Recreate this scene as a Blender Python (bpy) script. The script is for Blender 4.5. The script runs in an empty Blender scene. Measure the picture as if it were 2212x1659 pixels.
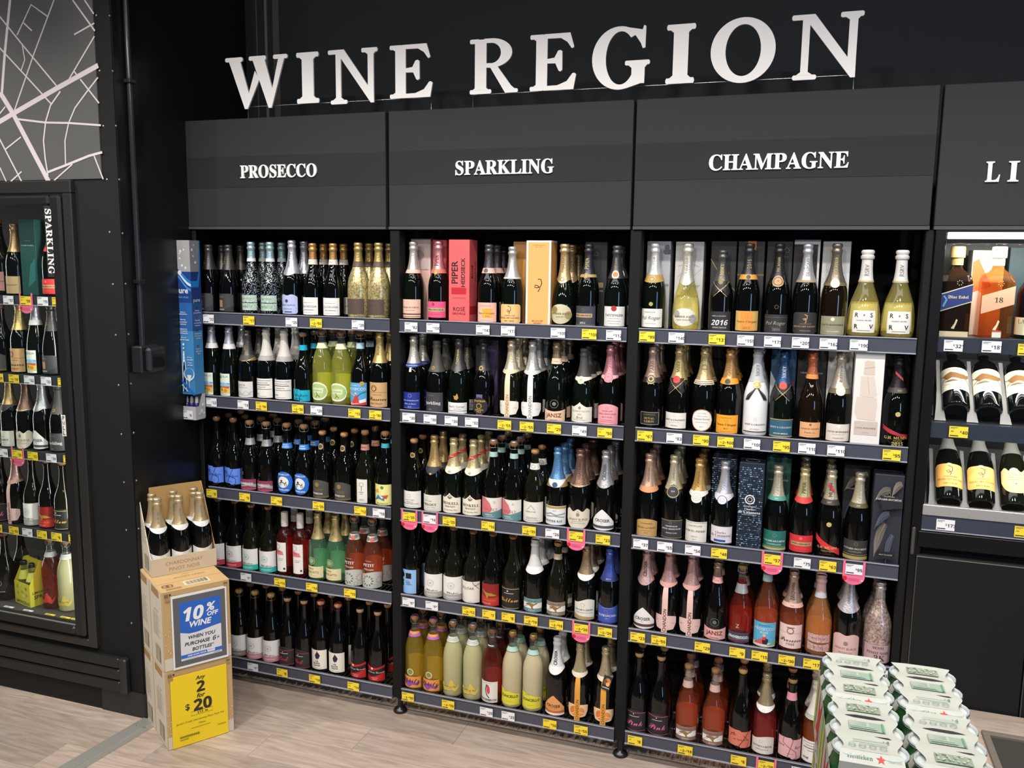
import bpy, math, random
from mathutils import Vector, Matrix
from mathutils.geometry import tessellate_polygon
R_=random.Random(7)
sc=bpy.context.scene
COL=sc.collection
# ---------- camera
cd=bpy.data.cameras.new('camera'); cam=bpy.data.objects.new('camera',cd); COL.objects.link(cam)
cd.sensor_fit='HORIZONTAL'; cd.sensor_width=36.0; cd.lens=1850.06*36/2212; cd.clip_start=.05
rt=Vector((0.94606971,0.32369156,0.01326187)); up=Vector((-0.05803824,0.12907298,0.98993521)); fw=Vector((-0.31872192,0.93731742,-0.14089853))
cam.matrix_world=Matrix(((rt.x,up.x,-fw.x,2.62573),(rt.y,up.y,-fw.y,-3.17044),(rt.z,up.z,-fw.z,1.97118),(0,0,0,1)))
sc.camera=cam
# ---------- world, lamps, exposure
w=bpy.data.worlds.new('world'); sc.world=w; w.use_nodes=True
bg=w.node_tree.nodes['Background']; bg.inputs[0].default_value=(.80,.88,1,1); bg.inputs[1].default_value=.055
sc.view_settings.view_transform='Standard'; sc.view_settings.look='None'; sc.view_settings.exposure=0.0; sc.view_settings.gamma=1.0
sc.view_settings.use_curve_mapping=False
def lamp(name,kind,loc,tgt,energy,col=(1,.955,.90),**k):
    l=bpy.data.lights.new(name,kind); l.energy=energy; l.color=col
    for a,b in k.items(): setattr(l,a,b)
    o=bpy.data.objects.new(name,l); COL.objects.link(o); o.location=loc
    o.rotation_euler=(Vector(tgt)-Vector(loc)).to_track_quat('-Z','Y').to_euler(); return o
for x in (-1.1,.37,1.25,2.15,3.15,4.05):      # track spots close to the shelves
    lamp('shelf_spot','SPOT',(x,-1.34,3.5),(x+.06,-.35,.6),105,spot_size=1.75,spot_blend=.9,shadow_soft_size=.05)
for x in (-.8,.7,1.9,3.1):                    # added fill spots further out, brightening the lower shelves
    lamp('shelf_spot','SPOT',(x,-2.7,3.5),(x+.1,-.2,.45),70 if x<3 else 45,spot_size=1.3,spot_blend=.9,shadow_soft_size=.06)
for x in (-1.5,0,1.5,3.0,4.5):                # second row of downlights behind the camera
    lamp('downlight','AREA',(x,-4.2,3.6),(x,-3.2,0),26,shape='DISK',size=.22)
lamp('ceiling_panel','AREA',(1.6,-2.4,3.75),(1.6,-2.0,0),38,(.95,.97,1),shape='RECTANGLE',size=5.5,size_y=.5)  # added overhead fill for broad soft reflections, not a ceiling fixture
lamp('window_light','AREA',(6.2,-4.6,1.7),(1.5,0,1.1),40,(.40,.58,1),shape='RECTANGLE',size=.7,size_y=1.7)
sc.cycles.use_denoising=True
sc.cycles.max_bounces=6; sc.cycles.diffuse_bounces=2; sc.cycles.glossy_bounces=3; sc.cycles.transmission_bounces=5; sc.cycles.transparent_max_bounces=10
sc.cycles.caustics_reflective=False; sc.cycles.caustics_refractive=False
# ---------- materials
def lin(h):
    h=h.lstrip('#'); 
    if len(h)==3: h=''.join(c*2 for c in h)
    o=[]
    for i in (0,2,4):
        c=int(h[i:i+2],16)/255; o.append(c/12.92 if c<=.04045 else ((c+.055)/1.055)**2.4)
    return (*o,1)
MC={}
def newmat(n):
    m=bpy.data.materials.new(n); m.use_nodes=True; return m,m.node_tree,m.node_tree.nodes['Principled BSDF']
def bump(nt,b,scale,st,kind='ShaderNodeTexNoise',dist=.002,coord='Object'):
    tc=nt.nodes.new('ShaderNodeTexCoord'); t=nt.nodes.new(kind); t.inputs['Scale'].default_value=scale
    bu=nt.nodes.new('ShaderNodeBump'); bu.inputs['Strength'].default_value=st; bu.inputs['Distance'].default_value=dist
    nt.links.new(tc.outputs[coord],t.inputs['Vector']); nt.links.new(t.outputs[0],bu.inputs['Height']); nt.links.new(bu.outputs[0],b.inputs['Normal'])
    return t
def M(c,t='p'):
    k=(c,t)
    if k in MC: return MC[k]
    m,nt,b=newmat({'p':'paper','m':'foil','x':'plastic','k':'matt','e':'lamp','s':'gloss','c':'card'}[t]+'_'+c.strip('#'))
    cc=lin(c)
    if t=='m': l_=.3*cc[0]+.6*cc[1]+.1*cc[2]; cc=tuple(min(1,(a*.78+l_*.22)*1.12) for a in cc[:3])+(1,)
    b.inputs['Base Color'].default_value=cc
    if t=='p': b.inputs['Roughness'].default_value=.55
    if t=='c': b.inputs['Roughness'].default_value=.8; bump(nt,b,140,.25)
    if t=='k': b.inputs['Roughness'].default_value=.7; b.inputs['Specular IOR Level'].default_value=.3
    if t=='x': b.inputs['Roughness'].default_value=.32
    if t=='s': b.inputs['Roughness'].default_value=.14
    if t=='m':
        b.inputs['Metallic'].default_value=.62; b.inputs['Roughness'].default_value=.34; bump(nt,b,170,.45)
    if t=='e':
        b.inputs['Emission Color'].default_value=lin(c); b.inputs['Emission Strength'].default_value=3.0
    MC[k]=m; return m
GL={}
CLEAR={'clear':('e9eeea',.97),'yellowgr':('dbdf70',.84),'pale':('f0e48c',.86),'gold':('e0c650',.86),'rosedk':('c04a44',.95),'orange':('d88a66',.93),'peach':('e8a868',.80),'moss':('a0d8b4',.91),'amber':('da8c48',.93),'red':('c85e48',.94),'pinkdr':('cc5c58',.93)}
def glassmat(n):
    if n in GL: return GL[n]
    m,nt,b=newmat('bottle_'+n); b.inputs['Roughness'].default_value=.05; b.inputs['IOR'].default_value=1.5
    cols={'dark':'060807','green':'070d08','brown':'140d06','black':'070708','white':'e6e8e8','olive':'10120a','whisky':'1c1008'}
    if n in CLEAR:      # clear glass filled with coloured wine: tinted see-through body, some haze, mirror-like skin
        c,t=CLEAR[n]; nt.nodes.remove(b); o=nt.nodes['Material Output']; N=nt.nodes.new; L=nt.links.new
        tp=N('ShaderNodeBsdfTransparent'); tp.inputs[0].default_value=tuple(a**.55 for a in lin(c)[:3])+(1,); df=N('ShaderNodeBsdfDiffuse'); df.inputs[0].default_value=lin(c); gl=N('ShaderNodeBsdfGlossy'); gl.inputs['Roughness'].default_value=.04
        m1=N('ShaderNodeMixShader'); m1.inputs[0].default_value=1-t; m2=N('ShaderNodeMixShader'); fr=N('ShaderNodeFresnel'); ge=N('ShaderNodeNewGeometry'); ma=N('ShaderNodeMath'); ma.operation='MULTIPLY_ADD'; ma.inputs[1].default_value=1/1.5-1.5; ma.inputs[2].default_value=1.5
        L(ge.outputs['Backfacing'],ma.inputs[0]); L(ma.outputs[0],fr.inputs[0]); L(fr.outputs[0],m2.inputs[0]); L(tp.outputs[0],m1.inputs[1]); L(df.outputs[0],m1.inputs[2]); L(m1.outputs[0],m2.inputs[1]); L(gl.outputs[0],m2.inputs[2]); L(m2.outputs[0],o.inputs[0])
        GL[n]=m; return m
    if n in cols: b.inputs['Base Color'].default_value=lin(cols[n]); b.inputs['Specular IOR Level'].default_value=.55
    elif n=='cloud' or n=='cloud2': b.inputs['Base Color'].default_value=lin('b4b184' if n=='cloud' else 'c3b795'); b.inputs['Coat Weight'].default_value=.6; b.inputs['Transmission Weight'].default_value=.1
    else:   # glitter coated bottles
        base={'glitgold':('ecdca0',.5),'glitpink':('e4c8be',.5),'glitsil':('20242a',.6)}[n]
        b.inputs['Metallic'].default_value=base[1]; b.inputs['Roughness'].default_value=.28
        tc=nt.nodes.new('ShaderNodeTexCoord'); v=nt.nodes.new('ShaderNodeTexVoronoi'); v.inputs['Scale'].default_value=190 if n!='glitsil' else 330
        nt.links.new(tc.outputs['Object'],v.inputs['Vector'])
        r=nt.nodes.new('ShaderNodeValToRGB'); sep=nt.nodes.new('ShaderNodeSeparateColor')
        nt.links.new(v.outputs['Color'],sep.inputs[0]); nt.links.new(sep.outputs[0],r.inputs[0])
        c=lin(base[0]); r.color_ramp.elements[0].color=(c[0]*.36,c[1]*.34,c[2]*.32,1); r.color_ramp.elements[1].color=c
        if n=='glitsil':
            r.color_ramp.elements[0].position=.80; r.color_ramp.elements[0].color=lin('08090b'); r.color_ramp.elements[1].position=.83; r.color_ramp.elements[1].color=lin('c8d4dc')
        nt.links.new(r.outputs[0],b.inputs['Base Color'])
        bu=nt.nodes.new('ShaderNodeBump'); bu.inputs['Strength'].default_value=.9 if n!='glitsil' else .2; bu.inputs['Distance'].default_value=.004
        nt.links.new(sep.outputs[1],bu.inputs['Height']); nt.links.new(bu.outputs[0],b.inputs['Normal'])
    GL[n]=m; return m
def glitpaper(c):
    k=('glit',c)
    if k in MC: return MC[k]
    m,nt,b=newmat('glitter_paper_'+c.strip('#')); tc=nt.nodes.new('ShaderNodeTexCoord'); v=nt.nodes.new('ShaderNodeTexNoise'); v.inputs['Scale'].default_value=420
    nt.links.new(tc.outputs['Object'],v.inputs['Vector']); r=nt.nodes.new('ShaderNodeValToRGB'); cc=lin(c)
    r.color_ramp.elements[0].position=.4; r.color_ramp.elements[0].color=tuple(x*.5 for x in cc[:3])+(1,); r.color_ramp.elements[1].position=.6; r.color_ramp.elements[1].color=tuple(min(1,x*1.3) for x in cc[:3])+(1,)
    nt.links.new(v.outputs[0],r.inputs[0]); nt.links.new(r.outputs[0],b.inputs['Base Color']); b.inputs['Roughness'].default_value=.4
    MC[k]=m; return m
def paneglass(name='pane_glass',refl=.9):
    m=bpy.data.materials.new(name); m.use_nodes=True; nt=m.node_tree; nt.nodes.clear()
    o=nt.nodes.new('ShaderNodeOutputMaterial'); mx=nt.nodes.new('ShaderNodeMixShader'); t=nt.nodes.new('ShaderNodeBsdfTransparent'); g=nt.nodes.new('ShaderNodeBsdfGlossy'); f=nt.nodes.new('ShaderNodeFresnel'); ge=nt.nodes.new('ShaderNodeNewGeometry'); ma=nt.nodes.new('ShaderNodeMath'); ma.operation='MULTIPLY_ADD'; ma.inputs[1].default_value=1/1.45-1.45; ma.inputs[2].default_value=1.45
    nt.links.new(ge.outputs['Backfacing'],ma.inputs[0]); nt.links.new(ma.outputs[0],f.inputs[0])
    t.inputs[0].default_value=(.95,.97,.96,1); g.inputs['Roughness'].default_value=.02; 
    g.inputs[0].default_value=(refl,refl,refl,1)
    nt.links.new(f.outputs[0],mx.inputs[0]); nt.links.new(t.outputs[0],mx.inputs[1]); nt.links.new(g.outputs[0],mx.inputs[2]); nt.links.new(mx.outputs[0],o.inputs[0]); return m
# ---------- mesh builder
class MB:
    def __init__(s): s.v=[];s.f=[];s.mi=[];s.mats=[];s.sm=[]
    def mid(s,m):
        if m not in s.mats: s.mats.append(m)
        return s.mats.index(m)
    def add(s,vs,fs,m,smooth=False):
        n=len(s.v); s.v.extend([tuple(a) for a in vs]); i=s.mid(m)
        for f in fs: s.f.append([a+n for a in f]); s.mi.append(i); s.sm.append(smooth)
    def box(s,x0,x1,y0,y1,z0,z1,m,T=None):
        vs=[(x,y,z) for x in (x0,x1) for y in (y0,y1) for z in (z0,z1)]
        if T: vs=[T@Vector(a) for a in vs]
        s.add(vs,[(0,1,3,2),(4,6,7,5),(0,4,5,1),(2,3,7,6),(0,2,6,4),(1,5,7,3)],m)
    def bbox(s,x0,x1,y0,y1,z0,z1,m,b=.003,T=None):   # box with chamfered edges
        vs=[];
        for x in (x0,x1):
            for y in (y0,y1):
                for z in (z0,z1):
                    sx=b if x==x0 else -b; sy=b if y==y0 else -b; sz=b if z==z0 else -b
                    vs+= [(x,y+sy,z+sz),(x+sx,y,z+sz),(x+sx,y+sy,z)]
        if T: vs=[T@Vector(a) for a in vs]
        def i(x,y,z,k): return (x*4+y*2+z)*3+k
        fs=[[i(0,0,0,0),i(0,0,1,0),i(0,1,1,0),i(0,1,0,0)],[i(1,0,0,0),i(1,1,0,0),i(1,1,1,0),i(1,0,1,0)],
            [i(0,0,0,1),i(1,0,0,1),i(1,0,1,1),i(0,0,1,1)],[i(0,1,0,1),i(0,1,1,1),i(1,1,1,1),i(1,1,0,1)],
            [i(0,0,0,2),i(0,1,0,2),i(1,1,0,2),i(1,0,0,2)],[i(0,0,1,2),i(1,0,1,2),i(1,1,1,2),i(0,1,1,2)]]
        for a in (0,1):
            for c in (0,1):
                fs.append([i(a,c,0,0),i(a,c,1,0),i(a,c,1,1),i(a,c,0,1)]); fs.append([i(a,0,c,0),i(a,1,c,0),i(a,1,c,2),i(a,0,c,2)]); fs.append([i(0,a,c,1),i(1,a,c,1),i(1,a,c,2),i(0,a,c,2)])
        for a in (0,1):
            for c in (0,1):
                for d in (0,1): fs.append([i(a,c,d,0),i(a,c,d,1),i(a,c,d,2)])
        s.add(vs,fs,m)
    def lathe(s,pts,m,n=22,T=None,smooth=True,sx=1,sy=1):
        vs=[];fs=[];rings=[]
        for r,z in pts:
            if r<1e-6: rings.append([len(vs)]); vs.append((0,0,z))
            else:
                rings.append(list(range(len(vs),len(vs)+n)))
                for k in range(n):
                    a=2*math.pi*k/n; vs.append((r*sx*math.cos(a),r*sy*math.sin(a),z))
        for a,b in zip(rings,rings[1:]):
            if len(a)==1 and len(b)==1: continue
            for k in range(n):
                k2=(k+1)%n
                if len(a)==1: fs.append((a[0],b[k2],b[k]))
                elif len(b)==1: fs.append((a[k],a[k2],b[0]))
                else: fs.append((a[k],a[k2],b[k2],b[k]))
        if T: vs=[T@Vector(a) for a in vs]
        s.add(vs,fs,m,smooth)
    def tube(s,path,r,m,n=6):
        P=[Vector(p) for p in path]; vs=[];fs=[]
        for i,p in enumerate(P):
            d=(P[min(i+1,len(P)-1)]-P[max(i-1,0)]).normalized(); a=d.orthogonal().normalized(); b=d.cross(a)
            if abs(d.z)<.9: a=Vector((0,0,1)).cross(d).normalized(); b=d.cross(a)
            for k in range(n): t=2*math.pi*k/n; vs.append(p+a*r*math.cos(t)+b*r*math.sin(t))
        for i in range(len(P)-1):
            for k in range(n): fs.append((i*n+k,i*n+(k+1)%n,(i+1)*n+(k+1)%n,(i+1)*n+k))
        fs.append(tuple(range(n-1,-1,-1))); fs.append(tuple(range((len(P)-1)*n,len(P)*n)))
        s.add(vs,fs,m,True)
    def mesh(s,name):
        me=bpy.data.meshes.new(name); me.from_pydata(s.v,[],s.f)
        for m in s.mats: me.materials.append(m)
        me.polygons.foreach_set('material_index',s.mi); me.polygons.foreach_set('use_smooth',s.sm)
        if any(s.sm): me.set_sharp_from_angle(angle=math.radians(50))
        me.update(); return me
def obj(name,me,parent=None,loc=None,**props):
    if isinstance(me,MB): me=me.mesh(name)
    o=bpy.data.objects.new(name,me); COL.objects.link(o)
    if parent: o.parent=parent
    if loc: o.location=loc
    for k,v in props.items(): o[k]=v
    return o
def thing(name,label,cat,loc=(0,0,0),rz=0,group=None,rx=0):
    o=bpy.data.objects.new(name,None); COL.objects.link(o); o.empty_display_size=.05; o.location=loc; o.rotation_euler=(rx,0,rz); o['label']=label; o['category']=cat
    if group: o['group']=group
    return o
def tag(o,label,cat,group=None):
    o['label']=label; o['category']=cat
    if group: o['group']=group
    return o
# ---------- lettering
FN={'s':(0x1d400,0x1d41a,0x1d7ce),'i':(0,0,0,0,.28),'c':(0x1d4d0,0x1d4ea,0),'b':(0,0,0x1d7ec,.02),'o':(0,0,0x1d7ec,.03,.22),'f':(0x1d56c,0x1d586,0),'n':(0,0,0),'B':(0,0,0x1d7ec,.02),'O':(0,0,0x1d7ec,.02,.2)}
def uni(s,f):
    U,L,D=FN[f][:3]; o=''
    for c in s:
        if U and 'A'<=c<='Z': o+=chr(U+ord(c)-65)
        elif L and 'a'<=c<='z': o+=chr(L+ord(c)-97)
        elif D and '0'<=c<='9': o+=chr(D+ord(c)-48)
        else: o+=c
    return o
TC={}; TXM=[]; TXC=[bpy.data.curves.new('t','FONT')]; TXC.append(bpy.data.objects.new('t',TXC[0]))
def glyphs(s,f,res=2,fat=0.0,space=1.0):
    """flat triangulated lettering: 2d points, triangles, size"""
    k=(s,f,res,fat,space)
    if k in TC: return TC[k]
    q=FN[f]; c=TXC[0]; c.body=uni(s,f); c.resolution_u=res; c.space_character=space
    digits=q[2] and any('0'<=a<='9' for a in s)
    c.offset=fat+(q[3] if len(q)>3 and (f in 'BO' or not digits) else 0); c.shear=q[4] if len(q)>4 else 0
    me=bpy.data.meshes.new_from_object(TXC[1])
    me.calc_loop_triangles()
    v=[(a.co.x,a.co.y) for a in me.vertices]; t=[tuple(q.vertices) for q in me.loop_triangles]
    TXM.append(me)
    if v:
        x0=min(a[0] for a in v);x1=max(a[0] for a in v);y0=min(a[1] for a in v);y1=max(a[1] for a in v)
        v=[(a[0]-x0,a[1]-y0) for a in v]; d=(x1-x0,y1-y0)
        # make all triangles face the same way
        t=[q if ((v[q[1]][0]-v[q[0]][0])*(v[q[2]][1]-v[q[0]][1])-(v[q[2]][0]-v[q[0]][0])*(v[q[1]][1]-v[q[0]][1]))>0 else (q[0],q[2],q[1]) for q in t]
    else: d=(1,1)
    TC[k]=(v,t,d); return TC[k]
def subdiv(v,t,mx):
    v=list(v); out=[]; st=list(t); mid={}
    while st:
        q=st.pop(); best=0
        for i in range(3):
            a,b=v[q[i]],v[q[(i+1)%3]]; d=abs(a[0]-b[0])
            if d>best: best=d; bi=i
        if best<=mx: out.append(q); continue
        a,b,c=q[bi],q[(bi+1)%3],q[(bi+2)%3]; k=(min(a,b),max(a,b))
        if k not in mid: mid[k]=len(v); v.append(((v[a][0]+v[b][0])/2,(v[a][1]+v[b][1])/2))
        m=mid[k]; st+=[(a,m,c),(m,b,c)]
    return v,out
def poly2(pts):
    t=tessellate_polygon([[Vector((x,y,0)) for x,y in pts]]); v=list(pts); o=[]
    for q in t:
        a,b,c=[v[i] for i in q]; o.append(tuple(q) if (b[0]-a[0])*(c[1]-a[1])-(c[0]-a[0])*(b[1]-a[1])>0 else (q[0],q[2],q[1]))
    return v,o
def star(cx,cy,r,n=5,ri=.42,ph=90):
    return [(cx+(r if i%2==0 else r*ri)*math.cos(math.radians(ph+i*180/n)),cy+(r if i%2==0 else r*ri)*math.sin(math.radians(ph+i*180/n))) for i in range(2*n)]
def line2(pts,w):
    L=[];Rr=[]
    for i,p in enumerate(pts):
        a=pts[max(i-1,0)];b=pts[min(i+1,len(pts)-1)]; dx,dy=b[0]-a[0],b[1]-a[1]; l=math.hypot(dx,dy) or 1
        L.append((p[0]-dy/l*w/2,p[1]+dx/l*w/2)); Rr.append((p[0]+dy/l*w/2,p[1]-dx/l*w/2))
    v=L+Rr;n=len(pts);t=[]
    for i in range(n-1): t+=[(i,n+i,n+i+1),(i,n+i+1,i+1)]
    return v,t
def draw(mb,prints,cx,cy,hw,h,f,mx=.007,off=.0005,kind='p',step=.00013):
    """prints in label units (x -1..1 of the half width hw, y 0..1 of the height h); f(s,z,off) puts them on the surface"""
    for i,p in enumerate(prints):
        k=p[0]; col=p[-1] if isinstance(p[-1],str) else 'k'
        if k in 'tv' and len(k)==1:
            v,t,(w_,h_)=glyphs(p[1],p[2])
            if k=='t':
                _,s,fn,x,y,wd,col=p[:7]; hm=p[7] if len(p)>7 else .3
                sc_=min(wd*hw/w_,hm*h/h_); v=[(cx+x*hw+(a[0]-w_/2)*sc_,cy+y*h+(a[1]-h_/2)*sc_) for a in v]
            else:
                _,s,fn,x,y,ln,col=p[:7]; hm=p[7] if len(p)>7 else 1.2
                sc_=min(ln*h/w_,hm*hw/h_); v=[(cx+x*hw-(a[1]-h_/2)*sc_,cy+y*h+(a[0]-w_/2)*sc_) for a in v]
        elif k=='r':
            _,x0,x1,y0,y1,col=p; v,t=[(cx+x0*hw,cy+y0*h),(cx+x1*hw,cy+y0*h),(cx+x1*hw,cy+y1*h),(cx+x0*hw,cy+y1*h)],[(0,1,2),(0,2,3)]
        elif k=='l':
            _,y,w2,th,col=p; v,t=[(cx-w2*hw,cy+y*h-th*h/2),(cx+w2*hw,cy+y*h-th*h/2),(cx+w2*hw,cy+y*h+th*h/2),(cx-w2*hw,cy+y*h+th*h/2)],[(0,1,2),(0,2,3)]
        elif k=='o':
            _,x,y,r,col=p; v,t=poly2([(cx+x*hw+r*h*math.cos(a*math.pi/9),cy+y*h+r*h*math.sin(a*math.pi/9)) for a in range(18)])
        elif k=='q':   # ring
            _,x,y,r,wd,col=p; v,t=line2([(cx+x*hw+r*h*math.cos(a*math.pi/9),cy+y*h+r*h*math.sin(a*math.pi/9)) for a in range(19)],wd*h)
        elif k=='p':
            v,t=poly2([(cx+x*hw,cy+y*h) for x,y in p[1]])
        elif k=='w':   # stroke
            v,t=line2([(cx+x*hw,cy+y*h) for x,y in p[1]],p[2]*h)
        elif k=='*':
            _,x,y,r,col=p; v,t=poly2(star(cx+x*hw,cy+y*h,r*h))
        elif k=='d':   # dial of petals
            _,x,y,r,n,col=p; v=[];t=[]
            for j in range(n):
                a=2*math.pi*j/n; c,s_=math.cos(a),math.sin(a); b0=len(v)
                for rr,da in ((.55,.0),(.8,.16),(1,.0),(.8,-.16)): v.append((cx+x*hw+rr*r*h*math.cos(a+da),cy+y*h+rr*r*h*math.sin(a+da)))
                t+=[(b0,b0+3,b0+2),(b0,b0+2,b0+1)]
            t=[q if (v[q[1]][0]-v[q[0]][0])*(v[q[2]][1]-v[q[0]][1])-(v[q[2]][0]-v[q[0]][0])*(v[q[1]][1]-v[q[0]][1])>0 else (q[0],q[2],q[1]) for q in t]
        if mx: v,t=subdiv(v,t,mx)
        mt=M(col[1:],'m') if col[0]=='@' else M(col,kind)
        mb.add([f(a[0],a[1],off+step*i) for a in v],t,mt)
def plane(o,ux,uz,n):
    o,ux,uz,n=Vector(o),Vector(ux),Vector(uz),Vector(n)
    return lambda s,z,off:o+ux*s+uz*z+n*off
def front(y): return lambda s,z,off:(s,y-off,z)      # upright surface facing the room
def extrude(mb,v,t,f,depth,m,m2=None):
    """solid letters: front at off=depth, sides down to off=0"""
    mb.add([f(a[0],a[1],depth) for a in v],t,m)
    e={}
    for q in t:
        for i in range(3):
            k=(q[i],q[(i+1)%3]); e[k]=e.get(k,0)+1
    vs=[];fs=[]
    for (a,b) in e:
        if (b,a) in e: continue
        n=len(vs); vs+=[f(*v[a],depth),f(*v[b],depth),f(*v[b],0),f(*v[a],0)]; fs.append((n,n+3,n+2,n+1))
    mb.add(vs,fs,m2 or m)
def islands(v,t):
    p=list(range(len(v)))
    def fd(a):
        while p[a]!=a: p[a]=p[p[a]]; a=p[a]
        return a
    key={}
    for i,a in enumerate(v):
        k=(round(a[0],4),round(a[1],4))
        if k in key: p[fd(i)]=fd(key[k])
        else: key[k]=i
    for q in t:
        for a in q[1:]: p[fd(a)]=fd(q[0])
    g={}
    for q in t: g.setdefault(fd(q[0]),[]).append(q)
    return sorted(g.values(),key=lambda T:min(v[i][0] for q in T for i in q))
#DATA baked from the camera fit
ROWS=[(0,0,[(0.0884,0.303,'avitta',1),(0.1931,0.302,'avitta',1),(0.312,0.317,'teal',1),(0.4089,0.315,'teal',2),(0.5188,0.324,'lilac',1),(0.6219,0.312,'colneg',1),(0.7208,0.312,'colneg',1),(0.8393,0.316,'goldgl',1),(0.9347,0.316,'goldgl',1)]),(0,1,[(0.0868,0.318,'italia',0),(0.1809,0.317,'italia',1),(0.2786,0.305,'cinta',1),(0.3773,0.318,'stripe',1),(0.4695,0.317,'stripe',1),(0.5651,0.304,'bluering',1),(0.6601,0.32,'spin',1),(0.7532,0.319,'spin',1),(0.8452,0.319,'poster',1),(0.9386,0.324,'brown',1)]),(0,2,[(0.098,0.323,'yb',2),(0.1891,0.323,'yb',1),(0.2771,0.318,'zpink',2),(0.3651,0.318,'zpink',1),(0.4717,0.319,'bluecirc',2),(0.5598,0.321,'bluecirc',2),(0.653,0.298,'greyp',1),(0.7614,0.299,'greyp',1),(0.8632,0.317,'narrow',1),(0.961,0.32,'yellowl',1)]),(0,3,[(0.0899,0.325,'whred',0),(0.1811,0.311,'whred',1),(0.2709,0.309,'whteal',1),(0.3621,0.307,'whteal',1),(0.4536,0.287,'rosebord',1),(0.5345,0.29,'rosebord',1),(0.6217,0.306,'moscato',1),(0.7112,0.307,'moscato',1),(0.8057,0.309,'petit',1),(0.8939,0.31,'petit',1)]),(0,4,[(0.1892,0.317,'whtaupe',1),(0.2772,0.321,'whpink',1),(0.3652,0.321,'whpink',1),(0.4532,0.313,'redscript',1),(0.5412,0.318,'redscript',1),(0.6292,0.325,'chook',1),(0.7172,0.325,'chook',1),(0.8286,0.319,'andrew',1),(0.9166,0.318,'andrew',1)]),(1,0,[(1.0953,0.321,'canpink',0),(1.208,0.324,'pippink',0),(1.4257,0.312,'veuverose',2),(1.5243,0.304,'billecart',0),(1.7356,0.316,'perrier',2),(1.8326,0.316,'pipdark',0),(1.9412,0.311,'tait',1)]),(1,1,[(1.0957,0.314,'bluesq',1),(1.2005,0.295,'parkling',1),(1.2989,0.311,'devil',1),(1.4073,0.295,'ovation',0),(1.5258,0.313,'chandonc',2),(1.6149,0.315,'chandons',2),(1.714,0.315,'jansz',2),(1.8247,0.291,'brut',2),(1.9287,0.313,'montpink',2)]),(1,2,[(1.0959,0.299,'jacobw',1),(1.1894,0.321,'trilogy',1),(1.2774,0.318,'henkell',1),(1.3654,0.316,'henkell',2),(1.4534,0.323,'wildly',2),(1.5423,0.323,'wildly',2),(1.6317,0.298,'nepenthe',1),(1.7271,0.315,'oyster',2),(1.8191,0.315,'burge',2),(1.9226,0.318,'croser',2)]),(1,3,[(1.0879,0.325,'bluepap',1),(1.1912,0.325,'whgrey',1),(1.2792,0.311,'whgrey',1),(1.3672,0.311,'hilloak',1),(1.4552,0.312,'redhawk',1),(1.5432,0.31,'yellow',1),(1.6384,0.305,'ytteal',2),(1.7358,0.303,'ytgrey',1),(1.8545,0.308,'jacobs',2),(1.9503,0.304,'francois',1)]),(1,4,[(1.0971,0.326,'spritz',1),(1.1851,0.324,'spritz',1),(1.2782,0.329,'lemon',2),(1.37,0.327,'lemon',2),(1.458,0.319,'melon',2),(1.548,0.324,'zon',1),(1.6389,0.323,'zon',1),(1.7418,0.33,'croseror',1),(1.8391,0.317,'chandonor',1),(1.9453,0.323,'chandonor',1)]),(2,0,[(2.0862,0.319,'polw',0),(2.2061,0.321,'perblanc',0),(2.3324,0.297,'moet16',0),(2.4256,0.321,'veuvegold',0),(2.5289,0.321,'polk',0),(2.6241,0.321,'billblk',0),(2.7201,0.323,'roedgrey',0),(2.8207,0.301,'rsrv',0),(2.9307,0.302,'rsrv',0)]),(2,1,[(2.092,0.314,'duval',2),(2.1915,0.318,'moet',2),(2.2855,0.32,'laurent',1),(2.3774,0.316,'veuvey',2),(2.4739,0.321,'moetice',2),(2.5671,0.317,'moetnec',0),(2.6638,0.319,'mignon',0),(2.7582,0.321,'roed',0),(2.9454,0.313,'mumm15',0)]),(2,2,[(2.0939,0.32,'henri',2),(2.1884,0.323,'royal',2),(2.2844,0.318,'marcel',2),(2.3786,0.316,'cazan',0),(2.5684,0.317,'cangreen',0),(2.6613,0.317,'pipred',2),(2.753,0.318,'mumm',2),(2.8477,0.317,'canblk',0)]),(2,3,[(2.0966,0.325,'crosrose',1),(2.1846,0.325,'chanrose',1),(2.2726,0.325,'chanrose',1),(2.3696,0.303,'janszrose',1),(2.4598,0.302,'zrose',1),(2.552,0.325,'postrose',1),(2.6456,0.304,'brownrose',1),(2.7418,0.302,'glitrose',1),(2.8391,0.325,'burgerose',1),(2.9424,0.301,'sensi',1)]),(2,4,[(2.0805,0.318,'pinkscript',1),(2.1685,0.321,'pinkscript',1),(2.2762,0.301,'ytrose',2),(2.3796,0.306,'ytrose',2),(2.4817,0.321,'ybcoral',1),(2.5707,0.318,'jacrose',1),(2.664,0.314,'yarrapink',1),(2.752,0.32,'striperose',1)])]
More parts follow.
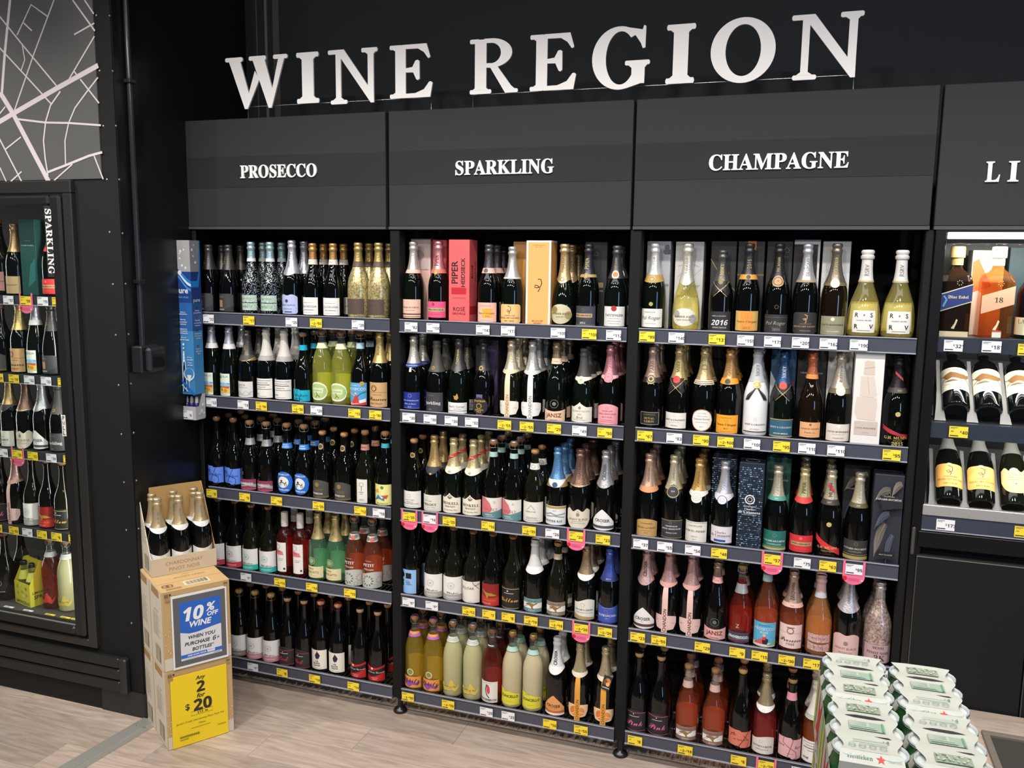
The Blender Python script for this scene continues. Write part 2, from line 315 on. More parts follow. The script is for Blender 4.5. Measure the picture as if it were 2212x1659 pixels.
HT={'avitta': 0.303,'teal': 0.316,'lilac': 0.324,'colneg': 0.312,'goldgl': 0.316,'italia': 0.317,'cinta': 0.305,'stripe': 0.317,'bluering': 0.304,'spin': 0.32,'poster': 0.319,'brown': 0.324,'yb': 0.323,'zpink': 0.318,'bluecirc': 0.32,'greyp': 0.299,'narrow': 0.317,'yellowl': 0.32,'whred': 0.318,'whteal': 0.308,'rosebord': 0.289,'moscato': 0.307,'petit': 0.309,'whtaupe': 0.317,'whpink': 0.321,'redscript': 0.315,'chook': 0.325,'andrew': 0.318,'canpink': 0.321,'pippink': 0.324,'veuverose': 0.312,'billecart': 0.304,'perrier': 0.316,'pipdark': 0.316,'tait': 0.311,'bluesq': 0.314,'parkling': 0.295,'devil': 0.311,'ovation': 0.295,'chandonc': 0.313,'chandons': 0.315,'jansz': 0.315,'brut': 0.291,'montpink': 0.313,'jacobw': 0.299,'trilogy': 0.321,'henkell': 0.317,'wildly': 0.323,'nepenthe': 0.298,'oyster': 0.315,'burge': 0.315,'croser': 0.318,'bluepap': 0.325,'whgrey': 0.318,'hilloak': 0.311,'redhawk': 0.312,'yellow': 0.31,'ytteal': 0.305,'ytgrey': 0.303,'jacobs': 0.308,'francois': 0.304,'spritz': 0.325,'lemon': 0.328,'melon': 0.319,'zon': 0.323,'croseror': 0.33,'chandonor': 0.32,'polw': 0.319,'perblanc': 0.321,'moet16': 0.297,'veuvegold': 0.321,'polk': 0.321,'billblk': 0.321,'roedgrey': 0.323,'rsrv': 0.302,'duval': 0.314,'moet': 0.318,'laurent': 0.32,'veuvey': 0.316,'moetice': 0.321,'moetnec': 0.317,'mignon': 0.319,'roed': 0.321,'mumm15': 0.313,'henri': 0.32,'royal': 0.323,'marcel': 0.318,'cazan': 0.316,'cangreen': 0.317,'pipred': 0.317,'mumm': 0.318,'canblk': 0.317,'crosrose': 0.325,'chanrose': 0.325,'janszrose': 0.303,'zrose': 0.302,'postrose': 0.325,'brownrose': 0.304,'glitrose': 0.302,'burgerose': 0.325,'sensi': 0.301,'pinkscript': 0.32,'ytrose': 0.303,'ybcoral': 0.321,'jacrose': 0.318,'yarrapink': 0.314,'striperose': 0.32}
RAD={'perrier': 0.05,'perblanc': 0.05,'rsrv': 0.0545,'burge': 0.0475,'burgerose': 0.0475,'rosebord': 0.037,'goldgl': 0.0465,'moetice': 0.0435,'sensi': 0.047,'glitrose': 0.0455}
TICK=[(0,0,0.125,'w','22'),(0,0,0.336,'y','17','20'),(0,0,0.551,'w','25'),(0,0,0.671,'y','2/50'),(0,0,0.871,'w','28'),(0,1,0.124,'w','22'),(0,1,0.293,'w','18'),(0,1,0.388,'y','2/30'),(0,1,0.573,'y','2/30'),(0,1,0.665,'w','20'),(0,1,0.849,'y','15','20'),(0,1,0.948,'y','2/30'),(0,2,0.108,'y','8','10'),(0,2,0.286,'y','9','14'),(0,2,0.453,'y','10','15'),(0,2,0.666,'y','2/25'),(0,2,0.871,'y','12','17'),(0,2,0.96,'w','18'),(0,3,0.279,'w','5.50'),(0,3,0.459,'y','2/15'),(0,3,0.624,'y','16','18'),(0,3,0.815,'y','15','17'),(0,4,0.301,'w','5.50'),(0,4,0.459,'y','8','9'),(0,4,0.629,'y','18','19'),(0,4,0.826,'y','14','16'),(1,0,1.114,'w','82'),(1,0,1.211,'w','100'),(1,0,1.426,'w','143'),(1,0,1.531,'w','173'),(1,0,1.734,'w','105'),(1,0,1.857,'y','108','119'),(1,0,1.951,'w','112'),(1,1,1.102,'w','30'),(1,1,1.198,'w','30'),(1,1,1.292,'w','30'),(1,1,1.381,'w','32'),(1,1,1.521,'y','2/55'),(1,1,1.614,'y','2/55'),(1,1,1.726,'y','29','36'),(1,1,1.828,'w','49'),(1,1,1.928,'y','50','62'),(1,2,1.102,'y','2/25',None,1),(1,2,1.196,'w','16',None,1),(1,2,1.284,'y','2/25'),(1,2,1.456,'y','16','21'),(1,2,1.631,'y','2/35'),(1,2,1.728,'w','26'),(1,2,1.825,'y','20','27',1),(1,2,1.933,'y','23','28'),(1,3,1.098,'w','5.90'),(1,3,1.206,'w','5.90'),(1,3,1.374,'y','2/12'),(1,3,1.463,'y','7','9'),(1,3,1.548,'y','8','9'),(1,3,1.645,'y','2/18'),(1,3,1.752,'y','2/18'),(1,3,1.855,'y','2/20',None,1),(1,3,1.952,'y','2/20'),(1,4,1.093,'y','2/30'),(1,4,1.282,'y','2/30'),(1,4,1.456,'w','25'),(1,4,1.553,'w','25'),(1,4,1.734,'y','16'),(1,4,1.865,'y','2/55'),(2,0,2.077,'y','99','119'),(2,0,2.185,'w','140'),(2,0,2.33,'y','131','149'),(2,0,2.43,'w','159'),(2,0,2.523,'w','175'),(2,0,2.617,'w','205'),(2,0,2.709,'w','162'),(2,0,2.807,'w','190'),(2,1,2.082,'y','67','86'),(2,1,2.192,'w','83'),(2,1,2.29,'y','90','105'),(2,1,2.378,'y','2/160'),(2,1,2.472,'w','100'),(2,1,2.574,'y','95','110'),(2,1,2.66,'w','110'),(2,1,2.757,'w','110'),(2,1,2.937,'y','95','130'),(2,2,2.081,'w','37'),(2,2,2.173,'w','55'),(2,2,2.278,'w','54'),(2,2,2.375,'y','48','65'),(2,2,2.565,'y','57','72',1),(2,2,2.669,'w','75'),(2,2,2.756,'y','63','78'),(2,2,2.844,'w','95',None,1),(2,3,2.082,'y','23','30'),(2,3,2.164,'y','2/55'),(2,3,2.33,'y','29','36'),(2,3,2.459,'y','9','14'),(2,3,2.54,'y','15','20'),(2,3,2.636,'y','2/30'),(2,3,2.723,'y','17','20'),(2,3,2.951,'w','33'),(2,4,2.086,'y','8','9'),(2,4,2.283,'y','2/18'),(2,4,2.485,'y','8','10'),(2,4,2.586,'y','2/20',None,1),(2,4,2.706,'w','16')]
ROADS=[(0.0196,[(-0.596,2.502),(-0.484,2.545),(-0.249,2.632),(-0.034,2.708)]),(0.0218,[(-0.546,2.631),(-0.484,2.545),(-0.315,2.266)]),(0.0131,[(-0.46,2.984),(-0.507,2.78),(-0.537,2.626)]),(0.0061,[(-0.53,2.936),(-0.411,2.81),(-0.248,2.643)]),(0.0061,[(-0.541,2.814),(-0.403,2.688),(-0.278,2.572)]),(0.0061,[(-0.234,2.966),(-0.359,2.762),(-0.477,2.554)]),(0.0061,[(-0.435,2.848),(-0.352,2.958),(-0.272,2.907)]),(0.0061,[(-0.397,2.892),(-0.356,2.859)]),(0.0052,[(-0.411,2.808),(-0.403,2.751),(-0.425,2.712)]),(0.007,[(-0.141,2.958),(-0.04,2.836)]),(0.0061,[(-0.083,2.954),(-0.041,2.899)]),(0.0061,[(-0.143,2.83),(-0.041,2.865)]),(0.0061,[(-0.044,2.817),(-0.187,2.658)]),(0.0061,[(-0.155,2.694),(-0.141,2.678)]),(0.0061,[(-0.125,2.661),(-0.038,2.566)]),(0.0061,[(-0.037,2.663),(-0.09,2.617),(-0.159,2.554),(-0.196,2.497),(-0.22,2.429),(-0.224,2.338)]),(0.007,[(-0.229,2.62),(-0.284,2.568),(-0.314,2.506),(-0.331,2.433),(-0.328,2.363),(-0.319,2.294)]),(0.0078,[(-0.467,2.523),(-0.314,2.503),(-0.196,2.497),(-0.035,2.482)]),(0.0061,[(-0.554,2.548),(-0.522,2.574)]),(0.0061,[(-0.538,2.404),(-0.449,2.451)]),(0.007,[(-0.569,2.454),(-0.475,2.297),(-0.461,2.273)]),(0.0061,[(-0.521,2.274),(-0.458,2.313)]),(0.0061,[(-0.574,2.332),(-0.544,2.274)]),(0.0096,[(-0.318,2.308),(-0.224,2.333),(-0.102,2.367),(-0.035,2.379)]),(0.0061,[(-0.303,2.265),(-0.188,2.337)]),(0.0061,[(-0.076,2.366),(-0.037,2.275)])]
SCREWS=[('f',-0.035,2.895),('f',-0.033,2.689),('f',-0.029,2.48),('f',-0.025,2.274),('f',-0.025,2.068),('f',-0.022,1.861),('f',-0.021,1.656),('f',-0.02,1.45),('f',-0.019,1.245),('f',-0.018,1.041),('f',-0.019,0.835),('f',-0.017,0.63),('f',-0.017,0.424),('s',-0.406,2.887),('s',-0.404,2.683),('s',-0.401,2.478),('s',-0.398,2.273),('s',-0.395,2.064),('s',-0.392,1.864),('s',-0.39,1.661),('s',-0.391,1.458),('s',-0.389,1.253),('s',-0.387,1.05),('s',-0.388,0.843)]
BIGL=[('W',0.2581,0.5611),('I',0.6026,0.7063),('N',0.7502,0.9723),('E',1.026,1.2098),('R',1.3646,1.5581),('E',1.6051,1.7828),('G',1.8415,2.0526),('I',2.1097,2.2099),('O',2.2635,2.4798),('N',2.5282,2.754)]
BOXES=[('piperbox',1,0,1.3148,0.012,0.091,0.328),('orangebox',1,0,1.6448,0.012,0.102,0.326),('canbox',1,0,1.1047,0.115,0.0908,0.334),('piperdim',1,0,1.1904,0.115,0.0636,0.329),('orangedim',1,0,1.5564,0.115,0.0943,0.324),('pipblack',1,0,1.8492,0.115,0.0901,0.324),('purplebox',1,1,1.4017,0.115,0.1006,0.301),('polbox',2,0,2.0908,0.115,0.0914,0.328),('perbox',2,0,2.2061,0.115,0.1061,0.327),('moetbox',2,0,2.3306,0.115,0.0936,0.33),('veuvebox',2,0,2.4287,0.115,0.0956,0.33),('polblack',2,0,2.5277,0.115,0.0908,0.331),('billbox',2,0,2.6207,0.115,0.0905,0.336),('roedgreybox',2,0,2.7205,0.115,0.0951,0.332),('moetblue',2,1,2.5631,0.115,0.0904,0.313),('mignonbox',2,1,2.6617,0.115,0.1018,0.315),('roeddim',2,1,2.7574,0.115,0.0868,0.317),('roedbox',2,1,2.8492,0.012,0.0965,0.325),('sparkledim',2,2,2.3729,0.115,0.091,0.331),('sparklebox',2,2,2.4763,0.012,0.0904,0.325),('greenbox',2,2,2.5669,0.115,0.0914,0.333),('featherdim',2,2,2.8397,0.115,0.0883,0.329),('featherbox',2,2,2.94,0.012,0.0979,0.324)]
# ---------- bottles
SH={'champ':[(0,.012),(.5,.01),(.82,0),(.95,.008),(1,.03),(1,.40),(.985,.45),(.93,.505),(.82,.56),(.68,.615),(.545,.665),(.445,.725),(.38,.785),(.34,.845),(.325,.905)],
'pros':[(0,.012),(.5,.01),(.82,0),(.95,.008),(1,.03),(1,.37),(.97,.43),(.87,.495),(.71,.56),(.55,.62),(.445,.69),(.37,.77),(.33,.85),(.325,.905)],
'burg':[(0,.012),(.5,.01),(.82,0),(.95,.008),(1,.03),(1,.39),(.96,.455),(.84,.52),(.68,.575),(.535,.635),(.43,.70),(.365,.77),(.33,.86),(.325,.905)],
'bord':[(0,.012),(.5,.01),(.82,0),(.95,.008),(1,.03),(1,.58),(.97,.625),(.85,.665),(.62,.70),(.46,.73),(.41,.76),(.40,.905)],
'pear':[(0,.012),(.5,.01),(.75,0),(.90,.01),(.96,.04),(1,.15),(.985,.25),(.92,.34),(.80,.43),(.63,.52),(.48,.60),(.38,.68),(.33,.76),(.30,.905)],
'cone':[(0,.012),(.5,.01),(.82,0),(.95,.008),(1,.03),(1,.36),(.97,.42),(.90,.49),(.78,.57),(.65,.65),(.52,.73),(.42,.80),(.36,.86),(.345,.905)],
'soda':[(0,.012),(.5,.01),(.82,0),(.95,.008),(1,.03),(1,.50),(.975,.56),(.90,.62),(.76,.68),(.58,.74),(.44,.79),(.38,.83),(.35,.905)]}
def rad_at(P,z):
    P=[p for p in P if p[0]>.6 or p[1]>.03]
    if z<=P[0][1]: return P[0][0]
    for a,b in zip(P,P[1:]):
        if a[1]<=z<=b[1]: return a[0]+(b[0]-a[0])*(z-a[1])/max(1e-6,b[1]-a[1])
    return P[-1][0]
EDGE={'r':(lambda x:1,lambda x:0),'o':(lambda x:.5+.5*math.sqrt(max(0,1-x*x)),lambda x:.5-.5*math.sqrt(max(0,1-x*x))),
'pt':(lambda x:1-.62*abs(x)**1.15,lambda x:.06*x*x),'wave':(lambda x:.90+.1*math.sin(x*2.6+.6),lambda x:0),'dip':(lambda x:.84+.16*abs(x)**1.6,lambda x:0),
'arch':(lambda x:1-.18*x*x,lambda x:0),'orn':(lambda x:1-.28*min(1,abs(x)*1.6)**.7 if abs(x)<.62 else .76,lambda x:0),
'sh':(lambda x:.88+.07*math.cos(x*9)+.05*abs(x),lambda x:.42*abs(x)**3),'cap':(lambda x:1-.10*abs(x)**4,lambda x:.12*abs(x)**2+.35*max(0,abs(x)-.75)/.25),
'egg':(lambda x:.5+.5*math.sqrt(max(0,1-x*x)),lambda x:.5-.5*math.sqrt(max(0,1-abs(x)**2.6))),'rt':(lambda x:1-.10*abs(x)**12,lambda x:.10*abs(x)**12),
'notch':(lambda x:1-.10*max(0,abs(x)-.82)/.18-.03*math.cos(x*7),lambda x:.08*max(0,abs(x)-.85)/.15),'sail':(lambda x:1-.75*((x+1)/2)**1.2,lambda x:0),
'fish':(lambda x:.62+.18*math.sin(x*7)+.2*(x>.1)*(x<.7),lambda x:.22+.2*math.sin(x*6+1)*abs(x)+.12*abs(x)),
'yb':(lambda x:1-.08*(x>.1),lambda x:.08*(x<.1)),'deg':(lambda x:.95-.33*(x+1)/2,lambda x:.02*x*x)}
def surf(P,R,H,zm,base):
    rr=rad_at(P,zm/H)*R
    def f(s,z,off):
        a=s/rr; r=rad_at(P,max(.04,z/H))*R+base+off
        return (r*math.sin(a),-r*math.cos(a),z)
    return f,rr
def paper(c): return glitpaper(c[1:]) if c[0]=='~' else M(c[1:],'m') if c[0]=='@' else M(c)
BM={}
def bottle_meshes(key,H):
    """the parts of one kind of bottle: list of (name, mesh)"""
    k=(key,round(H,3))
    if k in BM: return BM[k]
    look,shape,gl,foil,cork,rings,labs=KINDS[key][:7]; P=SH[shape]; R=RAD.get(key,.0435); out=[]
    b=MB(); fill=None
    if isinstance(gl,tuple): gl,fill=gl
    top=[(.375,.908),(.375,.93),(.31,.935),(0,.936)] if (cork and not foil) else [(.34,.93),(0,.931)]
    pts=[(r*R,z*H) for r,z in P]
    if fill:
        rf=rad_at(P,fill)*R; lo=[p for p in pts if p[1]<fill*H]+[(rf,fill*H),(0,fill*H)]; hi=[(rf,fill*H)]+[p for p in pts if p[1]>fill*H]+[(r*R,z*H) for r,z in top]
        b.lathe(lo,glassmat(gl)); b.lathe(hi,glassmat('clear'))
    else: b.lathe(pts+[(r*R,z*H) for r,z in top],glassmat(gl))
    out.append(('bottle_body',b.mesh('bottle_body')))
    if foil:
        z0,c=foil[:2]; b=MB(); mt=M(c[1:],'p') if c[0]=='!' else M(c,'m')
        if len(foil)>2 and foil[2]=='S':
            b.lathe([(rad_at(P,z0)*R+.001,z0*H),(.43*R,z0*H+.001),(.43*R,.985*H),(.40*R,1*H),(0,1*H)],mt)
        else:
            zs=[z0+(.885-z0)*i/7 for i in range(8)]
            b.lathe([(rad_at(P,z)*R+.0004,(z)*H) for z in zs[:1]]+[(rad_at(P,z)*R+.0013,z*H) for z in zs]+[(.385*R,.893*H),(.415*R,.905*H),(.41*R,.928*H),(.352*R,.936*H),(.352*R,.950*H),(.40*R,.961*H),(.395*R,.984*H),(.32*R,.997*H),(0,1*H)],mt)
        out.append(('foil',b.mesh('foil')))
    elif cork:
        cc,wire,cap=cork; b=MB()
        b.lathe([(.25*R,.925*H),(.28*R,.938*H),(.36*R,.948*H),(.39*R,.965*H),(.37*R,.988*H),(.3*R,.998*H),(0,.998*H)],M(cc,'k'),14); out.append(('cork',b.mesh('cork')))
        if wire:
            b=MB(); m=M(wire,'m')
            for j in range(4):
                a=j*math.pi/2+.6; ca,sa=math.cos(a)*R,math.sin(a)*R
                b.tube([(.40*ca,.40*sa,.905*H),(.44*ca,.44*sa,.94*H),(.41*ca,.41*sa,.985*H),(.25*ca,.25*sa,1.001*H)],.0007,m,4)
            b.tube([(.41*R*math.cos(a*math.pi/6),.41*R*math.sin(a*math.pi/6),.905*H) for a in range(13)],.0007,m,4)
            out.append(('wire_cage',b.mesh('wire_cage')))
        if cap:
            b=MB(); b.lathe([(.36*R,.992*H),(.33*R,1.002*H),(.2*R,1.006*H),(0,1.007*H)],M(cap,'m'),14); out.append(('cork_cap',b.mesh('cork_cap')))
    for rg in rings:
        z0,z1,c=rg[:3]; drop=rg[3] if len(rg)>3 else 0; pr=rg[4] if len(rg)>4 else []
        b=MB(); n=28; vs=[];fs=[]; mt=paper(c); zm=(z0+z1)/2*H
        for i in range(n+1):
            a=2*math.pi*i/n-math.pi; fr=max(0,math.cos(a))**2; zb=(z0+drop*(1-fr)); 
            for j in range(4):
                z=zb+(z1-zb)*j/3; r=rad_at(P,z)*R+.0022; vs.append((r*math.sin(a),-r*math.cos(a),z*H))
        for i in range(n):
            for j in range(3): fs.append((i*4+j,(i+1)*4+j,(i+1)*4+j+1,i*4+j+1))
        b.add(vs,fs,mt,True)
        if pr:
            f,rr=surf(P,R,H,zm,.0024); draw(b,pr,0,z0*H,rr*1.1,(z1-z0)*H,f)
        out.append(('neck_label',b.mesh('neck_label')))
    for lb in labs:
        z0,z1,wd,c,es,pr=lb[:6]; base=lb[6] if len(lb)>6 else .0011; cxa=lb[7] if len(lb)>7 else 0
        zm=(z0+z1)/2*H; f0,rr=surf(P,R,H,zm,base); f=(lambda s,z,off,f0=f0,rr=rr,cxa=cxa:f0(s+cxa*rr,z,off)); hw=wd*rr/2; h=(z1-z0)*H; b=MB()
        if c:
            tf,bf=EDGE[es]; n=16; vs=[];fs=[]; m=max(1,int((z1-z0)/.022)) if (shape=='pear' or z1>.36) else 1
            for i in range(n+1):
                x=-1+2*i/n; tp,bt=tf(x),bf(x)
                for j in range(m+1): vs.append(f(x*hw,(z0*H+h*(bt+(tp-bt)*j/m)),0))
            for i in range(n):
                for j in range(m): a=i*(m+1)+j; fs.append((a,a+m+1,a+m+2,a+1))
            b.add(vs,fs,paper(c),True)
        if pr: draw(b,pr,0,z0*H,hw,h,f)
        out.append((('label' if c else 'print') if z0<.45 else 'neck_label',b.mesh('label')))
    if gl in CLEAR:   # the back label shows through the wine
        f,rr=surf(P,R,H,.25*H,.0009); b=MB(); n=12; vs=[]; fs=[]
        for i in range(n+1):
            x=(-1.15+2.3*i/n+math.pi)*rr; vs+=[f(x,.07*H,0),f(x,min(.40,{'bord':.5}.get(shape,.40))*H,0)]
        for i in range(n): fs.append((2*i,2*i+1,2*i+3,2*i+2))
        b.add(vs,fs,M('e6e2d8'),True); out.append(('back_label',b.mesh('back_label')))
    BM[k]=out; return out
def place(key,H,loc,label,group=None,rz=0,rx=0,cat='bottle',name='wine_bottle',parent=None):
    t=thing(name,label,cat,loc,rz,group,rx)
    ck=None
    for n,me in bottle_meshes(key,H):
        o=obj(n,me,ck if n in ('wire_cage','cork_cap') else t)
        if n=='cork': ck=o
    return t
W='e8e6e1';OW='dcd8cc';BK='141416';GR='8a8884';GD='@c8a24a';G2='b08a3c';CK='a87c52'
CORK=(CK,'c9c5bb',None); CORKB=(CK,'3a3226','2a2420'); CORKP=('8f6a45',None,None)
def fine(*ys,c=GR,w=.55): return [('l',y,w*(1 if i%2 else .8),.012,c) for i,y in enumerate(ys)]
DIAL=lambda c,x=0:[('d',x,.62,.17,12,c),('o',x,.62,.05,c),('t','Whispers','c',.1,.30,.95,'4a4a4a',.16)]
def wh(band,c): return (0.015,.335,2.5,W,'r',DIAL(c)+[('r',-1,1,0,.25,band),('t','SPARKLING','n',.1,.12,.9,W,.07)])
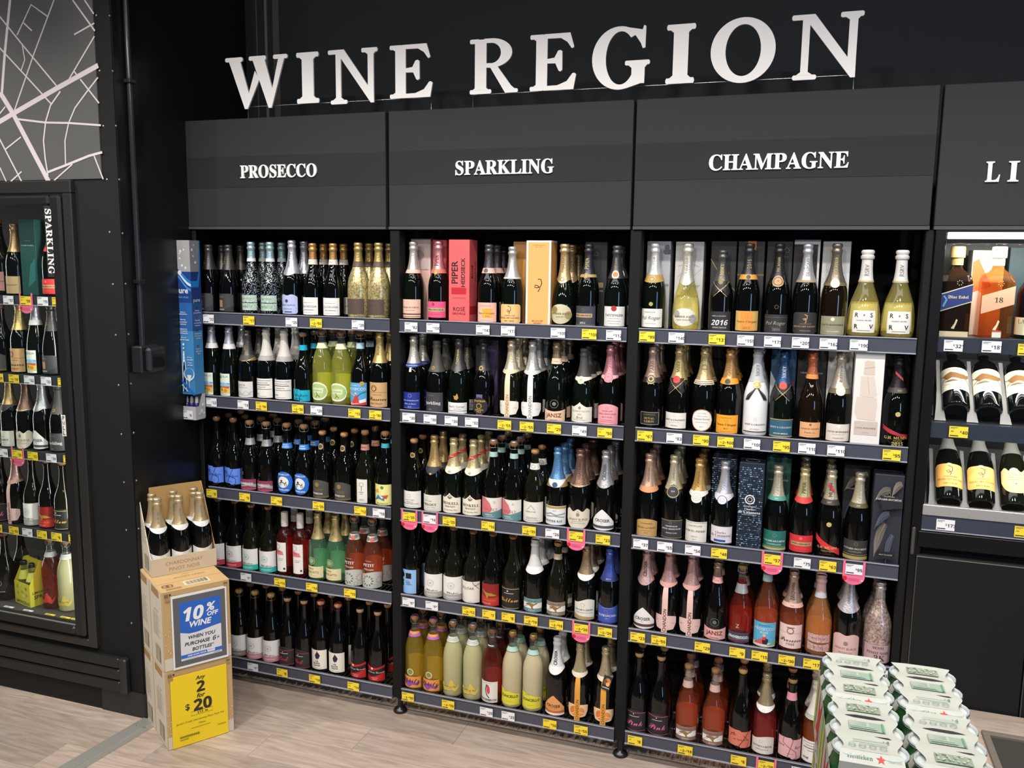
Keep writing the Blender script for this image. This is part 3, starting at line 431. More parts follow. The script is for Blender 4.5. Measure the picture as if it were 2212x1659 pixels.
KINDS={
'avitta':('matt black bottle, dark grey capsule','cone','black',(.635,'4d4a46'),None,[],[(.03,.29,2.0,'3b3b3e','rt',[('r',-.62,-.12,.25,.64,'b08c55'),('t','AVITTA','s',-.32,.82,.75,'8a857c'),('p',[(-1,0),(1,0),(1,.35),(.2,.15)],'2a2a2c'),('t','PROSECCO','b',-.35,.12,.85,W),('l',.5,0,.01,GR)]),(.72,.84,1.2,None,'r',[('r',-.5,.1,y,y+.06,'a8803c') for y in (0,.25,.5,.75)],.0026)]),
'teal':('sparkle bottle, pale teal foil','pros','glitsil',(.775,'9fc4cc'),None,[(.73,.775,'dfe3e2')],[(.17,.27,2.1,'~b9cfc0','r',[('t','BOTTEGA','n',0,.5,1.1,'7f9488')]),(.06,.16,2.1,'~b9cfc0','r',[('t','PROSECCO','n',0,.5,1.2,'6f8478')])]),
'lilac':('dark bottle, lilac label, silver foil','champ','dark',(.56,'c3c2cf'),None,[(.535,.60,'@c3c2cf',.05)],[(.03,.28,2.1,'b3bde6','notch',[('o',-.05,.68,.09,'44464f'),('t','GRANT BURGE','n',0,.46,1.45,'4a4f66'),('t','PROSECCO','n',0,.26,.9,'5a5f78'),('r',-.3,.45,.08,.13,'2c2f40')]),(.62,.86,.9,None,'r',[('v','GRANT BURGE','n',0,.5,.9,'55566a',.8)],.0026)]),
'colneg':('dark bottle, white label, gold foil','pros','dark',(.78,'c08a30'),None,[(.71,.78,OW,0,[('t','DOCG','n',0,.5,.6,GR)])],[(.03,.265,2.0,W,'r',[('t','COLNEGGIA','n',.05,.48,1.6,'3a3a3a'),('t','DOCG PROSECCO','b',.05,.28,1.1,'55534f')]+fine(.12,.7))]),
'goldgl':('gold glitter bottle, dark brown label','champ','glitgold',(.75,'b4953f'),None,[(.68,.75,'5a4a40')],[(.06,.26,2.0,'52433c','r',[('t','SENSI','s',-.1,.75,.8,'5e4e44'),('t','18K','s',-.1,.45,.6,'5e4e44')])]),
'italia':('dark bottle, pictorial seaside label','cone','green',(.75,'b9bcc4'),None,[(.68,.75,W)],[(.02,.335,1.25,'dfead8','r',[('t','ITALIA','n',.1,.87,1.3,'4f7a86'),('r',-.92,.92,.42,.58,'4a9cc4'),('p',[(-.92,.42),(.92,.42),(.92,.5),(0,.62),(-.92,.5)],'8fc6d8'),('p',[(-.92,.3),(.92,.34),(.92,.44),(-.92,.42)],'c8574a'),('p',[(-.92,.12),(.92,.12),(.92,.32),(-.3,.38),(-.92,.30)],'dfc24a'),('o',.3,.24,.08,'e07a3a'),('o',-.4,.27,.07,'6a9a4a'),('p',[(-.9,.8),(-.5,.78),(-.7,.98)],'3f8a4a')]+fine(.06))]),
'cinta':('dark bottle, grey label, charcoal capsule','champ','dark',(.60,'55524d'),None,[(.55,.63,'4b4844',.06),(.545,.556,'@c8a24a',.06)],[(.02,.25,2.0,'d8d5d2','r',[('t','CINTA','n',-.2,.78,.9,'55524e'),('t','PROSECCO','n',-.1,.62,1.1,GR),('w',[(-.8,.2),(-.4,.35),(0,.2),(.3,.42),(.6,.25),(.9,.38)],.02,GR),('w',[(-.9,.1),(-.3,.2),(.2,.1),(.8,.22)],.02,GR)]),(.64,.84,.9,None,'r',[('v','CINTA','b',0,.5,.8,'b8964a',.7)],.0026)]),
'stripe':('dark bottle, ribbed cream foil','champ','dark',(.55,'!cdc9c0'),None,[(.560,.566,GR),(.576,.582,GR),(.592,.598,GR),(.608,.614,GR)],[(.03,.30,2.3,'e6e3dc','r',[('l',.9,.8,.02,'6a6864'),('l',.78,.6,.02,'6a6864'),('l',.68,.75,.03,'4a4844'),('l',.56,.4,.02,'6a6864'),('l',.45,.9,.02,'6a6864'),('t','PROSECCO','b',-.5,.2,.6,BK)]+fine(.08))]),
'bluering':('dark bottle, turquoise label and neckband','pros','dark',None,('9c7350',None,'2d8fa8'),[(.745,.82,'12a5c8')],[(.02,.195,2.2,'12a7c6','yb',[('w',[(-.55,.95),(-.5,.6),(-.1,.5),(.1,.25),(0,-.02)],.05,BK),('w',[(-.15,.98),(-.35,.05)],.03,BK),('t','Yarra','i',-.62,.5,.6,'12506a'),('t','Burn','i',.4,.5,.7,'12506a'),('t','PROSECCO','n',-.2,.2,1.0,'12506a')])]),
'spin':('clear yellow-green bottle, green round label','soda',('yellowgr',.78),None,CORK,[(.75,.82,'dce4b4')],[(.055,.30,2.1,'e8ebd8','egg',[('p',[(.9*math.cos(a*.35),.5+.42*math.sin(a*.35)) for a in range(18)],'a9c478'),('t','Spinning','b',0,.62,1.3,W,.2),('t','Around','b',0,.46,1.05,W,.2),('w',[(-.1,.45),(0,.3),(-.15,.15)],.04,'7a4a3a'),('w',[(0,.3),(.25,.18)],.04,'7a4a3a')])]),
'poster':('dark bottle, blue poster-style label','burg','dark',None,('8f6a45','b8b6b0','9fc0d0'),[(.77,.85,'a9c6d6')],[(.025,.325,2.1,'4f9fd0','r',[('r',-1,1,0,.14,'c43a3a'),('p',[(-.6,.1),(.9,.3),(.9,.14),(-.6,.0)],'e6e2d8'),('p',[(-.5,.05),(.3,.1),(.15,.42),(-.1,.44)],'c8382f'),('o',-.05,.52,.05,'e0b48a'),('w',[(.1,.4),(.5,.55),(.95,.6)],.03,'2a4f8a'),('t','DE BORTOLI','n',-.1,.88,1.1,'e6e2c8'),('t','PROSECCO','n',0,.72,1.75,W),('w',[(-.1,.42),(-.5,.5),(-.8,.6)],.04,'e0b48a'),('o',.55,.97,.10,'b8964a')])]),
'brown':('dark bottle, tan label, tall gold foil','champ','dark',(.59,'c9a94e'),None,[],[(.02,.34,2.1,'c79f6e','r',[('q',-.3,.76,.12,.025,'6b4a2a'),('q',-.3,.74,.09,.02,'6b4a2a'),('l',.60,1,.01,'8a6a40'),('t','Prosecco','c',.0,.33,1.8,'2a1c10',.2),('t','KING VALLEY','n',-.1,.14,1.2,'5a3f22')]+fine(.5,c='8a6a40')),(.62,.88,.9,None,'r',[('v','BROWN','n',0,.5,.9,'5f4a1c',.9)],.0026)]),
'yb':('dark bottle, bright blue label','burg','dark',None,('8f6a45',None,'6a5a4a'),[],[(.065,.31,2.3,'5f88e6','yb',[('t','yb.','i',-.45,.72,.55,'0c1640',.4),('w',[(-.55,1),(-.6,.78),(-.1,.55),(.5,.35),(.55,.1),(.4,.0)],.03,'0c1640'),('w',[(.35,.95),(-.3,.0)],.025,'0c1640'),('t','Yarra Burn','i',.1,.5,1.3,'1a2c70',.16)]+fine(.18,c='1a2c70',w=.25))]),
'zpink':('dark bottle, pink marbled label, silver band','burg','dark',None,CORK,[(.655,.75,'@b9b9b9')],[(.02,.17,2.0,'8f3a58','r',[('p',[(-1,.3),(-.2,.55),(1,.3),(1,.5),(-.1,.7),(-1,.5)],'7fb0a8'),('p',[(-1,.15),(.2,.4),(1,.2),(1,.3),(.1,.5),(-1,.3)],'c79a9a'),('r',-1,1,0,.1,'b05a78'),('t','PROSECCO','b',-.1,.58,1.6,W,.3)]),(.19,.32,1.6,None,'r',[('t','Z','n',-.5,.5,.3,'8a7a50',.9)])]),
'bluecirc':('dark bottle, royal blue round label','burg','dark',None,CORK,[(.65,.725,'3f83d6',0,[('l',.3,.7,.1,W),('l',.65,.6,.1,W)])],[(.035,.335,1.95,'1668c8','egg',[('o',-.05,.5,.27,'e4e2dc'),('o',-.2,.56,.05,'3a2a26'),('w',[(-.45,.45),(-.1,.5),(.2,.42),(.3,.52)],.04,'3a2a26'),('q',-.35,.4,.05,.02,'3a2a26'),('q',.25,.38,.05,.02,'3a2a26'),('t','PROSECCO','b',0,.86,1.25,W),('t','TORELLINA','b',0,.14,1.2,W)])]),
'greyp':('dark bottle, charcoal prosecco label','champ','dark',None,('a87c52',None,None),[],[(.02,.29,2.1,'4a4845','arch',[('o',-.15,.74,.13,'8f743a'),('t','PROSECCO','b',-.15,.24,1.15,W,.16),('l',.48,.5,.02,'8f743a'),('l',.41,.4,.02,'8f743a'),('p',[(-1,.02),(1,.02),(1,.12),(-1,.05)],'77643a')]),(.73,.82,1.3,'b09a62','o',[('o',0,.5,.3,'55482a')],.0024)]),
'narrow':('dark green bottle, narrow white label','burg','olive',None,('a87c52',None,None),[(.73,.81,'b87f70',0,[('l',.5,.6,.12,'7a4a40')])],[(.02,.345,1.15,'e2dfd6','r',[('w',[(0,.5),(0,.72)],.02,'6b3f28'),('d',0,.78,.11,9,'6b3f28'),('t','TEMPUS','s',0,.45,.9,'3a3834'),('t','TWO','s',0,.37,.5,'3a3834')]+fine(.15,.1))]),
'yellowl':('dark bottle, pale yellow pictorial label','champ','dark',None,CORK,[(.78,.84,'3fa0b4')],[(.02,.30,2.1,'e6df8c','r',[('o',.1,.85,.08,'4a8a4a'),('p',[(-.9,.62),(-.3,.8),(-.2,.6)],'e09a5a'),('p',[(-.8,.2),(-.3,.5),(.1,.3),(.4,.45),(.3,.2),(-.2,.3)],'2f7fc0'),('p',[(0,.45),(.7,.5),(.5,.3)],'c84a3a'),('p',[(-.2,.5),(.5,.6),(.2,.5)],W),('t','PROSECCO','n',.1,.08,1.1,'5a5a3a')])]),
'whred':('dark bottle, white label, red base band','burg','dark',None,CORKB,[],[wh('c8404c','c8888c')]),
'whteal':('dark bottle, white label, turquoise band','burg','olive',None,CORKB,[],[wh('35b4a8','7fc4c4')]),
'whtaupe':('dark bottle, white label, taupe band','burg','dark',None,('b09062','a8925a',None),[],[wh('8a7a6c','b9b4ac')]),
'whpink':('dark bottle, white label, dusty pink band','burg','dark',None,('b09062','a8925a',None),[],[wh('c98c90','b9aeac')]),
'whgrey':('dark bottle, white label, grey band','burg','olive',None,CORKB,[],[wh('a8a6a2','c0bebc')]),
'rosebord':('straight rose bottle, beige screw cap','bord','rosedk',(.775,'!bdb6ac','S'),None,[],[(.07,.54,1.35,'e6e2dc','r',[('o',-.3,.86,.13,'e6e2dc'),('d',-.5,.86,.10,9,'4a4a4a'),('p',[(-1,.58),(.6,.58),(.4,.7),(-1,.78)],'d87a80'),('t','ROCK','b',-.4,.68,.8,'8a2a34'),('l',.45,.5,.01,GR),('l',.4,.4,.01,GR),('r',.5,.8,.08,.14,BK)]),(.80,.86,1.2,None,'r',[('t','ROCK','n',0,.5,.8,'55504a',.7)],.0032)]),
'moscato':('green bottle, cream label, gold foil','champ','moss',(.61,'b7a35a'),None,[],[(.045,.215,2.2,'dccfa0','r',[('t','Sparkling','i',-.3,.78,.8,'6a5a30'),('t','MOSCATO','n',-.1,.48,1.35,'4a3f22',.28)]+fine(.2,c='8a7a4a')),(.235,.36,1.3,None,'r',[('q',-.2,.5,.42,.12,'a58f4a'),('o',-.2,.5,.3,'7fb09a')]),(.64,.88,.9,None,'r',[('v','BROWN','n',0,.5,.9,'5f4f1c',.9)],.0026)]),
'petit':('orange-red bottle, rose floral sleeve','champ',('orange',.72),None,CORK,[(.665,.745,'c9c4bc',0,[('o',-.5,.5,.35,'6a7a74'),('o',.3,.4,.4,'c86a5a'),('o',.8,.6,.3,'6a7a74')])],[(.01,.25,2.9,'b9bab0','wave',[('d',-.1,.45,.36,11,'5a6a66'),('d',-.1,.45,.20,8,'dfe2d8'),('d',.72,.5,.24,9,'c4766a'),('d',-.8,.3,.22,9,'c8554a'),('d',.45,.15,.15,8,'8a9a94'),('d',-.5,.8,.15,8,'d89a8a')]),(.27,.42,2.0,None,'r',[('t','PETIT','s',-.1,.5,1.2,W,.4),('t','Moscato','i',-.05,.1,1.0,W,.25),('t','BROWN BROTHERS','n',-.1,.9,.7,W,.12)])]),
'redscript':('black bottle, black label, red script','burg','black',None,('b08a62',None,'2a2a2c'),[],[(.01,.295,2.2,'2b292b','arch',[('l',.8,.98,.02,'c43a48'),('l',.06,.98,.02,'c43a48'),('t','Red','c',-.15,.36,1.2,'d03a48',.5),('*',-.1,.72,.04,W),('l',.64,.4,.02,W)])]),
'chook':('dark bottle, cream label, dark bird','burg','black',None,('c89a72','a02a2a','c81a22'),[],[(.045,.325,2.0,'e2dfd0','r',[('p',[(-.15,.55),(.15,.55),(.3,.72),(.15,.86),(-.1,.86),(-.25,.72)],'23203a'),('p',[(-.1,.85),(.0,.97),(.1,.86)],'a02a2a'),('w',[(0,.55),(0,.48)],.02,'23203a'),('t','THE','b',-.05,.41,.35,BK),('t','BLACK','b',-.05,.31,.7,BK),('t','CHOOK','b',-.05,.2,.75,BK)]+fine(.07))]),
'andrew':('black bottle, red and black script label','burg','black',None,('c09a72',None,'2a2a2c'),[],[(.03,.26,2.2,'b81f26','dip',[('p',[(-1,.35),(-.3,.25),(.4,.4),(1,.6),(1,.85),(.2,.72),(-.4,.62),(-1,.8)],'1a1416'),('t','Andrew Garrett','c',.05,.55,1.7,W),('o',-.25,.78,.07,'e0d2b0'),('t','SPARKLING','n',0,.2,.6,'e8c0b8'),('t','SHIRAZ','n',0,.1,.5,'e8c0b8')])]),
}
def nk(s,c,z0=.62,z1=.88,f='n',l=.9): return (z0,z1,1.5,None,'r',[('v',s,f,0,.5,l,c,.95)],.0026)
def med(c,z0=.55,z1=.66,w=1.5,pr=None): return (z0,z1,w,c,'o',pr or [('q',0,.5,.3,.06,'6a5a30')],.0030)
def strap(band,ink,top=.565): return (.0,top,.50,band,'r',[('v','CHANDON','b',.05,.29,.50,ink,1.4)],.0022)
def chan(c): return (.045,.225,2.2,c,'cap',[('t','BRUT','n',-.65,.6,.3,GR),('t','AUSTRALIA','n',.68,.5,.4,GR)],.0012)
def cap_(c,band,edge): return (.02,.285,2.35,c,'pt',[('t','CROSER','b',0,.46,1.2,edge,.17),('t','NV','n',0,.32,.2,GR),('r',-1,1,.10,.22,band)])
def ytail(top,mid=W): return (.02,.205,2.0,top,'r',[('r',-1,1,.28,.68,mid),('p',[(-.55,.62),(-.2,.70),(.2,.62),(.5,.70),(.55,.62),(.25,.52),(.1,.40),(.2,.2),(.05,.2),(-.05,.38),(-.25,.5),(-.6,.52)],'8a7040'),('w',[(-.2,.55),(-.75,.35)],.03,'8a7040'),('t','[ yellow tail ]','n',0,.83,1.4,'5a4a38',.14),('t','Bubbles','i',0,.14,.6,OW,.12)])
def disc3(c,ink): return [('o',0,.5,.4,c)]
KINDS.update({
'canpink':('dark bottle, salmon label, silver foil','champ','green',(.64,'c2beb4'),None,[(.60,.645,'e0b49a')],[(.035,.27,2.1,'e3b7a4','r',[('t','CANARD-DUCHÊNE','s',-.05,.58,1.7,'4a3a30'),('d',-.2,.82,.09,7,'8a6a50'),('r',-1,1,.18,.24,'5a3a2a'),('r',-1,1,.06,.09,'8a6a50')]+fine(.42,c='8a6a50'))]),
'pippink':('dark bottle, hot pink label, rose foil','champ','dark',(.64,'cf8488'),None,[(.60,.65,'c86a60')],[(.05,.25,2.1,'e0527c','r',[('r',-.9,.9,.38,.6,'b8a67a'),('t','PIPER-HEIDSIECK','b',0,.49,1.6,'3a2a1c'),('o',-.15,.83,.09,'9a3050')]+fine(.22,c='a83a60')),nk('PIPER','7a3038',.66,.86),med('c9a04a',.585,.64,.5,[])]),
'veuverose':('dark bottle, pink label, orange patch','champ','dark',(.66,'4a494e'),None,[(.635,.70,'e2b3a6',0,[('o',-.2,.5,.42,'55504f')])],[(.02,.265,2.1,'e9b7a6','r',[('r',-.3,.6,.22,.7,'f2a83a'),('t','Veuve Clicquot','s',0,.44,1.5,'5a3a20'),('t','ROSÉ','s',.15,.3,.35,'5a3a20'),('t','CHAMPAGNE','n',-.05,.84,1.0,'c08a80'),('d',.1,.64,.07,7,'7a5a20')]+fine(.1))]),
'billecart':('dark bottle, apricot label with dark swirl','champ','green',(.59,'b9b7b2'),None,[(.585,.605,'c9c4bc')],[(.01,.26,2.2,'ecbb7a','rt',[('w',[(-.12,.92),(.12,.85),(.12,.68),(-.1,.6),(-.22,.68),(-.1,.72),(.05,.6),(-.02,.5)],.03,'4a1c1c'),('t','CHAMPAGNE','n',0,.42,.9,'7a4a2a',.1),('t','BILLECART-SALMON','s',0,.3,1.75,'5a3020'),('t','BRUT ROSÉ','s',0,.15,.8,'5a3020')])]),
'perrier':('rounded dark bottle, oval beige label','pear','green',(.56,'c4a468'),None,[(.52,.60,'@c4a468',.07)],[(.03,.27,1.9,'c4bd9c','o',[('o',-.5,.72,.17,'8a7a48'),('o',.7,.45,.2,'a08f5c'),('t','PERRIER','s',-.3,.52,.85,'4a4630'),('t','JOUËT','s',.5,.52,.65,'4a4630'),('t','GRAND BRUT','n',0,.36,.7,'5a5538')]),(.545,.60,.5,None,'r',[('q',0,.5,.4,.08,'7a5c28')],.0042),nk('PERRIER JOUËT','7a5c28',.64,.86,'i')]),
'pipdark':('dark bottle, slate label dated 2014','champ','dark',(.63,'3a3a40'),None,[(.60,.635,'a8905a')],[(.02,.255,2.1,'3b3d47','r',[('r',-.9,.7,.42,.62,'b89a70'),('t','PIPER-HEIDSIECK','b',-.1,.52,1.45,'2a2018'),('t','2014','s',-.1,.14,.5,'d0cabb'),('d',-.1,.8,.1,7,'9a8a5a'),('r',-1,1,0,.05,'6a665a')]),nk('PIPER','b8aa78',.67,.86),med('b8985a',.585,.65,.55,[])]),
'tait':('dark bottle, white label, red seal','champ','green',(.60,'4b4b4e'),None,[],[(.025,.265,2.1,'dcdad6','r',[('o',0,.90,.14,'a03038'),('t','TAITTINGER','s',0,.56,1.6,'3a3836')]+fine(.4,.26,.14)),nk('TAITTINGER','b0a078',.70,.86),(.60,.70,1.0,'e0cdb8','o',[('o',0,.5,.28,'d8743a')],.003)]),
'bluesq':('dark bottle, deep blue label, silver foil','champ','dark',(.60,'c4c0b2'),None,[(.575,.63,'2c3f86',.02,[('l',.5,.8,.1,'c0c0c8')])],[(.03,.25,1.9,'1b2f88','r',[('t','VEUVE DE BOURGOGNE','s',0,.5,1.75,'d0d4e0',.14),('t','Blanc de Blancs','i',0,.3,1.2,'d0d4e0'),('q',0,.8,.1,.02,'8a96c0'),('r',-.95,.95,.03,.05,'8a96c0'),('t','BRUT','n',0,.12,.4,'d0d4e0')]),(.52,.58,.25,'@c8c8c8','r',[],.002)]),
'parkling':('dark bottle, charcoal label, charcoal capsule','champ','dark',(.57,'!47443f'),None,[],[(.02,.285,2.2,'3c3c40','r',[('t','Sparkling','s',-.05,.42,1.65,'d8d6d2'),('t','GOAT ON BOATS','n',-.1,.84,.7,'9a9894'),('t','BRUT','n',-.1,.1,.3,'b8b6b2')]),med('8f7a40',.60,.65,.5,[('o',0,.5,.2,'4a4020')])]),
'devil':('dark bottle, narrow white label, gold emblem','champ','green',(.59,'4b4a47'),None,[(.56,.62,'@4b4a47',.05)],[(.01,.155,2.2,W,'r',[('t',"Devil's Corner",'i',0,.64,1.5,'4a4a48',.32),('t','TASMANIA','n',.1,.42,1.0,GR,.1),('r',-1,1,.24,.27,'2a2a2a')]+fine(.1)),(.19,.29,.8,None,'r',[('p',[(-.6,.6),(-.2,.5),(.3,.9),(.6,.3),(.2,.0),(-.4,.1)],'b09040')]),nk('TASMANIA','d0c078',.65,.86)]),
'ovation':('dark bottle, round black and gold label','champ','black',(.62,'3a383c'),None,[],[(.0,.30,.62,'6a5a80','r',[],.0009),(.03,.26,1.6,'26242a','o',[('t','OVATION','b',0,.78,1.4,'c8a850',.16),('d',0,.48,.2,9,'b8963c'),('q',0,.48,.14,.03,'b8963c'),('t','ADELAIDE','b',0,.25,1.0,'c8a850',.1),('t','HILLS','b',0,.14,.5,'c8a850',.08)],.0022),med('a8944e',.625,.69,.7,[('o',0,.5,.25,'3a3420')])]),
'chandonc':('olive bottle, cream strap down the front','champ','olive',(.60,'cdbf98'),None,[(.565,.62,'cfc3a0',.03)],[chan('e6e0d4'),strap('dfd0b4','b07a40')]),
'chandons':('dark bottle, white strap down the front','champ','dark',(.60,'b9b8b6'),None,[(.565,.62,'c4c3c0',.03)],[chan('e4e2de'),strap('e2e0dc','8a8880')]),
'jansz':('dark bottle, peach label, ring emblem','champ','green',(.78,'8f7c56'),None,[(.715,.785,'e4c3a4',0,[('t','CUVÉE','n',0,.5,.7,'7a5a44')])],[(.005,.155,2.2,'e7c0a2','dip',[('t','JANSZ','b',-.05,.46,1.6,'6b3f30',.45),('t','TASMANIA','n',-.05,.13,.8,'6b3f30',.1)]),(.165,.285,1.0,None,'r',[('q',0,.5,.42,.05,'6f7868'),('o',0,.5,.2,'6f7868')])]),
'brut':('dark bottle, large cream crested label','champ','green',(.62,'!3d3c3b'),None,[(.565,.625,'dcd6c0',.03)],[(.02,.29,2.4,'dedacb','orn',[('o',0,.72,.07,'8a8878'),('t','GOUNDREY ESTATE','n',0,.55,1.5,'9a9888'),('t','Brut','i',0,.24,.5,'6a6858',.16),('l',.12,.5,.012,GR),('t','2022','n',0,.4,.3,GR)]),med('e2dcc0',.535,.635,.8,[('o',0,.5,.2,'b0a878')])]),
'montpink':('dark bottle, pink label, pink medallion','champ','dark',(.58,'b96f78'),None,[(.565,.62,'e3a7a8',.03)],[(.01,.27,2.1,'e89aa2','arch',[('t','CHAMPAGNE','s',0,.66,.9,'8a3a48'),('t','ROYAL MONTCOURT','s',0,.52,1.6,'8a3a48'),('t','BRUT ROSÉ','n',0,.38,.8,'a85a66'),('d',0,.8,.07,7,'8a3a48'),('r',-.95,.95,.04,.055,'c07a80')]+fine(.24,.16,c='a85a66')),(.535,.66,1.1,'e48a92','o',[('q',0,.5,.35,.04,'b05a66'),('t','RM','s',0,.55,.5,'b05a66')],.003)]),
'jacobw':('dark bottle, plain white label, gold crest','champ','dark',None,('a87c52',None,None),[],[(.03,.27,2.2,'e2e0da','r',[('d',-.1,.72,.13,7,'a8884a'),('t',"JACOB'S CREEK",'n',-.05,.47,.85,'77756f'),('t','Reserve','i',-.05,.36,.6,'77756f'),('t','TASMANIAN PINOT NOIR','n',0,.25,1.5,'55534e')]+fine(.1)),med('a8945c',.735,.81,1.2,[('o',0,.5,.3,'5a4a20')])]),
'trilogy':('dark bottle, off white label, gold capsule','champ','dark',(.58,'b9964f'),None,[(.50,.60,'2f2f38',.10,[('p',[(-.15,.1),(0,.25),(.15,.1),(0,-.05)],'c8a24a')])],[(.01,.23,2.2,'dad7cb','r',[('d',-.35,.78,.1,7,'6a6048'),('t',"JACOB'S CREEK",'n',-.25,.62,.8,'5a564a'),('t','TRILOGY','s',-.1,.42,1.3,'3f3c34',.2)]+fine(.25,.1)),nk('TRILOGY','8a6a30',.66,.85)]),
'henkell':('dark bottle, gold foil, red sash','champ','green',(.62,'cdb878'),None,[(.54,.63,'e2dbc8',.04,[('t','⚜','n',-.1,.4,.35,'5a4a20',.6)])],[(.02,.29,2.2,'e6dfcb','orn',[('t','⚜','n',0,.80,.4,'4a3f20',.34),('t','⚜','n',.02,.80,.4,'4a3f20',.34),('t','HENKELL','s',0,.48,1.6,'4a3f2a'),('t','TROCKEN','s',0,.32,.95,'4a3f2a'),('t','Finest Sparkling Wine','i',0,.15,1.3,'6a5a40')]),(.70,.83,3.0,None,'r',[('p',[(-1,.05),(1,.65),(1,.95),(-1,.35)],'b8322a'),('t','HENKELL','b',-.05,.5,.62,W)],.0028)]),
'wildly':('dark bottle, rose, white and teal label','burg','dark',None,('b07a56','c9c5bb','c8ccd0'),[(.785,.85,'a4c2c0')],[(.01,.275,2.4,'dcd9d2','r',[('r',-1,1,0,.28,'5f8a8e'),('p',[(-1,.22),(-.2,.25),(1,.45),(1,.2),(-1,.2)],'5f8a8e'),('p',[(-1,.98),(-.45,.98),(-.05,.75),(.12,.48),(0,.3),(-1,.2)],'cf6f74'),('t','WILDLY','n',0,.43,1.1,'b0504f'),('t','CUVÉE NV','b',-.15,.18,.6,W),('q',.3,.8,.04,.01,GR)]+[('l',.09,.3,.015,W)])]),
'nepenthe':('dark olive bottle, off white peaked label','champ','olive',None,('a87c52',None,None),[(.73,.815,'dedbd2',0,[('q',-.1,.5,.28,.06,GR)])],[(.02,.30,2.3,'dedbd0','r',[('w',[(-.35,.62),(-.05,.85),(.25,.62)],.018,'6a6860'),('t','NEPENTHE','n',-.1,.52,.85,'6a6860')]+fine(.18,.1)+[('t','ADELAIDE HILLS','n',0,.24,.9,GR,.06)])]),
'oyster':('dark bottle, seascape label, blue foil','champ','dark',(.58,'4f8fc8'),None,[(.50,.60,'d8dade',.09,[('o',-.05,.38,.32,'2f4a70')]),(.50,.508,'@c8a24a',.09)],[(.02,.265,2.3,'dfe0e0','r',[('r',-1,1,.86,.98,'b09050'),('w',[(-.9,.5),(-.3,.62),(.1,.52),(.9,.6)],.06,'8f9a9c'),('w',[(-.8,.42),(0,.48),(.8,.4)],.04,'7a8486'),('t','OYSTER BAY','s',-.1,.2,1.5,'3a3c3e',.17),('t','BRUT','n',0,.75,.3,GR)])]),
'burge':('dark bottle, shield label, bronze foil','champ','dark',(.55,'7f5a48'),None,[(.535,.56,'@c8a878',.03)],[(.0,.27,2.25,'d8d0bd','sh',[('o',0,.68,.08,'8a8470'),('t','GRANT BURGE','n',0,.46,1.5,'77705c')]+fine(.36,.28)+[('q',0,.8,.05,.012,GR)]),nk('GRANT BURGE','5a3a2c',.62,.85)]),
'croser':('dark bottle, white peaked label, silver foil','champ','dark',(.58,'a5a5a5'),None,[(.545,.62,'@a9a9a9',.06)],[cap_('e2e1de','4a4a4c','3a3a3c'),nk('CROSER','55555a',.63,.85,'b')]),
'bluepap':('dark bottle, pale blue label, black shapes','burg','dark',None,CORKB,[],[(.02,.345,1.75,'8fb8e8','r',[('o',-.72,.77,.12,BK),('r',-.2,.45,.63,.86,BK),('w',[(-.9,.32),(-.55,.55)],.07,BK),('w',[(-.9,.55),(-.55,.32)],.07,BK),('t','ROCK','b',.05,.53,.4,'24364a',.06),('t','PAPER','b',.08,.46,.45,'24364a',.06),('t','SCISSORS','b',.16,.39,.62,'24364a',.06)]+[('l',.28,.0,.01,GR)])]),
'hilloak':('dark bottle, white blossom label','burg','olive',None,CORKP,[],[(.02,.315,2.2,'e2ded4','r',[('t','HILLOAK','n',-.15,.68,1.3,'4a4440',.16),('w',[(.3,1),(.55,.8),(.95,.9)],.02,'3a2a2c'),('w',[(.5,.85),(.9,.65)],.015,'3a2a2c'),('d',.75,.85,.1,6,'c8605c'),('d',.45,.9,.07,6,'c8605c'),('d',.85,.5,.06,6,'c87a70'),('d',-.75,.3,.12,6,'c85a4c'),('d',-.9,.15,.1,6,'3a2a2c'),('d',-.6,.12,.1,6,'c85a4c'),('d',-.85,.45,.07,6,'4a3a3c'),('d',.1,.05,.06,6,'3a2a2c')])]),
'redhawk':('dark bottle, red label, golden bird','burg','dark',None,CORKP,[],[(.02,.32,2.1,'8a1f1c','r',[('p',[(-1,0),(1,0),(1,.42),(.1,.34),(-1,.46)],'c0322a'),('p',[(-.8,.72),(-.3,.52),(.2,.44),(.85,.46),(.3,.58),(-.1,.58),(-.5,.66)],'a8823a'),('p',[(-.3,.5),(.1,.5),(-.1,.3)],'a8823a'),('t','WOLF BLASS','n',.1,.24,1.2,'c88a4a',.09),('t','SPARKLING CUVÉE','b',-.2,.1,.9,'e0c8c0',.06)])]),
'yellow':('dark bottle, black label, yellow script','burg','olive',None,CORKP,[],[(.01,.315,2.1,'232224','r',[('l',.92,.98,.02,'c8b06a'),('l',.05,.98,.02,'c8b06a'),('t','Yellow','c',0,.42,1.8,'dfae3e',.5),('*',-.1,.82,.05,W),('l',.72,.45,.025,'c8c4bc')])]),
'ytteal':('dark bottle, teal leaping marsupial label','champ','dark',(.60,'!c9c8c6'),None,[(.54,.63,W,.03)],[ytail('6a9298')]),
'ytgrey':('dark bottle, taupe leaping marsupial label','burg','olive',None,('a87c52',None,None),[(.765,.84,'b5a690')],[ytail('8d7e6c')]),
'jacobs':('dark bottle, white label, tan capsule','champ','dark',(.60,'a8895c'),None,[(.54,.615,W,.05,[('d',-.05,.35,.25,6,'6a5a3a')])],[(.02,.30,2.2,'dedbd2','wave',[('p',[(-1,0),(1,0),(1,.10),(.2,.16),(-.4,.18),(-1,.27)],'b09468'),('d',-.1,.70,.12,7,'a8884a'),('t',"JACOB'S CREEK",'s',0,.47,1.6,'4a463c'),('t','CHARDONNAY PINOT NOIR','n',0,.34,1.5,'6a665a')])]),
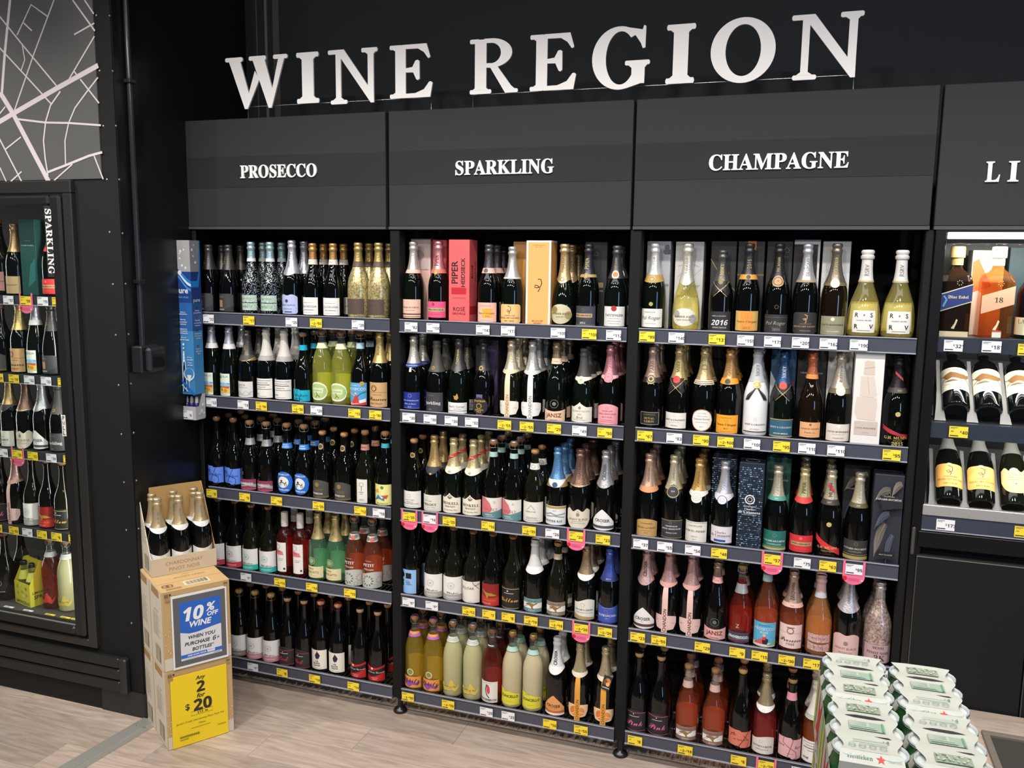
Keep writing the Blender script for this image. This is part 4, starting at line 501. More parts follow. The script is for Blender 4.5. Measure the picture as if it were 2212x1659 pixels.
'francois':('dark bottle, cobalt blue label and foil','champ','dark',(.60,'3a56b8'),None,[(.575,.635,'28306a',0,[('t','BRUT','n',0,.5,.6,'a8b0d8')])],[(.02,.27,2.1,'3f55a8','dip',[('d',-.1,.6,.12,6,'b07a5a'),('t','R.FRANÇOIS','s',0,.4,1.6,'d8dcec',.2),('t','BRUT','n',0,.25,.3,'c0c8e0'),('r',-1,1,.0,.06,'2c3a80'),('t','BLANC DE BLANCS','n',0,.82,1.0,'a8b4e0',.07)])]),
'spritz':('olive-gold bottle, orange label, purple script','soda',('gold',.76),None,('b07a50','c0b49a','b060a8'),[(.73,.765,'b060b0'),(.765,.795,'d89a4a')],[(.035,.19,2.2,'dd8f48','r',[('p',[(-.9,.6),(-.3,.5),(0,.8),(.4,.45),(.95,.55),(.7,.2),(.2,.3),(-.1,.05),(-.5,.3)],'8a4a9a'),('t','Spritz','c',0,.56,1.75,'2c1430',.55)]),(.21,.30,1.1,None,'r',[('q',0,.5,.45,.14,'d8d0a0'),('o',0,.5,.33,'7a8a50')])]),
'lemon':('cloudy lemon bottle, yellow fish-shaped label','soda',('cloud',.75),None,('a87850','c9c5bb','cfd6d8'),[(.735,.80,'cfd2cc',0,[('l',.35,1,.06,'8a8c84'),('l',.65,1,.06,'8a8c84')])],[(.05,.24,2.0,'ccb554','fish',[('t','Squealing Pig','c',0,.5,1.4,'6a5a20',.2)]+fine(.38,c='8a7830',w=.4))]),
'melon':('red rose bottle, white watermelon label','soda',('red',.80),None,('8a5a3c','b8b6b0','7a7a78'),[(.765,.815,'2a2a2e',0,[('l',.5,.6,.2,W)])],[(.03,.32,1.95,'dbd9d4','r',[('p',[(-.1,.82),(.05,.86),(.2,.7),(.22,.5),(.05,.38),(-.12,.55)],'cf3f48'),('w',[(-.12,.86),(-.25,.6),(-.1,.35),(.15,.22)],.05,'2f4f38'),('t','WATERMELON','b',0,.13,1.75,BK,.1),('l',.05,.3,.012,GR),('t','Sparkling Squirrel','i',0,.93,1.1,GR,.05)])]),
'zon':('cloudy cream bottle, round yellow label','soda',('cloud2',.74),None,('a87850','5a4a34','dfd048'),[(.75,.81,'a9cabc')],[(.05,.285,2.1,'d6cf3c','deg',[('t','ZONCELLO','b',0,.5,1.75,BK,.24),('t','LIMONCELLO SPRITZ','n',0,.2,.6,'6a662a',.06),('t','ZONZO','n',-.3,.8,.4,'6a662a',.06)])]),
'croseror':('dark bottle, orange peaked label, white foil','champ','dark',(.60,'!cfd0d2'),None,[(.545,.64,W,.06)],[(.02,.28,2.3,'d89a60','pt',[('t','CROSER','b',0,.47,1.2,'4a2a14',.17),('t','COFFEE BERRY','n',0,.34,.7,'8a5a30',.07),('r',-1,1,.02,.12,W),('r',-1,1,.15,.24,'c8642a')]),nk('CROSER','44464a',.65,.85,'b')]),
'chandonor':('dark bottle, orange strap, orange slice label','champ','dark',(.62,'b4a274'),None,[(.575,.635,'d8ccb8',.03)],[(.055,.225,2.2,'e8c4a0','cap',[('o',-.2,.5,.38,'d8743a'),('o',.25,.45,.34,'e08a4a'),('w',[(-.5,.2),(0,.5),(.3,.85)],.05,'f0d0a8'),('w',[(0,.5),(.6,.3)],.05,'f0d0a8')],.0012),(.0,.575,.5,'d99a3c','r',[('v','CHANDON','b',.05,.28,.46,'8a5a1c',1.4)],.0022)]),
'polw':('green bottle, white script label, white foil','champ','green',(.63,'d4d4d2'),None,[(.545,.64,'b08f50',.02,[('o',-.05,.45,.38,'c9a86a'),('q',-.05,.45,.25,.06,'5a4420')])],[(.03,.245,2.1,'dedcd6','r',[('t','Pol Roger','i',0,.48,1.7,'5a564e',.3),('t','CHAMPAGNE','n',-.1,.82,.9,GR,.08)]+fine(.2)),nk('POL ROGER','8a8880',.68,.86),(.27,.33,.5,None,'r',[('o',0,.5,.4,'a89a5a')])]),
'perblanc':('pale gold rounded bottle, oval floral label','pear','pale',(.56,'d6d1bd'),None,[(.52,.60,'@d6d1bd',.07)],[(.055,.26,1.9,'d9d6c6','o',[('o',-.6,.68,.2,'a09a94'),('o',.72,.42,.24,'a8a4a0'),('t','PERRIER JOUËT','s',0,.54,1.6,'4a463c',.14),('t','BLANC DE BLANCS','n',0,.36,1.1,'5a564a',.09)]),nk('PERRIER JOUËT','77705a',.64,.86,'i')]),
'moet16':('dark bottle, black label chalked 2016','champ','black',(.60,'55544f'),None,[],[(.43,.625,2.2,None,'r',[('p',[(-.85,.98),(.85,.98),(.62,.52),(.0,.36),(-.62,.52)],'101014'),('p',[(-.62,.52),(-.2,.42),(-.45,.02),(-.72,.22)],'101014'),('p',[(.62,.52),(.2,.42),(.45,.02),(.72,.22)],'101014'),('w',[(-.85,.95),(0,.42),(.5,.02)],.022,'@d8b860'),('w',[(.85,.95),(0,.42),(-.5,.02)],.022,'@d8b860')],.0022),(.01,.255,2.1,'28282c','r',[('t','2016','o',.05,.45,1.35,'e0deda',.36),('t','MOËT & CHANDON','s',0,.78,1.1,'c8c4b8',.1),('t','GRAND VINTAGE','b',.05,.2,1.1,'c8c4b8',.08),('r',-1,1,0,.08,'3a3a3e')]),nk('MOËT','c0aa70',.66,.86,'s'),med('8f7a40',.585,.65,.55,[])]),
'veuvegold':('dark bottle, ochre label, orange panel','champ','dark',(.63,'38383c'),None,[(.60,.655,'c8923c',0,[('o',-.05,.5,.4,'3a342c')])],[(.03,.25,2.1,'d2a95c','r',[('r',-.5,.4,.05,.98,'dd8f3a'),('t','Veuve Clicquot','s',0,.45,1.6,'6a4418',.2),('t','2015','s',-.05,.14,.6,'8a6428',.12),('d',-.05,.72,.1,7,'8a5a20')]),nk('2015','9a8a60',.68,.86)]),
'polk':('dark bottle, black script label, gold medal','champ','dark',(.62,'2d2d30'),None,[],[(.02,.22,2.1,'2a2a2c','r',[('t','Pol Roger','i',0,.5,1.6,'9a9480',.3),('t','2016','s',.05,.18,.6,'8a8470',.14),('l',.85,.98,.012,'7a765a')]+fine(.3,c='6a6654')),nk('POL ROGER','c0a860',.68,.86),(.525,.65,1.15,'b8946a','o',[('q',0,.5,.34,.06,'5a4420'),('t','PR','i',0,.5,.4,'5a4420')],.003),(.28,.33,.5,None,'r',[('d',0,.5,.5,7,'b0a060')])]),
'billblk':('dark bottle, black label, gold swirl','champ','dark',(.60,'b4b3b6'),None,[(.58,.605,'a08a6a')],[(.02,.255,2.1,'2d2c2f','rt',[('w',[(-.08,.9),(.12,.84),(.1,.7),(-.1,.64),(-.18,.7),(-.02,.72),(.05,.6),(0,.5)],.035,'c89a5a'),('t','BILLECART-SALMON','s',0,.34,1.75,'b8905a',.13),('t','VINTAGE 2013','s',0,.14,.8,'a89a80',.09),('t','CHAMPAGNE','n',0,.46,.9,'8a7450',.07)]),nk('BILLECART','8a8a8e',.64,.86)]),
'roedgrey':('brown bottle, grey green label, white seal','champ','brown',(.57,'6f6656'),None,[(.545,.58,'6a6048')],[(.02,.22,2.1,'8d8a70','r',[('o',0,.84,.1,'dcdac8'),('t','LOUIS ROEDERER','s',0,.54,1.7,'3f3c2c',.15),('t','VINTAGE 2015','b',.05,.18,.9,'e0decc',.08)]+fine(.4)),nk('ROEDERER','b09a5c',.66,.86,'s'),(.525,.625,.85,'d2cdb8','o',[('o',0,.5,.25,'e8e4d4')],.003)]),
'rsrv':('clear gold pear bottle, white square label','pear','pale',(.63,'!d2d0cc'),None,[(.635,.65,'b8a878')],[(.06,.31,1.45,'e2dfd8','r',[('t','R','b',-.62,.80,.45,'2c2420',.2),('t','S','b',.62,.80,.45,'2c2420',.2),('t','R','b',-.62,.28,.45,'2c2420',.2),('t','V','b',.62,.28,.48,'2c2420',.2),('o',0,.8,.04,'8a6a40'),('t','MAISON MUMM','s',0,.56,1.2,'5a4a3a',.08),('l',.1,.55,.02,GR)]),nk('RSRV','8a8888',.70,.84)]),
'duval':('dark bottle, black square label, pink foil','champ','dark',(.62,'b08f80'),None,[(.56,.62,'2a2424',.0)],[(.05,.21,1.75,'1a1a1c','r',[('r',-.95,.95,.02,.04,'c8c0a8'),('r',-.95,.95,.94,.96,'c8c0a8'),('r',-.97,-.94,.02,.96,'c8c0a8'),('r',.94,.97,.02,.96,'c8c0a8'),('t','DUVAL','s',0,.5,1.0,'b09a5a',.22),('t','LEROY','s',0,.26,1.0,'b09a5a',.22),('t','CHAMPAGNE','n',0,.78,1.2,'8a7a4a',.1)]),nk('PARIS','7a5a4c',.66,.84),(.545,.665,.95,'b8a478','o',[('q',0,.5,.33,.08,'2a2420'),('o',0,.5,.15,'2a2420')],.003)]),
'moet':('dark bottle, white label, black cravat, red seal','champ','dark',(.60,'bba25e'),None,[],[(.43,.625,2.2,None,'r',[('p',[(-.85,.98),(.85,.98),(.62,.52),(.0,.36),(-.62,.52)],'101014'),('p',[(-.62,.52),(-.2,.42),(-.45,.02),(-.72,.22)],'101014'),('p',[(.62,.52),(.2,.42),(.45,.02),(.72,.22)],'101014'),('w',[(-.85,.95),(0,.42),(.5,.02)],.022,'@d8b860'),('w',[(.85,.95),(0,.42),(-.5,.02)],.022,'@d8b860')],.0022),(.03,.215,2.1,'dedad2','r',[('t','MOËT & CHANDON','s',0,.55,1.8,'3f3a32',.18),('d',0,.82,.1,7,'8a7a4a'),('t','IMPERIAL','n',0,.18,.7,GR,.08)]+fine(.38)),nk('MOËT','6a5420',.66,.85,'s'),(.565,.65,.85,'c0281f','o',[('q',0,.5,.3,.05,'d8584a')],.0035)]),
'laurent':('dark bottle, round white label, gold foil','champ','dark',(.60,'b8a468'),None,[(.56,.61,'d8cfb4',0,[('l',.3,1,.14,'7a3a34'),('l',.7,1,.1,'7a3a34')])],[(.02,.275,1.9,'b88a70','o',[('p',[(.94*math.cos(a*.3927),.5+.47*math.sin(a*.3927)) for a in range(16)],'e4e0da'),('t','Laurent-Perrier','s',0,.55,1.45,'4a4640',.12),('t','LA CUVÉE','n',0,.82,.7,GR,.08),('t','BRUT','n',0,.2,.3,GR,.07)]+fine(.68,.4)),(.72,.80,.6,None,'r',[('q',0,.5,.35,.08,'7a6a34')],.0026)]),
'veuvey':('dark bottle, bright orange-yellow label','champ','dark',(.63,'c08a3c'),None,[(.585,.655,'e0942a',.01,[('o',-.1,.5,.42,'3a3430')])],[(.015,.23,2.1,'eb9d2c','r',[('t','Veuve Clicquot','s',0,.46,1.65,'4a2c10',.2),('t','BRUT','n',0,.26,.35,'4a2c10',.08),('d',0,.7,.1,7,'8a5a14'),('t','CHAMPAGNE','n',-.05,.85,1.0,'b8741a',.07)]+fine(.1,c='8a5a14')),nk('CLICQUOT','7a5418',.68,.86)]),
'moetice':('all white bottle, black cravat, gold seal','champ','white',(.62,'!aeb2b6'),None,[],[(.04,.235,2.1,'dcdcda','r',[('t','MOËT & CHANDON','s',0,.52,1.75,'3a3a3c',.18),('r',-1,1,.05,.12,'5a4438'),('d',0,.8,.1,7,GR),('t','ICE IMPÉRIAL','n',0,.25,.7,GR,.08)]),(.40,.60,2.2,None,'r',[('p',[(-.05,.78),(.05,.95),(-.72,.35),(-.85,.08),(-.55,.12)],'1c1c20'),('p',[(.05,.78),(-.05,.95),(.72,.35),(.88,.08),(.55,.12)],'1c1c20'),('w',[(-.85,.08),(0,.95)],.02,'@c8a24a'),('w',[(.88,.08),(0,.95)],.02,'@c8a24a')],.0024),nk('MOËT','8a8c90',.66,.85,'s'),(.555,.635,.85,'@c8a24a','o',[('q',0,.5,.3,.05,'7a5c20')],.004)]),
'moetnec':('green bottle, teal label, blue foil, red seal','champ','green',(.60,'1f4f80'),None,[],[(.43,.625,2.2,None,'r',[('p',[(-.85,.98),(.85,.98),(.62,.52),(.0,.36),(-.62,.52)],'101014'),('p',[(-.62,.52),(-.2,.42),(-.45,.02),(-.72,.22)],'101014'),('p',[(.62,.52),(.2,.42),(.45,.02),(.72,.22)],'101014'),('w',[(-.85,.95),(0,.42),(.5,.02)],.022,'@d8b860'),('w',[(.85,.95),(0,.42),(-.5,.02)],.022,'@d8b860')],.0022),(.02,.225,2.1,'2a5a72','r',[('t','MOËT & CHANDON','s',0,.55,1.8,'c8ccc8',.18),('t','NECTAR IMPÉRIAL','b',0,.2,1.2,'d8d8d0',.09),('r',-1,1,.0,.06,'a8945a'),('r',-1,1,.95,1,'a8945a')]),nk('MOËT','b8bcc0',.66,.85,'s'),(.565,.65,.85,'c03a38','o',[('q',0,.5,.3,.05,'d8685a')],.0035),(.90,.95,.5,None,'r',[('*',0,.5,.4,'d8d8d0')],.0015)]),
'mignon':('dark bottle, small peach label, orange foil','pros','brown',(.735,'c8641e'),None,[(.69,.74,'dd8f50',0,[('t','MIGNON','n',0,.5,.5,'6a3a1a')])],[(.04,.21,1.75,'dba272','r',[('t','CHARLES MIGNON','s',0,.57,1.7,'5a3a20',.15),('t','Premier Cru','i',0,.32,1.0,'6a4a2a',.16),('o',0,.85,.07,'7a5a30')]+fine(.14))]),
'roed':('dark bottle, pale grey label, white seal','champ','dark',(.58,'b8ad98'),None,[(.545,.60,'6a604c')],[(.02,.21,2.1,'d8cfc4','r',[('o',0,.86,.11,'e8e4da'),('t','LOUIS ROEDERER','s',0,.55,1.7,'3f3a32',.15),('t','COLLECTION','n',0,.18,.8,'6a645a',.08)]+fine(.4)),nk('ROEDERER','77705e',.66,.86,'s'),(.525,.635,.9,'cfc8b4','o',[('o',0,.5,.25,'e8e4d4')],.003)]),
'mumm15':('dark bottle, red sash, gold lettering 2015','champ','dark',(.65,'2c2426'),None,[(.60,.655,'3c3634',0,[('t','1827','s',.1,.5,.5,'b0a070')])],[(.0,.25,2.3,None,'r',[('p',[(-1,1.0),(-.6,.85),(.2,.62),(1,.55),(1,.30),(.5,.45),(-.4,.6),(-1,.8)],'a82a38'),('t','G.H. MUMM','s',0,.42,1.6,'c8a85a',.18),('t','2015','s',.1,.16,.8,'c8b878',.16),('t','MILLÉSIMÉ','n',.1,.3,.7,'a89050',.07)]),(.72,.82,1.4,None,'r',[('p',[(-1,.9),(1,.1),(1,.4),(-1,1.2)],'a83a48')],.0026),(.34,.40,.4,None,'r',[('o',0,.5,.45,'b8a868')])]),
'henri':('dark bottle, copper label and copper foil','champ','dark',(.60,'c0977c'),None,[(.545,.615,'cf8f62',.02)],[(.005,.225,2.1,'bb955c','arch',[('t','HENRI LAURENT','s',0,.5,1.6,'5a4420',.2),('t','CHAMPAGNE','n',0,.74,1.0,'6a5428',.08),('t','BRUT','n',0,.22,.3,'6a5428',.08)]+fine(.34,c='7a6430')),nk('HENRI LAURENT','7a5a44',.66,.86)]),
'royal':('dark bottle, dark label, dark blue medallion','champ','dark',(.60,'c4bb92'),None,[],[(.01,.245,2.1,'35343c','r',[('t','CHAMPAGNE','s',0,.66,1.0,W,.11),('t','ROYAL MONTCOURT','s',0,.52,1.65,W,.11),('d',-.1,.84,.08,7,'c8b478'),('t','GRANDE CUVÉE','b',0,.32,.9,'c8c4b8',.08),('r',-1,1,.06,.08,'a8945a'),('r',-1,1,.95,.97,'a8945a')]),nk('CHAMPAGNE','8a8058',.70,.86),(.50,.66,1.25,'2c2c38','o',[('q',0,.5,.4,.04,'c8b478'),('t','RM','s',0,.52,.6,'c8b478')],.003)]),
'marcel':('dark bottle, white label, golden foil','champ','dark',(.60,'c9993a'),None,[(.545,.62,'d8d4c8',.04)],[(.0,.255,2.25,'dcd9ce','r',[('t','MARCEL PIERRE','s',0,.55,1.75,'4a463a',.18),('t','CHAMPAGNE','n',0,.8,1.1,'8a8674',.09),('t','ÉPERNAY','n',0,.3,.5,GR,.07),('t','BRUT','n',0,.16,.3,GR,.07),('r',-.97,.97,.02,.035,'a8a080'),('r',-.97,.97,.95,.965,'a8a080')]),(.485,.63,1.1,'dcd9d2','o',[('q',0,.5,.3,.05,'b8b4a8'),('o',0,.5,.2,'c8c4b8')],.003),nk('CHAMPAGNE','7a5a1c',.66,.86)]),
'cazan':('dark bottle, framed white label, silver foil','champ','dark',(.60,'b9bac4'),None,[(.525,.62,'cfccd2',.06)],[(.02,.245,2.2,'1a1a20','r',[('r',-.94,.94,.06,.94,'d8d2d6'),('t','Charles','s',0,.62,.8,'4a4456',.13),('t','de Cazanove','s',0,.46,1.6,'4a4456',.18),('r',-.5,.4,.12,.24,'2a4a9a')]+fine(.34)),(.485,.62,1.0,None,'o',[('o',0,.5,.34,'e0dce0'),('q',0,.5,.36,.05,'3a3a5a'),('d',0,.5,.2,8,'3a5aa8')],.0046)]),
'cangreen':('dark bottle, emerald label, cream foil','champ','dark',(.64,'c2b896'),None,[(.60,.65,'4f9088',0,[('t','1868','n',0,.5,.5,'c8d8d0')])],[(.01,.25,2.2,'1f6a62','r',[('t','CANARD-DUCHÊNE','s',0,.5,1.75,'d8dcd0',.2),('t','CHAMPAGNE','n',0,.33,1.1,'b8ccc0',.08),('d',.05,.78,.1,7,'c8b060'),('r',-1,1,.06,.16,'b8a868'),('r',-1,1,.2,.22,'b8a868')]),(.70,.78,.7,None,'r',[('t','CD','n',0,.5,.5,'5a8a80',.6)],.0026)]),
'pipred':('dark bottle, bright red label, gold foil','champ','dark',(.66,'c8b878'),None,[(.595,.665,'cf3a34',.02,[('d',-.1,.5,.3,6,'e08a80')])],[(.03,.23,2.2,'cc2f36','r',[('r',-.75,.85,.38,.6,'b89a6a'),('t','PIPER-HEIDSIECK','b',.05,.49,1.45,'3a2418',.13),('o',0,.82,.09,'e06a60')]+fine(.2,c='e07a70')),nk('PIPER','5a5020',.69,.86)]),
'mumm':('dark bottle, red sash on label and foil','champ','dark',(.66,'c8bb94'),None,[(.605,.665,'3a3430',0,[('t','1827','s',-.1,.5,.5,'b8a878')])],[(.0,.28,2.3,None,'r',[('p',[(-1,.95),(-.55,.78),(.1,.55),(.9,.38),(1,.08),(.5,.22),(-.3,.42),(-1,.70)],'cf2f35'),('t','G.H. MUMM','s',-.05,.42,1.4,'c8b070',.16),('t','CHAMPAGNE','n',0,.28,.9,'a89050',.07),('l',.14,.5,.012,'8a3a34')]),(.70,.85,1.3,None,'r',[('p',[(-1,.75),(1,.25),(1,.5),(-1,1.0)],'cf2f35')],.0026),nk('MUMM','3a2a20',.69,.86),(.36,.42,.4,None,'r',[('o',0,.5,.45,'b8a868')])]),
'canblk':('dark bottle, black and gold label, cream foil','champ','black',(.645,'c6bb96'),None,[(.605,.655,'5a5238',0,[('t','1868','n',0,.5,.5,'c8c0a0')])],[(.01,.24,2.2,'33322e','r',[('t','CANARD-DUCHÊNE','s',0,.58,1.75,'cfcabb',.18),('t','CHAMPAGNE','n',0,.42,1.0,'9a947c',.07),('d',.05,.82,.1,7,'b8a868'),('r',-1,1,.04,.2,'a8935a'),('r',-1,1,.26,.28,'a8935a')]),(.70,.78,.7,None,'r',[('t','CD','n',0,.5,.5,'5a8a80',.6)],.0026)]),
'crosrose':('dark bottle, white peaked label, pale rose foil','champ','dark',(.60,'c79a92'),None,[(.555,.64,'@c9a098',.06)],[cap_('e0dcd8','5a3a34','4a3430'),nk('CROSER','5a3a38',.65,.85,'b')]),
'chanrose':('dark bottle, pale pink strap, pink foil','champ','dark',(.60,'b98a82'),None,[(.565,.62,'c8968c',.03)],[chan('dbb8b0'),strap('dfbab0','6a4038')]),
'janszrose':('dark bottle, pink label, ring emblem','pros','black',(.80,'8a6f58'),None,[(.725,.805,'d8a09c',0,[('t','ROSÉ','n',0,.5,.6,'7a4a4a')])],[(.02,.175,2.2,'dfa49c','dip',[('t','JANSZ','b',0,.48,1.6,'5a2c34',.45),('t','TASMANIA','n',0,.14,.8,'5a2c34',.1)]),(.185,.305,1.0,None,'r',[('q',0,.5,.42,.05,'5f6860'),('o',0,.5,.2,'5f6860')])]),
'zrose':('ruby bottle, marbled teal and purple label','burg',('red',.82),None,('a8845a','c9c5bb',None),[(.64,.76,'@b4b8b8')],[(.025,.155,2.0,'4a3a50','r',[('p',[(-1,.3),(-.2,.5),(1,.3),(1,.55),(-.1,.7),(-1,.5)],'5f9a94'),('p',[(-1,.1),(.2,.3),(1,.1),(1,.2),(.1,.4),(-1,.2)],'8a4a5a'),('t','PROSECCO','b',0,.55,1.7,'d8d4d8',.3)]),(.18,.30,1.4,None,'r',[('t','Z','n',-.1,.5,.4,'d8b8a8',.95)])]),
'postrose':('amber rose bottle, blue poster label','burg',('orange',.80),None,('8f6a45','b8b6b0','9fc0d0'),[(.77,.85,'a4bfc0')],[(.02,.31,2.1,'58a8cc','r',[('r',-1,1,0,.16,'d8d0c0'),('p',[(-.9,.1),(-.2,.35),(.2,.1)],'c8565a'),('p',[(.2,.05),(1,.05),(1,.3)],'7ab08a'),('p',[(-.1,.12),(.25,.1),(.35,.3),(.1,.38),(-.15,.28)],'2a1c2c'),('o',.0,.47,.06,'d8b49a'),('p',[(-.15,.4),(.15,.42),(.1,.28),(-.1,.28)],'c83a40'),('t','DE BORTOLI','n',0,.88,.9,'2a4a6a',.07),('t','PROSECCO','n',0,.73,1.6,W,.13),('t','ROSÉ','n',0,.60,.8,W,.11)])]),
'brownrose':('rose bottle, pale pink prosecco label','champ','orange',(.60,'b08f7c'),None,[(.56,.61,'d8aa9c',0,[('t','rosé','n',0,.5,.5,'6a3a34')])],[(.05,.35,2.1,'e2c4bc','r',[('q',0,.74,.12,.03,'6a5a34'),('w',[(-.3,.88),(.3,.88)],.03,'6a5a34'),('l',.66,1,.008,'b08a84'),('t','Prosecco','c',.05,.36,1.75,'3a2824',.18),('t','rosé','n',.05,.2,.6,'6a4a44',.12),('d',-.8,.1,.08,6,'c88a84'),('d',.7,.1,.1,6,'c88a84'),('d',.85,.6,.08,6,'c88a84')]),nk('BROWN','4a3028',.64,.86)]),
'glitrose':('peach bottle, pink glitter label','pros','peach',(.77,'!c9a09c'),None,[(.71,.775,'b9bcc0')],[(.175,.275,1.9,'~c9a29c','r',[('t','BOTTEGA','n',0,.5,1.1,'8a6864',.5)]),(.065,.165,1.9,'~c9a29c','dip',[('t','ROSÉ','n',0,.5,.8,'8a6864',.5)])]),
'burgerose':('dark bottle, pink shield label, silver pink foil','champ','dark',(.58,'bdb4b8'),None,[(.545,.60,'@c4bcc0',.04)],[(.0,.30,2.2,'d6b0aa','notch',[('o',0,.66,.08,'8a7a76'),('t','GRANT BURGE','n',0,.46,1.5,'8a706c',.1),('t','PROSECCO','n',0,.30,.9,'8a706c',.08)]),nk('GRANT BURGE','77706f',.64,.86)]),
'sensi':('pink glitter bottle, dusty pink label','champ','glitpink',(.80,'c4b4ae'),None,[],[(.03,.25,2.2,'b9989a','r',[('t','SENSI','s',0,.85,.9,'4a3434',.14),('t','PINOT NOIR','s',0,.56,1.5,'5a3c3e',.14),('t','3K','s',.1,.28,.8,'4a3034',.32)])]),
'pinkscript':('black bottle, black label, pink script','burg','black',None,('b08a5a',None,'2a2a2c'),[],[(.01,.30,2.2,'232122','arch',[('l',.86,.98,.018,'d0608a'),('l',.05,.98,.018,'d0608a'),('t','Pink','c',0,.38,1.4,'dc6a9a',.42),('*',-.05,.80,.035,W),('l',.69,.42,.022,'c8c4c4')])]),
'ytrose':('coral rose bottle, brown marsupial label','burg',('orange',.70),None,('a87c50','4a4034',None),[(.70,.79,'c4a498')],[ytail('8f6f64')]),
'ybcoral':('dark bottle, coral label','burg','black',None,('c8a05a',None,'b0605a'),[],[(.055,.275,2.3,'d27562','yb',[('t','yb.','i',-.5,.72,.5,'4a1f1c',.3),('t','by Yarra Burn','i',.1,.45,1.2,'5a2420',.12),('w',[(.75,.98),(-.1,.0)],.03,'4a1f1c'),('w',[(.3,.7),(.75,.4),(.6,.02)],.02,'4a1f1c')])]),
'jacrose':('rose bottle, white label, beige capsule','champ','pinkdr',(.60,'a8956a'),None,[(.545,.62,W,.05,[('d',-.05,.35,.25,6,'6a5a3a')])],[(.03,.255,2.2,'d8d3cc','wave',[('d',-.1,.70,.11,7,'a8884a'),('t',"JACOB'S CREEK",'s',0,.42,1.6,'4a463c',.15),('t','SPARKLING ROSÉ','n',0,.26,1.0,'6a665a',.08)])]),
'yarrapink':('dark bottle, pale pink angled label','burg','black',None,('b08a5a',None,'2a2a2c'),[(.735,.83,'d88fa0')],[(.03,.30,2.3,'dcaaae','yb',[('w',[(-.5,.98),(-.55,.75),(-.1,.55),(.4,.35),(.5,.1),(.3,.0)],.03,'9a5a50'),('w',[(.2,.95),(-.2,.05)],.03,'9a5a50'),('t','Yarra','i',-.7,.62,.5,'6a3a38',.2),('t','Burn','i',.6,.55,.55,'6a3a38',.2)]+fine(.25,c='9a6a68',w=.3))]),
'striperose':('amber rose bottle, ribbed cream foil','champ',('amber',.72),(.60,'!cfccc2'),None,[(.55,.63,'cfccc2',0),(.560,.566,GR),(.576,.582,GR),(.592,.598,GR)],[(.03,.30,2.3,'e2dfd8','r',[('l',.9,.8,.02,'6a6864'),('l',.78,.6,.02,'6a6864'),('l',.66,.75,.03,'4a4844'),('l',.54,.4,.02,'6a6864'),('t','ROSÉ','b',-.5,.2,.5,BK,.1)])]),
# kinds seen only in the fridge and the liquor cabinet
'goldtan':('dark bottle, tan label, gold foil','champ','dark',(.60,'b98f58'),None,[],[(.02,.26,2.2,'b59a70','r',[('t','HENRI LAURENT','s',0,.5,1.5,'6a5430',.16)])]),
'pinkbig':('dark bottle, dusty rose label','champ','brown',None,CORK,[],[(.05,.30,2.3,'c08a88','r',[('r',-1,1,.48,.52,'8a5a58')])]),
'etch':('dark bottle, white etched lettering','burg','dark',None,CORKB,[],[(.10,.34,1.6,None,'r',[('t','Prosecco','c',0,.2,1.5,OW,.2),('q',0,.7,.16,.04,GR)])]),
'piglet':('clear red bottle, red fish-shaped label','soda',('red',.72),None,('a87850','c9c5bb','cfd6d8'),[(.735,.80,'b4b6b4')],[(.05,.24,2.0,'c83a30','fish',[])]),
'hare':('dark still bottle, cream running-hare label','bord','black',(.80,'!2a2a2c','S'),None,[],[(.20,.52,2.7,'e2dcc8','r',[('p',[(-.8,.66),(-.3,.80),(.2,.72),(.6,.72),(.8,.82),(.85,.70),(.55,.54),(.2,.48),(-.2,.54),(-.5,.46)],'8a6030'),('w',[(-.5,.56),(-.85,.42)],.03,'6a4a28'),('w',[(.5,.55),(.9,.34)],.03,'6a4a28'),('w',[(-.8,.66),(-.95,.7)],.03,'6a4a28'),('p',[(-.7,.4),(-.2,.46),(.1,.38),(-.4,.36)],'7a6448')]+fine(.9,.24,.12,c='9a9078'))]),
'billlie':('dark bottle lying back, apricot label','champ','dark',(.60,'b0aca8'),None,[],[(.13,.40,2.5,'f0b25e','rt',[('w',[(-.12,.92),(.12,.85),(.12,.68),(-.1,.6),(-.22,.68),(-.1,.72),(.05,.6),(-.02,.5)],.03,'4a1c1c'),('t','BILLECART-SALMON','s',0,.32,1.6,'7a4a20',.12),('t','BRUT ROSÉ','s',0,.15,.8,'7a4a20',.08),('t','CHAMPAGNE','n',0,.44,.9,'8a5a30',.06)])]),
'shield':('dark bottle lying back, beige shield label','champ','olive',(.60,'b0aca0'),None,[],[(.12,.42,2.2,'cfb282','sh',[]+fine(.7,.6,.5,c='7a6440')+[('*',0,.35,.05,'7a6440')])]),
})
# ---------- gift boxes (front face and right-hand face prints)
def gift(name,label,x,y,z,wd,d,h,c,fp=(),sp=(),edge=None,top=None,rz=0):
    t=thing(name,label,'box',(x,y,z),rz,'gift boxes on the shelves')
    b=MB(); b.bbox(-wd/2,wd/2,0,d,0,h,M(c,'p'),.0015); obj('carton',b,t)
    b=MB()
    if fp: draw(b,fp,0,0,wd/2,h,front(0),mx=0)
    if fp: obj('front_print',b,t)
    if sp:
        b=MB(); draw(b,sp,d/2,0,d/2,h,lambda s,zz,off:(wd/2+off,s,zz),mx=0); obj('side_print',b,t)
    if top:
        b=MB(); draw(b,top,0,d/2,wd/2,d,lambda s,yy,off:(s,yy-d/2,h+off),mx=0); obj('top_print',b,t)
    return t
# ---------- the room
BLK=M('1b1b1c','x'); BLKM=M('1c1c1c','k'); HDR=M('2d2d2d','k'); HDR2=M('232425','k'); WALL=M('292c2f','k')
def struct(name,mb,parent=None):
    o=obj(name,mb,parent)
    if not parent: o['kind']='structure'
    return o
